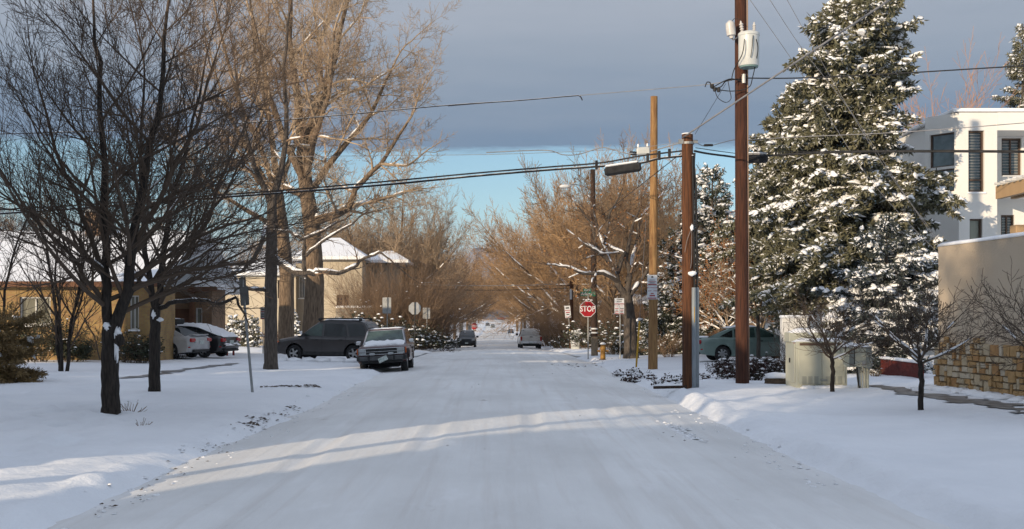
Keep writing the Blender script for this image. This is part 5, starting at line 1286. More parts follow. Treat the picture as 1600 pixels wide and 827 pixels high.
# ------------------------------------------------------------------ poles, wires, signs, street furniture
POLEW = M('weathered_pole', (.36, .215, .09), .85, (.20, .105, .045), 5, .35, .62, (6, 6, .35), bump=.6, bscale=16)
POLER = M('creosote_pole', (.088, .034, .020), .85, (.036, .016, .011), 5, .35, .66, (6, 6, .35), bump=.6, bscale=16)
POLEB = M('brown_pole', (.135, .055, .024), .85, (.05, .023, .013), 5, .35, .66, (6, 6, .35), bump=.6, bscale=16)
POLED = M('dark_pole', (.060, .036, .026), .9, (.03, .02, .016), 5, .35, .66, (6, 6, .35), bump=.6, bscale=16)
CONDUIT = M('grey_conduit', (.22, .255, .285), .55, (.17, .20, .225), 3, .35, .65, (4, 4, .5), spec=.4)
STEEL = M('galvanised_steel', (.30, .31, .31), .45, (.22, .225, .23), 6, .35, .65, metal=.4)
CABLE = M('black_cable', (.012, .012, .013), .7, (.03, .03, .032), 6)
CABLES = M('snowy_cable', (.016, .016, .017), .7, None, snow=.62, snow_scale=5)
WIREG = M('grey_wire', (.26, .26, .27), .6, (.18, .18, .19), 4)
TRAFO = M('transformer_paint', (.56, .58, .57), .4, (.48, .50, .49), 4, spec=.5)
PORC = M('porcelain', (.55, .54, .52), .3, (.45, .43, .42), 6)
SIGNW = M('sign_white', (.60, .62, .64), .5, (.52, .54, .56), 6)
SIGNBACK = M('sign_back', (.40, .41, .41), .45, (.30, .31, .31), 3.0, .35, .65, metal=.3)
SIGNR = M('sign_red', (.34, .012, .018), .45, (.28, .010, .015), 4)
SIGNG = M('sign_green', (.005, .20, .12), .45, (.004, .16, .10), 4)
INKR = M('red_ink', (.30, .03, .04), .6); INKK = M('black_ink', (.05, .05, .055), .6); INKW = M('white_ink', (.78, .78, .78), .5)
YELLOW = M('yellow_plastic', (.52, .30, .025), .5, (.42, .24, .02), 5)

def pole(name, label, px, py_base, px_top, top_z, r0, r1, mat, y=None):
    if y is None: x, y, g = gp(px, py_base)
    else: x = wx(px, y); g = gz(x, y)
    xt = wx(px_top, y) - x
    t = thing(name, label, 'utility pole', (x, y, g - .3))
    H_ = top_z - g + .3
    MB().tube([(xt * k / 8, 0, H_ * k / 8) for k in range(9)], [r0 + (r1 - r0) * k / 8 for k in range(9)], 16).build('shaft', mat, t, ang=50)
    return t, x, y, g
zat = lambda py, y: CAMZ + (CY - py) / FPX * y
# transformer pole
tp, xT, yT, gT = pole('utility_pole', 'tall red-brown utility pole running out of the top of the picture, carrying a grey transformer', 1160, 599, 1156, 14.0, .185, .145, POLER)
zc = zat(84, yT); dx_ = wx(1163, yT) - xT
tr = MB().lathe([(.001, -.50), (.27, -.50), (.285, -.47), (.285, .40), (.30, .41), (.30, .47), (.28, .50), (.12, .56), (.001, .57)], n=24).build('transformer', TRAFO, tp, ang=40); tr.location = (dx_ + .02, -.46, zc - gT + .3); tr.scale = (.95, .95, .88)
m = MB(); m.lathe([(.001, -.545), (.25, -.545), (.26, -.502), (.001, -.502)], n=24); m.build('base_ring', M('trafo_base', (.16, .25, .24), .5), tr)
m = MB(); m.box((0, .30, .25), (.16, .14, .10)).box((0, .30, -.25), (.16, .14, .10)); m.build('bracket', STEEL, tr)
def insulator(parent, p, n=4, r=.055, h=.07, tilt=0):
    q = [(.02, 0)]
    for k in range(n): q += [(r, k * h + .01), (r * .95, k * h + .03), (r * .5, k * h + .05)]
    q += [(.025, n * h + .03), (.001, n * h + .06)]
    o = MB().lathe(q, n=12).build('insulator', PORC, parent, ang=40); o.location = p; o.rotation_euler = (0, tilt, 0); return o
insulator(tr, (.15, 0, .52), 4, .05, .065); insulator(tr, (-.18, 0, .52), 4, .06, .075, R(-8))
arrester = MB().lathe([(.001, -.24), (.05, -.24), (.06, -.18), (.12, -.16), (.13, .02), (.12, .16), (.08, .2), (.03, .24), (.001, .24)], n=14).build('lightning_arrester', PORC, tp, ang=40); arrester.location = (wx(1137, yT) - xT, -.40, zat(52, yT) - gT + .3); arrester.rotation_euler = (0, R(-6), 0)
m = MB(); m.tube([(wx(1137, yT) - xT, -.40, zat(63, yT) - gT + .3), (wx(1141, yT) - xT, -.38, zat(68, yT) - gT + .3), (wx(1150, yT) - xT, -.3, zat(62, yT) - gT + .3), (0, -.1, zat(66, yT) - gT + .3)], .02, 6); m.build('arrester_bracket', STEEL, tp)
LT = lambda px, py, dy=0: Vector((wx(px, yT) - xT, dy, zat(py, yT) - gT + .3))
def wiggle(pts, n=10):
    P = [Vector(p) for p in pts]; out = []
    for i in range(len(P) - 1):
        p0, p1, p2, p3 = P[max(i - 1, 0)], P[i], P[i + 1], P[min(i + 2, len(P) - 1)]
        for k in range(n):
            t = k / n; out.append(.5 * ((2 * p1) + (p2 - p0) * t + (2 * p0 - 5 * p1 + 4 * p2 - p3) * t * t + (3 * p1 - p0 - 3 * p2 + p3) * t ** 3))
    return out + [P[-1]]
def lead(parent, name, pts, r, mat, n=10): return MB().tube(wiggle(pts, n), r, 6).build(name, mat, parent, True)
lead(tp, 'lead_wire', [LT(1137, 44, -.4), LT(1142, 36, -.42), LT(1152, 38, -.46)], .008, CABLE)
lead(tp, 'lead_wire', [LT(1154, 72, -.75), LT(1150, 95, -.78), LT(1141, 115, -.5), LT(1138, 131, -.4)], .013, CABLE)
lead(tp, 'lead_wire', [LT(1167, 66, -.75), LT(1165, 85, -.78), LT(1163, 100, -.77)], .010, CABLE); lead(tp, 'lead_wire', [LT(1172, 72, -.74), LT(1174, 90, -.76), LT(1171, 125, -.4), LT(1166, 140, -.25), LT(1140, 146, -.3), LT(1110, 143, -.35)], .013, CABLE)
lead(tp, 'lead_wire', [LT(1098, 140, -.35), LT(1101, 133, -.35), LT(1106, 134, -.35), LT(1108, 142, -.35), LT(1122, 140, -.35), LT(1132, 130, -.3), LT(1155, 126, -.2)], .016, CABLE)
lead(tp, 'lead_wire', [LT(1108, 142, -.35), LT(1126, 132, -.38), LT(1140, 127, -.3), LT(1156, 130, -.2)], .014, CABLE)
lead(tp, 'drip_loop', [LT(1113, 145, -.35), LT(1118, 157, -.35), LT(1130, 164, -.35), LT(1138, 158, -.35), LT(1136, 144, -.33), LT(1134, 130, -.3)], .010, CABLE)
m = MB(); [m.lathe([(.001, -.06), (.045, -.05), (.05, .05), (.001, .06)], LT(px, py, -.35), n=8) for px, py in ((1109, 139), (1113, 144), (1119, 145))]; m.build('splice_connector', CABLE, tp)
MB().cyl(LT(1160, 118, -.16), LT(1160, 132, -.16), .05, 8).build('wire_bracket', PORC, tp)
MB().tube([Vector((.155 - .005 * k, -.06, .4 + k * 1.3)) for k in range(9)], .022, 6).build('ground_moulding', M('copper_moulding', (.30, .20, .14), .6), tp)
# short stubby pole with the big grey conduits
sp_, xS, yS, gS = pole('utility_pole', 'short thick brown utility pole with grey conduits strapped to its foot', 1076, 607, 1074, zat(211, gp(1076, 607)[1]), .165, .145, POLEB)
LS = lambda px, py, dy=0: Vector((wx(px, yS) - xS, dy, zat(py, yS) - gS + .3))
for (px, dy, r_) in ((1083, -.14, .062), (1088.5, -.06, .056), (1079.5, -.2, .0)):
    if r_: MB().tube([(wx(px, yS) - xS, dy, 0), (wx(px, yS) - xS, dy, 2.6 + .3)], r_, 12).build('conduit', CONDUIT, sp_, ang=50)
lead(sp_, 'riser_cable', [LS(1084, 470, -.14), LS(1083, 380, -.13), LS(1081, 260, -.15), LS(1081, 245, -.12)], .030, CABLES); lead(sp_, 'riser_cable', [LS(1089, 470, -.06), LS(1088, 400, -.08), LS(1086, 300, -.1), LS(1083, 262, -.12), LS(1084, 240, -.1)], .034, CABLE)
lead(sp_, 'riser_wire', [LS(1080, 355, -.18), LS(1072, 375, -.2), LS(1068, 395, -.2)], .006, WIREG); lead(sp_, 'riser_wire', [LS(1079, 350, -.18), LS(1079, 400, -.18), LS(1077, 420, -.18)], .006, WIREG)
s = MB(); s.blob(LS(1079, 357, -.2), (.10, .10, .16), rr, .2, 8, 6, False); s.blob(LS(1080, 428, -.18), (.24, .14, .12), rr, .25, 8, 6, False); s.build('snow', SNOWCAP, sp_, True)
s = MB(); s.blob(LS(1074, 209.5), (.30, .28, .06), rr, .1, 10, 5, True); s.build('snow', SNOWCAP, sp_, True)
m = MB(); m.lathe([(.152, -.03), (.158, -.03), (.158, .03), (.152, .03)], LS(1075, 224), n=16); m.box(LS(1064, 222, -.05), (.14, .08, .12)); m.box(LS(1086, 222, -.05), (.12, .08, .08)); m.build('cable_clamp', STEEL, sp_)
m = MB(); m.box((wx(1083, yS) - xS, -.205, 2.2), (.012, .006, .40)); m.build('yellow_tag', YELLOW, sp_)
# the bare yellow pole, with two parking signs
yp_, xY, yY, gY = pole('utility_pole', 'bare pale yellow wood pole with two parking signs nailed on', 1020, 577, 1022, zat(151, gp(1020, 577)[1]), .175, .125, POLEW)
def text_lines(parent, lines, w_, h_, y, ink_default=INKR):
    """lines: (text or 'bar:frac', z fraction from top, size fraction, ink)"""
    for s_, fz, fs, ink in lines:
        if s_.startswith('bar'):
            f = float(s_.split(':')[1]); MB().box((0, y, h_ / 2 - fz * h_), (w_ * f, .003, fs * h_)).build('printed_band', ink, parent)
        else: text(s_, fs * h_, ink, parent, (0, y, h_ / 2 - fz * h_))
def rrect(w_, h_, r=.02):
    P = []
    for cx, cz, a0 in ((w_ / 2 - r, h_ / 2 - r, 0), (-w_ / 2 + r, h_ / 2 - r, 90), (-w_ / 2 + r, -h_ / 2 + r, 180), (w_ / 2 - r, -h_ / 2 + r, 270)):
        for k in range(4): a = R(a0 + k * 30); P.append((cx + r * math.cos(a), cz + r * math.sin(a)))
    return P
def plate(parent, w_, h_, c, mat, name='sign_panel', rz=0.0, lines=(), back=None, tilt=0.0):
    o = MB().prism(rrect(w_, h_), (0, .004, 0), (1, 0, 0), (0, 0, 1), .006).build(name, mat, parent); o.location = c; o.rotation_euler = (0, tilt, rz)
    text_lines(o, lines, w_, h_, -.0055)
    return o
PERMIT = [('bar:.20', .20, .16, INKK), ('bar:.55', .50, .05, INKK), ('bar:.75', .66, .05, INKR), ('bar:.5', .78, .05, INKK), ('bar:.86', .92, .09, INKR)]
NOPARK = [('NO PARKING', .16, .135, INKR), ('7AM - 7PM', .40, .14, INKR), ('bar:.3', .58, .06, INKR), ('bar:.55', .74, .09, INKR), ('bar:.86', .92, .07, INKR)]
def sgn(px0, px1, py0, py1, y): return (px1 - px0) / FPX * y, (py1 - py0) / FPX * y
w_, h_ = sgn(1010.5, 1026, 430, 446, yY - .2); plate(yp_, w_, h_, (wx(1018, yY) - xY, -.19, zat(438, yY) - gY + .3), SIGNW, lines=PERMIT)
w_, h_ = sgn(1010.5, 1026, 446.5, 468, yY - .2); plate(yp_, w_, h_, (wx(1018, yY) - xY, -.192, zat(457.2, yY) - gY + .3), SIGNW, lines=NOPARK)
m = MB(); m.cyl((wx(1023, yY) - xY - .02, -.16, zat(276, yY) - gY + .3), (wx(1023, yY) - xY - .02, .16, zat(276, yY) - gY + .3), .035, 8); m.build('through_bolt', STEEL, yp_)
# dark pole with the street lamp behind the stop sign
dp_, xD, yD, gD = pole('utility_pole', 'dark slender utility pole behind the stop sign, holding a street lamp', 929, 556, 926, zat(265, gp(929, 556)[1]), .16, .12, POLED)
LD = lambda px, py, dy=0: Vector((wx(px, yD) - xD, dy, zat(py, yD) - gD + .3))
MB().tube([(0, 0, .3), (0, 0, 1.25)], .175, 14).build('pale_foot', M('pale_wood', (.34, .25, .16), .9, (.2, .15, .10), 6), dp_, ang=50)
m = MB(); m.lathe([(.168, 0), (.176, 0), (.176, .07), (.168, .07)], (0, 0, 1.42), n=14); m.lathe([(.166, 0), (.174, 0), (.174, .07), (.166, .07)], (0, 0, 1.62), n=14); m.build('metal_band', SIGNW, dp_)
lead(dp_, 'lamp_arm', [LD(925, 300, 0), LD(915, 294, -.3), LD(900, 291, -.6), LD(889, 292, -.8)], .028, STEEL)
lm = MB(); lm.blob((0, 0, 0), (.62, .30, .20), random.Random(1), .02, 14, 8, False); lm.build('lamp_head', SIGNW, dp_, True).location = LD(882, 294.5, -.85)
# far pole with a crossarm
fp_, xF, yF, gF = pole('utility_pole', 'far brown pole with snow lined crossarm, beside the tilted parking sign', 893, 548, 892, 0, .16, .13, POLEB, y=88)
bpy.data.objects.remove([c for c in fp_.children if c.name.startswith('shaft')][0])
MB().tube([(0, 0, -1.2), (0, 0, zat(437, 88) - gF + .3)], [.17, .14], 12).build('shaft', POLEB, fp_, ang=50)
LF = lambda px, py, dy=0: Vector((wx(px, 88) - xF, dy, zat(py, 88) - gF + .3))
m = MB(); m.box((LF(868, 446) + LF(920, 446)) / 2, (wx(920, 88) - wx(868, 88), .12, .12)); m.build('crossarm', POLED, fp_)
m = MB(); m.bbox((LF(868, 444.4) + LF(887, 444.4)) / 2, (.9, .13, .05), .02); m.bbox((LF(905, 444.4) + LF(920, 444.4)) / 2, (.7, .13, .05), .02); m.build('snow', SNOWCAP, fp_)
MB().tube([LF(892, 468, -.16), LF(892, 452, -.16)], .09, 10).build('white_marker', SIGNW, fp_, ang=50)

# ---- wires
def span(name, label, a, b, r, mat, sag=0.0, via=None, parts=None, n=24, cat='cable'):
    a, b = Vector(a), Vector(b)
    if via: pts = wiggle([a] + [Vector(v) for v in via] + [b], 10)
    else: pts = [a.lerp(b, k / n) - Vector((0, 0, sag * 4 * (k / n) * (1 - k / n))) for k in range(n + 1)]
    o = MB().tube(pts, r, 6).build(name, mat, None, True)
    return tag(o, label, cat)
W3 = lambda px, py, y: at(px, py, y)
SP = lambda px, py, dy=0: LS(px, py, dy) + Vector((xS, yS, gS - .3))
# heavy lashed telephone bundle across the street, with a splice case
yl = lambda px: yS + (1064 - px) / 1064 * 6.0
bun = thing('telephone_cable', 'heavy black telephone cable bundle sagging across the street to the short pole', 'cable', (0, 0, 0))
main = [W3(px, py, yl(px)) for px, py in ((-60, 338), (120, 326), (300, 312), (450, 301), (600, 289), (740, 275.5), (860, 265.5), (946, 259.5), (1000, 255), (1030, 248), (1066, 244))]
MB().tube(wiggle(main, 8), .030, 7).build('lower_cable', CABLES, bun, True)
main2 = [W3(px, py, yl(px)) for px, py in ((-60, 331), (120, 321), (300, 308), (450, 297), (600, 284), (740, 271), (860, 261), (940, 254.5), (1000, 244), (1066, 236))]
MB().tube(wiggle(main2, 8), .022, 7).build('upper_cable', CABLE, bun, True)
for px, py in ((932, 258), (1012, 247), (1030, 243), (1046, 240)): MB().bbox(W3(px, py, yl(px)), (.07, .07, .24), .01).build('spacer', CABLE, bun)
p = W3(973, 264.5, yl(973) - .15); cs = MB().bbox((0, 0, 0), (.96, .24, .24), .05).build('splice_case', CABLE, bun); cs.location = p; cs.rotation_euler = (0, R(-8.5), 0)
MB().bbox((-.02, 0, .135), (.86, .20, .05), .02).build('snow', SNOWCAP, cs)
b2 = thing('telephone_cable', 'black telephone cable leaving the short pole towards the white house', 'cable', (0, 0, 0))
mp = [SP(1084, 237, -.1), W3(1105, 240, 31.3), W3(1135, 244, 31.6), W3(1165, 247, 31.9), W3(1205, 243, 32), W3(1300, 238.5, 31.5), W3(1450, 237, 30.5), W3(1640, 238, 29)]
MB().tube(wiggle(mp, 8), .028, 7).build('lower_cable', CABLE, b2, True)
mp = [SP(1086, 232, -.1), W3(1135, 238, 31.6), W3(1165, 240, 31.9), W3(1250, 237, 32), W3(1450, 235, 30.5), W3(1640, 236, 29)]
MB().tube(wiggle(mp, 8), .010, 6).build('upper_cable', CABLE, b2, True)
p = W3(1182, 248, 32.2); cs = MB().bbox((0, 0, 0), (.62, .22, .24), .05).build('splice_case', CABLE, b2); cs.location = p
MB().bbox((.0, 0, .14), (.56, .18, .06), .02).build('snow', SNOWCAP, cs)
# broken insulated power wire and the bare neutral beyond
span('power_wire', 'black insulated power wire over the street ending in a bent tip', W3(-60, 211, 38), W3(910, 157, 33.2), .016, CABLES, via=[W3(200, 203, 37), W3(450, 187, 35.5), W3(690, 165.5, 34.2), W3(800, 158, 33.6), W3(890, 150.5, 33.25), W3(905, 150, 33.2)])
span('power_wire', 'bare grey power wire from the bent tip to the transformer pole', W3(700, 166, 34.2), LT(1158, 124, -.15) + Vector((xT, yT, gT - .3)), .010, WIREG, via=[W3(910, 149, 33.2), W3(1040, 138, 32.2), W3(1110, 131.5, 31.5)])
span('power_wire', 'black power wire from the transformer pole across the spruce', LT(1162, 124, -.15) + Vector((xT, yT, gT - .3)), W3(1640, 101, 29), .017, CABLE, via=[W3(1250, 122, 31), W3(1400, 115, 30.2), W3(1550, 106, 29.4)])
# thin television cable with loop and amplifier box
tv = thing('television_cable', 'thin grey television cable with a small amplifier box by the short pole', 'cable', (0, 0, 0))
MB().tube(wiggle([W3(-60, 250, 37), W3(300, 246, 35.5), W3(700, 242.5, 33.2), W3(860, 238.5, 32), W3(985, 232, 31.2), W3(1066, 222, 30.7)], 8), .007, 5).build('strand', WIREG, tv, True)
MB().tube(wiggle([W3(760, 238.5, 32.9), W3(850, 235, 32), W3(880, 242, 31.8), W3(905, 241, 31.6), W3(940, 231, 31.5), W3(960, 235, 31.4), W3(980, 240, 31.3), W3(996, 240, 31.2)], 10), .014, 6).build('feeder', WIREG, tv, True)
MB().tube(wiggle([W3(1014, 237, 31.1), W3(1030, 233, 31), W3(1050, 227, 30.8), W3(1066, 223, 30.7)], 8), .016, 6).build('feeder', WIREG, tv, True)
am = MB().bbox((0, 0, 0), (.36, .18, .20), .03).build('amplifier_box', TRAFO, tv); am.location = W3(1005, 236.5, 31.1); am.rotation_euler = (0, R(-3), 0)
m = MB(); m.blob((-.13, 0, .15), (.06, .06, .12), rr, .2, 6, 5, False); m.blob((.12, 0, .15), (.06, .06, .12), rr, .2, 6, 5, False); m.build('snow', SNOWCAP, am, True)
m = MB(); m.cyl((-.18, 0, -.02), (-.36, 0, .0), .022, 8); m.cyl((-.18, 0, -.09), (-.34, 0, -.07), .02, 8); m.build('connector', CABLE, am)
tv2 = thing('television_cable', 'thin grey television cable running from the short pole over the spruce', 'cable', (0, 0, 0))
MB().tube(wiggle([SP(1084, 222, -.1), W3(1098, 228, 30.9), W3(1110, 228, 31), W3(1125, 224, 31.3), W3(1145, 219, 31.6), W3(1160, 219, 31.8), W3(1250, 214, 31.5), W3(1420, 206, 30.4), W3(1640, 189, 29)], 8), .011, 6).build('feeder', WIREG, tv2, True)
m = MB(); m.bbox(W3(1107, 227, 30.95), (.26, .08, .06), .02); m.build('splitter', CABLE, tv2)
# guy strand and service drops
g1 = span('guy_wire', 'thick taut grey guy strand rising from the short pole across the tall pole', SP(1066, 216, -.12), W3(1420, -20, 20), .022, WIREG)
span('service_wire', 'thin dark wire slanting from the short pole top up to the drip loop', SP(1086, 210, 0), LT(1130, 135, -.36) + Vector((xT, yT, gT - .3)), .006, CABLE)
span('service_wire', 'thin dark guy line slanting down behind the yellow pole', SP(1064, 240, 0), W3(930, 345, 58), .012, CABLE)
span('service_wire', 'thin dark drop slanting from the short pole into the dark spruce', SP(1088, 258, -.05), W3(1125, 320, 50), .008, CABLE)
for k, (P, lab) in enumerate((([(1150, -30), (1172, 0), (1256, 121), (1363, 285), (1470, 400)], 'thin grey service drop, lowest of three slanting down across the spruce'), ([(1185, -30), (1203, 0), (1254, 77), (1329, 174), (1411, 300), (1475, 395)], 'thin grey service drop, middle one of three slanting down across the spruce'),
                              ([(1215, -30), (1230, 0), (1265, 63), (1309, 140), (1382, 261), (1478, 390)], 'thin grey service drop, uppermost of three slanting down across the spruce'))):
    span('service_wire', lab, W3(*P[0], 30), W3(*P[-1], 35), .008, WIREG, via=[W3(px, py, 30 + 5 * (px - P[0][0]) / (P[-1][0] - P[0][0])) for px, py in P[1:-1]])
for k, (py, lab) in enumerate(((443, 'snow-pale far wire strung across the street beyond the crossing'), (450, 'dark far wire strung across the street beyond the crossing'))):
    span('power_wire', lab, W3(640, py + 1, 88), W3(893, py, 88), .022, (WIREG, CABLE)[k], sag=.15)

# ---- signs on posts
def sign(name, label, px, py_base, ytop, px_top=None, y=None, cat='street sign', post=STEEL, pr=.03):
    if y is None: x, y, g = gp(px, py_base)
    else: x = wx(px, y); g = gz(x, y)
    t = thing(name, label, cat, (x, y, g - .1)); xt = 0 if px_top is None else wx(px_top, y) - x
    H_ = zat(ytop, y) - g + .1
    MB().box((0, 0, 0), (pr * 1.7, pr * 1.2, 1)).build('post', post, t)
    po = t.children[-1]; 
    m = MB(); m.tube([(0, 0, 0), (xt, 0, H_)], pr, 6); bpy.data.objects.remove(po); m.build('post', post, t)
    return t, x, y, g, (lambda px, py, dy=0: Vector((wx(px, y) - x, dy, zat(py, y) - g + .1)))
def octagon(r): return [(r * math.cos(R(22.5 + 45 * k)), r * math.sin(R(22.5 + 45 * k))) for k in range(8)]
def stop(parent, c, r, rz=0.0, face=True):
    o = MB().prism(octagon(r), (0, .004, 0), (1, 0, 0), (0, 0, 1), .006).build('sign_panel', SIGNW if face else SIGNBACK, parent); o.location = c; o.rotation_euler = (0, 0, rz)
    if face:
        MB().prism(octagon(r * .93), (0, -.0035, 0), (1, 0, 0), (0, 0, 1), .002).build('red_field', SIGNR, o)
        text('STOP', r * .92, INKW, o, (0, -.0065, -.01 * r), sx=.80, bold=.006)
    return o
t, x, y, g, LP = sign('stop_sign', 'red stop sign with green street name signs above, on the hydrant corner', 919, 562, 461)
rS = 12.4 / FPX * y / math.cos(R(22.5)); stop(t, LP(918, 483, -.06), rS)
o = MB().prism(rrect(23.5 / FPX * y, 7.2 / FPX * y, .02), (0, .004, 0), (1, 0, 0), (0, 0, 1), .008).build('street_name_sign', SIGNG, t); o.location = LP(918.5, 459.5, -.01)
text('Adams', .19, INKW, o, (-.06, -.0065, 0), bold=.004); text('ST', .09, INKW, o, (.29, -.0065, .02))
o = MB().prism(rrect(13 / FPX * y, 4.6 / FPX * y, .015), (0, .004, 0), (1, 0, 0), (0, 0, 1), .008).build('street_name_sign', SIGNG, t); o.location = LP(917.5, 453.6, 0); o.rotation_euler = (0, 0, R(12))
m = MB(); [m.box((-.13 + .065 * k, -.006, 0), (.035, .003, .07 + .02 * (k % 2))) for k in range(5)]; m.build('lettering', INKW, o)
s = MB(); [s.blob(LP(912 + 4 * k, 468.5 + (k % 2), -.05), (.14, .08, .09), rr, .2, 7, 5, True) for k in range(4)]; s.build('snow', SNOWCAP, t, True)
t, x, y, g, LP = sign('parking_sign', 'pair of white parking plates on one grey post between the hydrant and the gnarled tree', 969, 561, 466)
w_, h_ = sgn(960, 975, 466, 475.5, y); plate(t, w_, h_, LP(967.5, 471, -.05), SIGNW, lines=[('bar:.6', .25, .12, INKK), ('bar:.5', .55, .10, INKK), ('bar:.98', .93, .12, INKR)])
for px0, px1, ls in ((960, 967, [('NO', .15, .17, INKR), ('bar:.8', .40, .08, INKR), ('bar:.6', .58, .08, INKK), ('bar:.7', .76, .08, INKR), ('bar:.8', .94, .08, INKR)]), (967.5, 975, [('NO', .15, .17, INKR), ('bar:.8', .40, .08, INKK), ('bar:.75', .58, .08, INKR), ('bar:.6', .76, .07, INKK), ('bar:.8', .94, .08, INKR)])):
    w_, h_ = sgn(px0, px1, 476, 491, y); plate(t, w_, h_, LP((px0 + px1) / 2, 483.5, -.05), SIGNW, lines=ls)
t, x, y, g, LP = sign('parking_sign', 'white and red parking sign leaning on a tilted post past the stop sign', 893, 546, 478, px_top=887, y=84)
w_, h_ = sgn(882, 891, 478, 497, y); plate(t, w_, h_, LP(887.0, 487.5, -.06), SIGNW, lines=[('bar:.6', .18, .12, INKK), ('bar:.95', .38, .05, INKR), ('bar:.7', .55, .08, INKR), ('bar:.5', .72, .08, INKK), ('bar:.85', .92, .06, INKR)], tilt=R(-5))
MB().bbox(LP(890.5, 516, -.05), (.09, .06, .1), .02).build('reflector', YELLOW, t)
t, x, y, g, LP = sign('octagonal_sign', 'octagonal traffic sign seen from behind on a dark post beyond the maroon wagon', 648, 545, 472, y=75, post=BLACKP, pr=.035)
stop(t, LP(648, 482, .05), 9.4 / FPX * 75 / math.cos(R(22.5)), R(180), False)
for (px, x0, x1, y0, y1, yb, yy0, lab) in ((605, 597.5, 611, 465, 490, 545, 66, 'tall rectangular sign seen from behind, over the roof of the maroon wagon'), (667, 660.5, 672, 481, 498, 541, 80, 'small rectangular sign seen from behind, just past the octagonal one'), (340, 331, 346, 479, 499, 540, 62, 'small white sign seen from behind by the red chair, near the tan house'), (722, 719, 723.5, 505, 517, 540, 118, 'narrow sign seen from behind on the kerb past the black wagon'), (733.5, 731, 737, 508, 516, 535, 125, 'little sign seen from behind next to the far stop sign')):
    t, x, y, g, LP = sign('road_sign', lab, px, yb, y0, y=yy0)
    w_, h_ = sgn(x0, x1, y0, y1, yy0); o = MB().prism(rrect(w_, h_, .03), (0, .004, 0), (1, 0, 0), (0, 0, 1), .006).build('sign_panel', SIGNBACK, t); o.location = LP((x0 + x1) / 2, (y0 + y1) / 2, .05); o.rotation_euler = (0, R(4) if px == 340 else 0, 0)
t, x, y, g, LP = sign('stop_sign', 'small distant stop sign facing us on the octagon side of the far street', 741, 532, 506, y=128)
stop(t, LP(741, 510, -.05), 5.8 / FPX * 128, 0)
t, x, y, g, LP = sign('parking_sign', 'grey parking sign on a post beside the straight grey-brown trunk', 411, 540, 481, y=60)
w_, h_ = sgn(407, 416, 480, 499, 60); plate(t, w_, h_, LP(411.5, 489.5, -.05), SIGNBACK, lines=[('bar:.6', .2, .10, INKK), ('bar:.95', .38, .06, INKR), ('bar:.7', .58, .07, INKK), ('bar:.7', .75, .07, INKK), ('bar:.9', .94, .07, INKR)])
# near leaning post with its sign edge-on
t, x, y, g, LP = sign('road_sign', 'leaning grey steel post carrying dark signs turned edge-on, in the snowy verge', 395, 613, 432, px_top=378, pr=.034)
o = MB().prism(rrect(.32, .46, .03), (0, .004, 0), (1, 0, 0), (0, 0, 1), .006).build('sign_panel', M('dark_sign', (.06, .06, .058), .6, (.09, .09, .085), 5), t); o.location = LP(382.5, 463, -.03); o.rotation_euler = (0, R(-5), R(62))
o = MB().prism(rrect(.30, .30, .03), (0, .004, 0), (1, 0, 0), (0, 0, 1), .006).build('sign_panel', o.data.materials[0], t); o.location = LP(379.5, 443, -.03); o.rotation_euler = (0, R(-5), R(70))
# far right-hand street clutter: signs and lockers beyond the crossing
for (px, y0, y1, yy0, lab) in ((852, 508, 520, 118, 'grey sign on a post just past the off-white pickup'), (836, 506, 512, 140, 'far grey sign among the trunks beyond the pickup'), (860, 507, 519, 110, 'grey purple sign, taller of the two past the pickup')):
    t, x, y, g, LP = sign('road_sign', lab, px, 540, y0, y=yy0); w_, h_ = sgn(px - 2.6, px + 2.6, y0, y1, yy0); plate(t, w_, h_, LP(px, (y0 + y1) / 2, -.05), SIGNBACK)
def locker(label, px, py, w_, h_, d, y):
    x = wx(px, y); g = gz(x, y); t = thing('utility_box', label, 'utility box', (x, y, g - .05))
    MB().bbox((0, 0, h_ / 2), (w_, d, h_), .02).build('housing', TRAFO, t); MB().box((0, -d / 2 - .004, h_ * .55), (w_ * .8, .012, h_ * .75)).build('door', SIGNBACK, t); MB().bbox((0, 0, h_ + .04), (w_ + .05, d + .05, .10), .03).build('snow', SNOWCAP, t)
locker('pale utility box on the verge beside the tilted parking sign', 899, 545, .55, 1.3, .5, 82); locker('small pale utility box nearer the off-white pickup', 869, 545, .55, 1.2, .5, 100)
# guy guard
x, y, g = gp(994, 574); t = thing('guy_guard', 'slanting yellow guy wire guard between the gnarled tree and the yellow pole', 'guy guard', (x, y, g - .05))
xt = wx(1000.5, y) - x; zt_ = (574 - 500) / FPX * y
MB().tube([(0, 0, 0), (xt, .25, zt_)], .035, 8).build('yellow_sleeve', YELLOW, t, True); MB().tube([(xt, .25, zt_ - .02), (xt * 3.2, 1.0, zt_ * 3.2)], .007, 5).build('strand', WIREG, t, True)
# fire hydrant
x, y, g = gp(942, 562.5); t = thing('fire_hydrant', 'squat yellow-brown fire hydrant capped with snow on the corner', 'hydrant', (x, y, g - .04)); HY = M('hydrant_paint', (.30, .165, .035), .55, (.20, .10, .025), 7); k = .95
MB().lathe([(.001, 0), (.17, 0), (.17, .06), (.125, .07), (.12, .16), (.11, .5), (.15, .51), (.15, .56), (.13, .57), (.12, .66), (.08, .73), (.001, .76)], n=18).build('barrel', HY, t, ang=40)
for nm, ax_, c, r_ in (('side_nozzle', 'X', (-.19, 0, .44), .065), ('side_nozzle', 'X', (.19, 0, .44), .065), ('pumper_nozzle', 'Y', (0, -.17, .42), .085)):
    MB().lathe([(.001, -.07), (r_ * .8, -.07), (r_ * .8, .02), (r_, .02), (r_, .06), (.001, .07)], axis=ax_, n=12).build(nm, HY, t, ang=40).location = c
MB().lathe([(.001, 0), (.035, 0), (.03, .06), (.001, .06)], n=5).build('bonnet_nut', HY, t).location = (0, 0, .75)
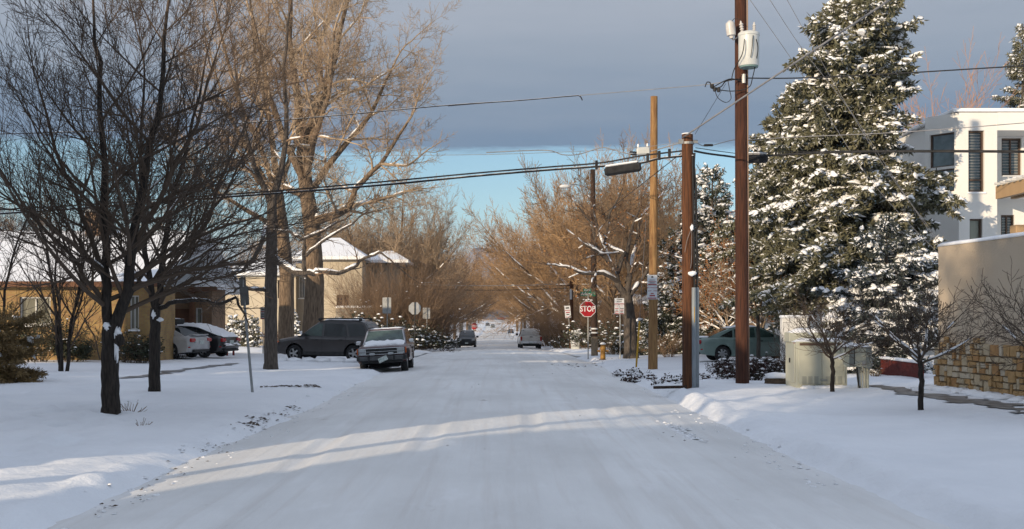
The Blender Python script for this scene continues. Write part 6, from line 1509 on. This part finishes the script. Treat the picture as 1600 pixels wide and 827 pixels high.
s = MB(); s.blob((0, 0, .76), (.28, .28, .16), rr, .08, 12, 6, True); s.build('snow', SNOWCAP, t, True)
# utility cabinets
CAB = M('cabinet_paint', (.45, .455, .375), .5, (.40, .405, .335), 2.2, .3, .7, spec=.4); CAB2 = M('cabinet_grey', (.24, .26, .25), .5, (.20, .22, .21), 3)
x, y, g = gp(1284, 606); d0 = y; sc = FPX / y
t = thing('utility_cabinet', 'large pale green-grey utility cabinet with vents and snow on top', 'utility cabinet', (x, y, g - .05)); t.rotation_euler = (0, 0, R(1))
Wc, Hc, Dc = 1.28, (606 - 534) / sc + .05, 1.0
MB().bbox((0, Dc / 2, Hc / 2), (Wc, Dc, Hc), .008).build('housing', CAB, t)
MB().bbox((-.1, Dc / 2 + .22, Hc + .10), (Wc - .1, .5, .25), .02).build('hood', CAB, t)
for sx_ in (-1, 1):
    dr = MB().bbox((sx_ * .295, -.012, Hc * .52), (.58, .03, Hc * .80), .008).build('door', CAB, t)
    m = MB(); [m.box((sx_ * .295 + (i - 1) * .15, -.030, .13 + j * .022 + .02), (.11, .006, .010)) for i in range(3) for j in range(9)]; m.build('vent', CAB2, dr)
MB().bbox((.02, -.05, Hc * .80), (.16, .05, .05), .01).build('handle', CAB2, t); MB().bbox((.04, -.05, Hc * .20), (.16, .05, .05), .01).build('hinge', CAB2, t)
MB().box((.02, -.02, Hc * .945), (Wc * .90, .035, .06)).build('rain_slot', BFRAME, t)
sd = MB().bbox((-Wc / 2 - .012, Dc * .5, Hc * .55), (.03, Dc * .82, Hc * .82), .008).build('side_door', CAB, t); MB().bbox((-Wc / 2 - .05, Dc * .45, Hc * .6), (.03, .03, .12), .006).build('handle', BLACKP, sd)
MB().box((-Wc / 2 - .008, Dc * .18, Hc * .93), (.012, .10, .10)).build('red_label', INKR, t)
snow_sheet(t, [(-Wc / 2, Hc), (Wc / 2, Hc)], 0.02, Dc - .55, .06, 31); snow_sheet(t, [(-Wc / 2 + .0, Hc + .22), (Wc / 2 - .2, Hc + .22)], Dc / 2 - .02, Dc / 2 + .46, .08, 32)
s = MB(); [s.blob((-.35 + .17 * k, -.10 + .03 * (k % 2), .02), (.46, .34, .17), rr, .3, 10, 5, True) for k in range(6)]; s.build('snow', SNOWCAP, t, True)
x, y, g = gp(1344, 607); sc = FPX / y
t = thing('meter_box', 'small grey meter cabinet on pipe legs next to the large cabinet', 'utility box', (x, y, g - .05)); t.rotation_euler = (0, 0, R(8))
zb_ = (607 - 574) / sc + .05; h_ = (574 - 543) / sc
MB().bbox((-.08, .15, zb_ + h_ / 2), (.46, .34, h_), .015).build('housing', CAB, t); MB().bbox((.22, .15, zb_ + h_ / 2), (.15, .36, h_ + .04), .015).build('side_box', CAB2, t)
MB().box((-.22, -.025, zb_ + h_ / 2), (.13, .02, h_ * .9)).build('dark_door', CAB2, t); MB().box((-.165, -.03, zb_ + h_ * .55), (.02, .02, h_ * .8)).build('door_gap', BLACKP, t); MB().box((.08, -.03, zb_ + .09), (.09, .015, .12)).build('meter_window', SIGNBACK, t)
m = MB().cyl((.30, .1, zb_ + h_ * .35), (.36, .1, zb_ + h_ * .35), .06, 12); m.build('meter', CAB2, t, ang=40)
for px_o, r_, mm in ((.02, .028, CAB2), (.09, .028, CAB), (.17, .036, CAB), (.25, .036, CAB)): MB().tube([(px_o, .12, 0), (px_o, .12, zb_ + .02)], r_, 9).build('pipe_leg', mm, t, ang=50)
MB().tube(wiggle([(-.04, .1, zb_), (-.03, .08, zb_ * .6), (-.01, .06, zb_ * .25), (.03, .05, 0)], 6), .022, 7).build('flexible_conduit', BLACKP, t, True)
snow_sheet(t, [(-.33, zb_ + h_ + .01), (.30, zb_ + h_ + .02)], -.03, .34, .06, 35)
# red garden chair by the black sedan
x, y, g = gp(351, 556); y = 56.0; x = wx(351, y); g = gz(x, y); t = thing('garden_chair', 'red slatted garden chair standing in the snow behind the black sedan', 'chair', (x, y, g - .05)); REDP = M('red_paint_wood', (.22, .02, .018), .6, (.15, .015, .014), 6); t.rotation_euler = (0, 0, R(70))
m = MB(); [m.box((-.22 + .11 * k, .30, .78), (.085, .03, .75), mat=Matrix.Rotation(R(-18), 3, 'X')) for k in range(5)]; m.build('backrest', REDP, t)
m = MB(); [m.box((0, -.25 + .11 * k, .40 - .03 * k), (.52, .09, .03)) for k in range(5)]; m.build('seat', REDP, t)
for sx_ in (-1, 1):
    MB().box((sx_ * .31, -.05, .60), (.12, .70, .03)).build('armrest', REDP, t); MB().box((sx_ * .28, -.32, .30), (.05, .09, .62)).build('leg', REDP, t); MB().box((sx_ * .28, .22, .22), (.05, .09, .62), mat=Matrix.Rotation(R(-28), 3, 'X')).build('leg', REDP, t)
# rock and the bits in the snow
x, y, g = gp(1213, 600); t = thing('boulder', 'squat tan boulder with a thick snow cushion beside the tall pole', 'rock', (x, y, g - .04)); ROCK = M('tan_rock', (.16, .105, .065), .95, (.09, .065, .045), 6, bump=.8)
m = MB(); m.blob((0, 0, .10), (.66, .5, .34), random.Random(8), .14, 14, 8, False); m.build('stone', ROCK, t, True); s = MB(); s.blob((0.02, 0, .225), (.74, .56, .24), random.Random(9), .12, 14, 7, True); s.build('snow', SNOWCAP, t, True)
x, y, g = gp(1060, 607); o = MB().bbox((0, 0, 0), (.85, .08, .07), .01).build('landscape_timber', POLED, None); o.location = (wx(1047, y), y, g + .03); o.rotation_euler = (0, R(-1), R(4)); tag(o, 'dark landscape timber half buried in snow at the foot of the short pole', 'timber')
# ------------------------------------------------------------------ shrubs, hedges, conifers, leafed tree, litter
def bush(label, loc, rx, ry, h, seed, twig, stems=26, leaf=None, nleaf=0, lsize=.05, nsnow=0, ssize=.1, cat='shrub', group=None, spread=.9, name='shrub', r0=.012, base=.3):
    t = thing(name, label, cat, loc, 0, group); rn = random.Random(seed)
    st = []
    for k in range(stems):
        a = rn.uniform(0, 6.28); q = rn.random() ** .5
        st.append(((math.cos(a) * rx * base * q, math.sin(a) * ry * base * q, -.05), _norm((math.cos(a) * rx / h * spread * q * 1.4, math.sin(a) * ry / h * spread * q * 1.4, 1.0)), h * rn.uniform(.55, 1.0), r0, 0))
    br = gen_tree(seed, [L_(6, .09, .01, 6, 38, 10, .5, .3, .25, .6), L_(4, .1, .03, 4, 36, 10, .5, .3, .2, .7), L_(3, .1, .02, 0, 0, 0, 0, 0, 0, 0)], st, rmin=.0045)
    V, F = merge([tubes([(p, r) for _, p, r in br], 3)]); np_mesh('stems', V, F, twig, t)
    tips = [p[-1] for lv, p, r in br] + [p[len(p) // 2] for lv, p, r in br if lv]
    if nleaf: leaf_quads([(p[0] + rn.gauss(0, .05), p[1] + rn.gauss(0, .05), p[2] + rn.gauss(0, .05)) for p in (rn.choice(tips) for _ in range(nleaf))], lsize, leaf, 'foliage', t, rn)
    if nsnow:
        m = MB()
        for _ in range(nsnow):
            p = rn.choice(tips); s_ = ssize * rn.uniform(.5, 1.4); m.blob((p[0], p[1], p[2] + .02), (s_ * 1.3, s_, s_ * .6), rn, .3, 6, 4, True, rn.uniform(0, 3))
        m.build('snow', SNOWCAP, t, True)
    return t
LEAF_DK = M('dark_red_leaves', (.055, .022, .020), .7, (.035, .03, .02), 3, .4, .6); LEAF_GN = M('juniper_needles', (.15, .105, .05), .85, (.22, .15, .065), 3, .4, .65); LEAF_EV = M('evergreen_leaves', (.025, .035, .022), .7, (.05, .055, .03), 3, .4, .6)
LEAF_OAK = M('oak_leaves', (.30, .125, .042), .85, (.19, .075, .03), 2.5, .35, .65); GRASS_DRY = M('dry_grass', (.34, .23, .12), .9, (.24, .15, .075), 3)
def G(px, py, y=None):
    if y is None: x, y, g = gp(px, py)
    else: x = wx(px, y); g = gz(x, y)
    return (x, y, g - .03)
bush('snowy dark-leaved shrub in front of the green sedan tail, beside the short pole', G(1138, 590), .55, .45, .52, 101, TWIG_DARK, 30, LEAF_DK, 1700, .04, 170, .10)
bush('snowy dark-leaved shrub between the tall pole and the boulder', G(1196, 588), .75, .45, .58, 102, TWIG_DARK, 32, LEAF_DK, 2000, .04, 190, .10)
bush('snowy dark-leaved shrub low against the tall pole', G(1168, 594), .4, .4, .42, 104, TWIG_DARK, 20, LEAF_DK, 1200, .045, 80, .09)
bush('leafless twiggy bush behind the foot of the yellow pole', G(1045, 558), .6, .5, 1.0, 105, TWIG_BROWN, 34, None, 0, .04, 20, .07)
bush('thin bare bush leaning on the big cabinet side', G(1233, 592), .55, .4, 1.35, 106, TWIG_DARK, 16, None, 0, .04, 14, .05)
for px, py, s, lab in ((985, 583, 1, 'flat snow covered ground plant nearest the yellow guard'), (1005, 592, 2, 'flat snow covered ground plant in front of the yellow pole'), (1035, 590, 3, 'flat snow covered ground plant between yellow pole and short pole'), (1052, 597, 4, 'flat snow covered ground plant touching the short pole'), (1112, 592, 6, 'flat snow covered ground plant just behind the grey conduits')):
    bush(lab, G(px, py), .6, .7, .16, 110 + s, TWIG_DARK, 22, LEAF_DK, 420, .045, 55, .13, spread=1.2, name='ground_plant', cat='plant', group='low ground plants under snow by the poles', base=.8)
# left juniper and foundation shrubs
jx = G(8, 596); t = thing('juniper', 'rounded brown-green juniper shrub dusted with snow at the picture edge', 'shrub', jx); 
conifer(t, 120, 1.75, 1.15, LEAF_GN, z0=.1, whorl=.14, nb=10, dens=1.5, snow=.07, cap=.6, power=.33, droop=.35, trunk_r=.05, gapn=.2, blade=.03, blen=.16)
for px, py, y, rx, h, s, lab in ((62, 578, 44.6, .9, 1.5, 121, 'dark evergreen shrub under the brick house window'), (112, 578, 44.8, .6, .8, 122, 'low dark shrub at the foot of the slanting stems'), (205, 577, 44.7, .8, 1.1, 123, 'dark leafless shrub under the narrow brick house window'), (222, 575, 45, .6, .9, 124, 'dark shrub at the brick house corner by the silver sedan')):
    bush(lab, G(px, py, y), rx, .5, h, s, TWIG_DARK, 26, LEAF_EV, 2000 if s != 123 else 500, .05, 26, .08)
bush('bare twigs poking up beside the silver sedan wheel', G(280, 560), .6, .3, .42, 125, TWIG_BROWN, 20, None, 0, .04, 8, .05)
bush('dry weed tuft poking through snow by the forked tree', G(205, 643), .28, .2, .22, 126, TWIG_BROWN, 22, None, 0, .03, 5, .05, name='weed_tuft', cat='weed')
bush('tiny dry weed tuft in the open snow near the forked tree', G(220, 664), .16, .15, .14, 127, TWIG_BROWN, 12, None, 0, .03, 2, .04, name='weed_tuft', cat='weed')
bush('small dry weed beside the meter cabinet', G(1368, 588), .22, .2, .3, 128, GRASS_DRY, 26, None, 0, .03, 3, .05, name='weed_tuft', cat='weed')
bush('straw coloured tuft of dry grass beyond the double parking plates', G(962, 548, 66), .9, .5, .65, 129, GRASS_DRY, 90, None, 0, .03, 10, .06, name='grass_tuft', cat='grass')
# cypress columns, small spruce and snowy bush before the tan house
for px, y, h, s, lab in ((363, 77, 1.9, 131, 'slim snowy cypress column nearest the arched door'), (379, 77, 1.8, 132, 'slim snowy cypress column between its two neighbours'), (397, 77, 1.9, 133, 'slim snowy cypress column nearest the straight trunk')):
    t = thing('cypress', lab, 'shrub', G(px, 0, y), 0, 'cypress columns along the railing'); conifer(t, s, h, .38, NEEDLE, z0=.05, whorl=.14, nb=6, dens=1.6, snow=.5, power=.4, droop=.0, trunk_r=.04, gapn=.1, blade=.05, blen=.16)
t = thing('spruce_tree', 'very small snowy spruce by the railing in front of the huge trunk', 'tree', G(456, 0, 76)); conifer(t, 134, 2.5, .95, NEEDLE_DARK, z0=.1, whorl=.20, nb=6, dens=1.4, snow=.8, power=.8, droop=.2, trunk_r=.05, gapn=.3, blade=.05, blen=.16)
bush('big snowy evergreen bush under the tan house balcony', G(560, 0, 77), 1.5, 1.0, 2.0, 135, TWIG_DARK, 40, LEAF_EV, 3600, .08, 230, .18)
bush('rust-brown shrub beside the railing end', G(436, 0, 76), .7, .5, 1.2, 136, TWIG_BROWN, 40, LEAF_OAK, 900, .06, 6, .08)
# dense thicket on the far corner, left
for px, y, rx, h, s, lab in ((612, 82, 2.6, 5.0, 141, 'tall leafless brown thicket shrub behind the rectangular sign'), (630, 84, 3.6, 5.8, 142, 'tall leafless brown thicket shrub behind the octagonal sign'), (640, 94, 3.2, 5.0, 143, 'tall leafless brown thicket shrub behind the smaller rear-facing sign'), (664, 104, 2.6, 3.8, 144, 'leafless brown thicket shrub nearest the black wagon'), (905, 98, 3.0, 4.0, 161, 'leafless brown thicket shrub behind the tilted parking sign'), (872, 116, 2.6, 3.6, 162, 'leafless brown thicket shrub just past the off-white pickup'), (955, 92, 3.4, 4.2, 163, 'leafless brown thicket shrub behind the double parking plates'), (1010, 84, 3.2, 3.6, 164, 'leafless brown thicket shrub behind the gnarled trunk')):
    bush(lab, G(px, 0, y), rx, 2.2, h, s, TWIG_BROWN, 150, None, 0, .05, 16, .12, r0=.03, name='thicket', base=.7)
for px, y, rx, h, s, lab in ((612, 77, 1.5, 1.6, 145, 'low snowy hedge plant below the rectangular sign'), (640, 78, 1.5, 1.5, 146, 'low snowy hedge plant at the octagonal sign post'), (662, 79, 1.6, 1.4, 147, 'low snowy hedge plant under the small rear-facing sign'), (684, 92, 1.3, 1.0, 148, 'low dark hedge plant along the kerb before the black wagon'), (906, 92, 1.8, 1.4, 149, 'snowy low hedge behind the stop sign post'), (938, 80, 2.0, 1.9, 150, 'snowy dark bush behind the hydrant'), (1010, 66, 1.6, 1.3, 151, 'dark bush between the gnarled trunk and the yellow pole')):
    bush(lab, G(px, 0, y), rx, 1.0, h, s, TWIG_DARK, 40, LEAF_EV, 1500, .08, 120, .18, name='hedge_plant', base=.7)
# ---- right-hand conifers and the rust-leaved oak
t = thing('spruce_tree', 'shorter snow dusted spruce crowding the very tall one on its street side', 'tree', G(1238, 0, 50.5)); conifer(t, 52, 11.6, 3.5, NEEDLE, z0=3.0, whorl=.24, nb=10, dens=1.25, snow=.42, power=.60, droop=.42, trunk_r=.22, gapn=.45, blade=.085, blen=.24, clump=1.2)
t = thing('spruce_tree', 'mid-sized dark spruce seen between the short pole and the tall pole', 'tree', G(1113, 0, 58)); conifer(t, 53, 9.3, 2.3, NEEDLE_DARK, z0=.5, whorl=.30, nb=8, dens=1.2, snow=.45, power=.55, droop=.2, trunk_r=.2, gapn=.4, blade=.06, blen=.22)
t = thing('spruce_tree', 'dark low spruce filling the gap between yellow pole and short pole', 'tree', G(1058, 0, 60)); conifer(t, 54, 6.4, 2.7, NEEDLE_DARK, z0=.3, whorl=.30, nb=8, dens=1.2, snow=.5, power=.55, droop=.3, trunk_r=.2, gapn=.4, blade=.06, blen=.22)
t = thing('spruce_tree', 'dark spruce crown at the top corner beyond the white house', 'tree', G(1598, 0, 64)); conifer(t, 55, 18.5, 3.4, NEEDLE, z0=6, whorl=.34, nb=8, dens=1.1, snow=.25, power=.75, droop=.25, trunk_r=.25, gapn=.4, blade=.06, blen=.22)
t = thing('spruce_tree', 'shade-darkened bluish snowy spruce bough mass low behind the cabinet and red timber wall', 'tree', G(1385, 0, 36.5)); conifer(t, 56, 4.6, 2.3, NEEDLE_SHADED, z0=.2, whorl=.24, nb=10, dens=1.3, snow=.40, power=.5, droop=.40, trunk_r=.14, gapn=.35, blade=.05, blen=.2)
t = thing('bare_tree', 'pale reddish bare treetop showing over the white house roof', 'tree', G(1487, 0, 62)); rn = random.Random(57)
br = [trunk_line([(0, 0, -.1), (0, 0, 3), (0, 0, 7)], [.2, .17, .13])] + gen_tree(57, AVENUE[1:], [((0, 0, 5 + k * .3), _norm((math.cos(k * 2.4) * .5, math.sin(k * 2.4) * .5, 1)), 6.2, .07, 0) for k in range(9)], rmin=.010); build_tree(t, br, 0, BARK_TAN, M('pink_twigs', (.42, .25, .17), .9), rn)
for px, y, H_, s, lab, nl in ((1190, 52, 5.4, 58, 'small tree still full of rust-brown leaves above the green sedan', 5200), (1135, 55, 4.6, 59, 'rust-leaved tree behind the green sedan tail', 3000), (1225, 55, 4.2, 60, 'rust-leaved tree between the green sedan nose and the spruce', 3600)):
    t = thing('oak_tree', lab, 'tree', G(px, 0, y)); rn = random.Random(s)
    br = [trunk_line([(0, 0, -.1), (0, 0, .4), (.05, 0, H_ * .3)], [.14, .11, .09])] + gen_tree(s, AVENUE[1:], [((.04, 0, H_ * (.2 + .012 * k)), _norm((math.cos(k * 2.4), math.sin(k * 2.4), .5 + .1 * k)), H_ * .62, .04, 0) for k in range(9)], rmin=.007)
    build_tree(t, br, 0, BARK_GREY, TWIG_TAN, rn, snow=(1, .012, .6, 1.3)); tips = [p[-1] for lv, p, r in br if lv >= 2] + [p[1] for lv, p, r in br if lv >= 3]
    leaf_quads([tuple(a + rn.gauss(0, .06) for a in rn.choice(tips)) for _ in range(nl)], .055, LEAF_OAK, 'foliage', t, rn)
    m = MB(); [m.blob((p[0], p[1], p[2] + .02), (.16, .11, .08), rn, .3, 6, 4, True, rn.uniform(0, 3)) for p in (rn.choice(tips) for _ in range(nl // 22))]; m.build('snow', SNOWCAP, t, True)
x, y, g = G(1213, 0, 49); t = thing('bare_tree', 'thin pale trunk with snowy forks in front of the green sedan', 'tree', G(1185, 0, 45.6)); b_ = t.location; sc = FPX / 45.6
q = loc_px(None, sc, 1185, CY - (b_[2] - CAMZ) * sc); br = [trunk_line([(0, 0, -.1), (0, 0, 1.0), q(1184, 490)], [.09, .075, .065])] + gen_tree(62, SMALL, [('poly', [q(1184, 490), q(1178, 470), q(1176, 450, .2)], .045, .02, 0), ('poly', [q(1184, 490), q(1190, 465), q(1208, 450), q(1220, 445, .2)], .045, .02, 0), ('poly', [q(1184, 480), q(1170, 470), q(1160, 455)], .03, .015, 0)], rmin=.005); build_tree(t, br, 0, BARK_GREY, TWIG_BROWN, random.Random(62), snow=(1, .012, .8, 1.2))
# ---- far houses, glimpsed between the trunks
for (px, y, wd, hgt, mat, lab) in ((1075, 105, 12, 4.0, RBRICK, 'brown brick bungalow glimpsed behind the dark spruces'), (1125, 82, 9, 3.4, RBRICK, 'brown brick house low behind the dark spruce'), (1000, 140, 11, 5.0, STUCCO_G, 'grey stucco house glimpsed far behind the gnarled tree'), (440, 118, 14, 5.2, RBRICK, 'brown brick house behind the tan stucco one'), (555, 160, 14, 6.0, STUCCO_G, 'pale stucco house far behind the tan one')):
    x = wx(px, y); g = gz(x, y) - .2; h = thing('far_house', lab, 'house', (x, y, g)); n = max(2, int(wd / 3.5)); hs = [(1 + i * (wd - 1.4) / n, 2.1 + i * (wd - 1.4) / n, 1.0, 2.3) for i in range(n)]
    wall_face(h, (-wd / 2, 0, 0), (1, 0), wd, hgt, .25, hs, mat)
    for q_ in hs: window(h, (-wd / 2 + q_[0], 0, q_[2]), (1, 0), q_[1] - q_[0], q_[3] - q_[2], WFRAME, PANE, .18, 2)
    for s_ in (-1, 1): wall_face(h, (s_ * wd / 2, .25 if s_ > 0 else 8, 0), (0, s_), 7.75, hgt, .25, [], mat)
    ym = 4; A, B, C_, D = (-wd / 2 - .5, -.6, hgt), (wd / 2 + .5, -.6, hgt), (wd / 2 + .5, 8.6, hgt), (-wd / 2 - .5, 8.6, hgt); Rl, Rr = (-wd / 2 + 3, ym, hgt + 2.4), (wd / 2 - 3, ym, hgt + 2.4)
    m = MB(); lo = [Vector(p) - Vector((0, 0, .2)) for p in (A, B, C_, D)]; m.add([A, B, C_, D, Rl, Rr] + lo, [(0, 1, 5, 4), (1, 2, 5), (2, 3, 4, 5), (3, 0, 4), (6, 7, 1, 0), (7, 8, 2, 1), (8, 9, 3, 2), (9, 6, 0, 3), (9, 8, 7, 6)]); m.build('roof', SNOWROOF, h)
def clods(label, pts, n, spread, size, seed):
    rn = random.Random(seed); m = MB()
    for _ in range(n):
        k = rn.random() * (len(pts) - 1); i = int(k); f = k - i
        x = pts[i][0] + (pts[i + 1][0] - pts[i][0]) * f + rn.gauss(0, spread); y = pts[i][1] + (pts[i + 1][1] - pts[i][1]) * f + rn.gauss(0, spread * 2)
        z_ = max(float(ground_z(x, y)), float(prof(y) + crown(x)) if abs(x) < HW + .3 else -9); s_ = size * .62 * rn.uniform(.25, 1.0) ** 1.8 + .010
        m.blob((x, y, z_), (s_ * rn.uniform(1, 1.8), s_ * rn.uniform(.8, 1.3), s_ * rn.uniform(.35, .6)), rn, .45, 7, 4, True, rn.uniform(0, 3))
    tag(m.build('snow_clods', SNOWCAP, None, True), label, 'snow', kind='stuff')
clods('crumbly ploughed snow clods along the kerb under the forked tree', [gp(*q)[:2] for q in ((150, 812), (300, 728), (480, 640), (560, 598))], 150, .22, .10, 1)
clods('crumbly ploughed snow clods along the opposite kerb', [gp(*q)[:2] for q in ((1330, 775), (1180, 700), (1080, 645), (1000, 605), (950, 580))], 150, .22, .10, 2)
clods('heap of churned snow lumps on the roadside below the cabinet', [gp(*q)[:2] for q in ((1045, 662), (1065, 675), (1085, 688))], 110, .10, .15, 3)
clods('churned snow by the hydrant corner', [gp(*q)[:2] for q in ((900, 574), (940, 570), (985, 562))], 90, .18, .13, 4)
x0 = wx(1020, 61); t = thing('planter_wall', 'low brick garden wall with a snow cap behind the gnarled trunk', 'wall', (x0, 62, gz(x0, 62) - .1)); MB().box((0, 0, .7), (2.2, .3, 1.5)).build('brick_face', RBRICK, t); MB().bbox((0, 0, 1.49), (2.3, .4, .1), .03).build('snow', SNOWCAP, t)
# ---- leaf litter and twigs along the kerb: nobody could count it
def litter(name, label, pts, n, spread, size, mat, seed):
    rn = random.Random(seed); V = []; F = []
    for _ in range(n):
        k = rn.random() * (len(pts) - 1); i = int(k); f = k - i
        x = pts[i][0] + (pts[i + 1][0] - pts[i][0]) * f + rn.gauss(0, spread); y = pts[i][1] + (pts[i + 1][1] - pts[i][1]) * f + rn.gauss(0, spread * 2); z_ = max(float(ground_z(x, y)), float(prof(y) + crown(x)) if abs(x) < HW else -9) + .012
        a = rn.uniform(0, 6.28); s_ = size * rn.uniform(.4, 1.5); c, d = math.cos(a) * s_, math.sin(a) * s_; o = len(V); e = rn.uniform(.2, .5); up = s_ * rn.uniform(.1, .5)
        V += [(x - c, y - d, z_), (x - d * e, y + c * e, z_ + up), (x + c, y + d, z_ + up * .5), (x + d * e, y - c * e, z_)]; F.append((o, o + 1, o + 2, o + 3))
    return tag(np_mesh(name, V, [np.array(F)], mat), label, 'leaf litter', kind='stuff')
LIT = M('leaf_litter', (.055, .038, .026), .95, (.10, .07, .045), 9)
kp = lambda *ps: [gp(*p)[:2] for p in ps]
litter('leaf_litter', 'dark leaf litter and twigs along the kerb', kp((460, 642), (430, 655), (390, 668), (400, 655)), 170, .08, .04, LIT, 1)
litter('leaf_litter', 'scattered leaf litter along the kerb towards us', kp((400, 665), (340, 700), (300, 725), (240, 765), (160, 800)), 70, .12, .028, LIT, 2)
litter('leaf_litter', 'bare soil and leaves at the kerb gap by the maroon wagon', kp((415, 605), (445, 604), (470, 605), (500, 604)), 130, .10, .06, LIT, 3)
litter('leaf_litter', 'grit and leaf crumbs on the road', [(-2.5, 14), (2.5, 18), (-1, 30), (2, 40), (0, 50)], 60, .9, .022, LIT, 4)
litter('leaf_litter', 'loose bits along the far kerb', kp((660, 545), (700, 548), (715, 551)), 90, .25, .09, LIT, 5)
litter('leaf_litter', 'loose bits at the corner of the crossing', kp((880, 570), (900, 574), (960, 560)), 40, .3, .06, LIT, 6)
# ------------------------------------------------------------------ unseen houses, trees and a pole added to cast shade over the street
def blocker(label, x, y, wd, dp, hgt, rh, mat, rz=0.0):  # houses out of view, added and spaced to shape shade and sun streaks
    h = thing('blocker_house', label, 'house', (x, y, gz(x, y) - .2), R(rz))
    n = max(2, int(wd / 3.2)); hs = [(1 + i * (wd - 1.2) / n, 2.2 + i * (wd - 1.2) / n, z_, z_ + 1.4) for i in range(n) for z_ in ((1.0, 3.9) if hgt > 5 else (1.0,))]
    for o, u, W_ in (((-wd / 2, -dp / 2, 0), (1, 0), wd), ((wd / 2, dp / 2, 0), (-1, 0), wd)):
        wall_face(h, o, u, W_, hgt, .25, hs, mat)
        for q in hs: window(h, Vector(o) + Vector((u[0], 0, 0)) * q[0] + Vector((0, 0, q[2])), u, q[1] - q[0], q[3] - q[2], WFRAME, PANE, .18, 2)
    for s_ in (-1, 1): wall_face(h, (s_ * wd / 2, -s_ * (dp / 2 - .25), 0), (0, s_), dp - .5, hgt, .25, [], mat)
    A, B, C_, D = (-wd / 2 - .5, -dp / 2 - .5, hgt), (wd / 2 + .5, -dp / 2 - .5, hgt), (wd / 2 + .5, dp / 2 + .5, hgt), (-wd / 2 - .5, dp / 2 + .5, hgt); i_ = min(3.0, wd / 2 - .5); Rl, Rr = (-wd / 2 + i_, 0, hgt + rh), (wd / 2 - i_, 0, hgt + rh)
    m = MB(); lo = [Vector(p) - Vector((0, 0, .2)) for p in (A, B, C_, D)]; m.add([A, B, C_, D, Rl, Rr] + lo, [(0, 1, 5, 4), (1, 2, 5), (2, 3, 4, 5), (3, 0, 4), (6, 7, 1, 0), (7, 8, 2, 1), (8, 9, 3, 2), (9, 6, 0, 3), (9, 8, 7, 6)]); m.build('roof', SNOWROOF, h)
blocker('two-storey grey stucco neighbour house added unseen behind the viewpoint to shade the street', -16.5, -16.4, 18, 9, 7.0, 4.2, STUCCO_G, 90)
blocker('two-storey tan neighbour house added unseen alongside the street to shade it', -18.5, 12.9, 16.0, 9, 7.2, 4.2, STUCCO, 90)
blocker('narrow brown brick neighbour house added unseen beside the bungalow to shade the street', -24.5, 27.4, 3.6, 9, 8.6, 3.0, RBRICK, 90)
for k, x, y, s, lab in ((2, -11.5, -1.6, .9, 'unseen bare tree added to dapple the wall, by the stucco neighbour house'), (0, -13.0, -5.5, .9, 'unseen bare tree added to dapple the wall, close to the kerb')):
    put_avenue(k, x, y, s, rn.uniform(0, 6.28), lab, None)  # unseen trees added to dapple the light on the plastered wall

t = thing('utility_pole', 'unseen brown utility pole added to split the sun streak, between the two neighbour houses', 'utility pole', (-11.0, 6.1, gz(-11, 6.1) - .2))
MB().tube([(0, 0, 0), (0, 0, 10.5)], [.17, .13], 14).build('shaft', POLEB, t, ang=50); MB().box((0, 0, 9.6), (2.0, .1, .12)).build('crossarm', POLEB, t)  # unseen pole added so its shadow splits the sun streak on the road
# ------------------------------------------------------------------ air
hm = bpy.data.materials.new('winter_air'); hm.use_nodes = True; t_ = hm.node_tree; t_.nodes.clear()
o_ = t_.nodes.new('ShaderNodeOutputMaterial'); v_ = t_.nodes.new('ShaderNodeVolumePrincipled')
v_.inputs['Color'].default_value = (.62, .74, .90, 1); v_.inputs['Density'].default_value = 9e-5; v_.inputs['Anisotropy'].default_value = .2
t_.links.new(v_.outputs[0], o_.inputs['Volume'])
hzb = MB().box((0, 4600, 85), (15000, 9600, 550)).build('haze', hm); tag(hzb, 'thin blue winter haze that pales the far mountains', 'haze', kind='stuff')
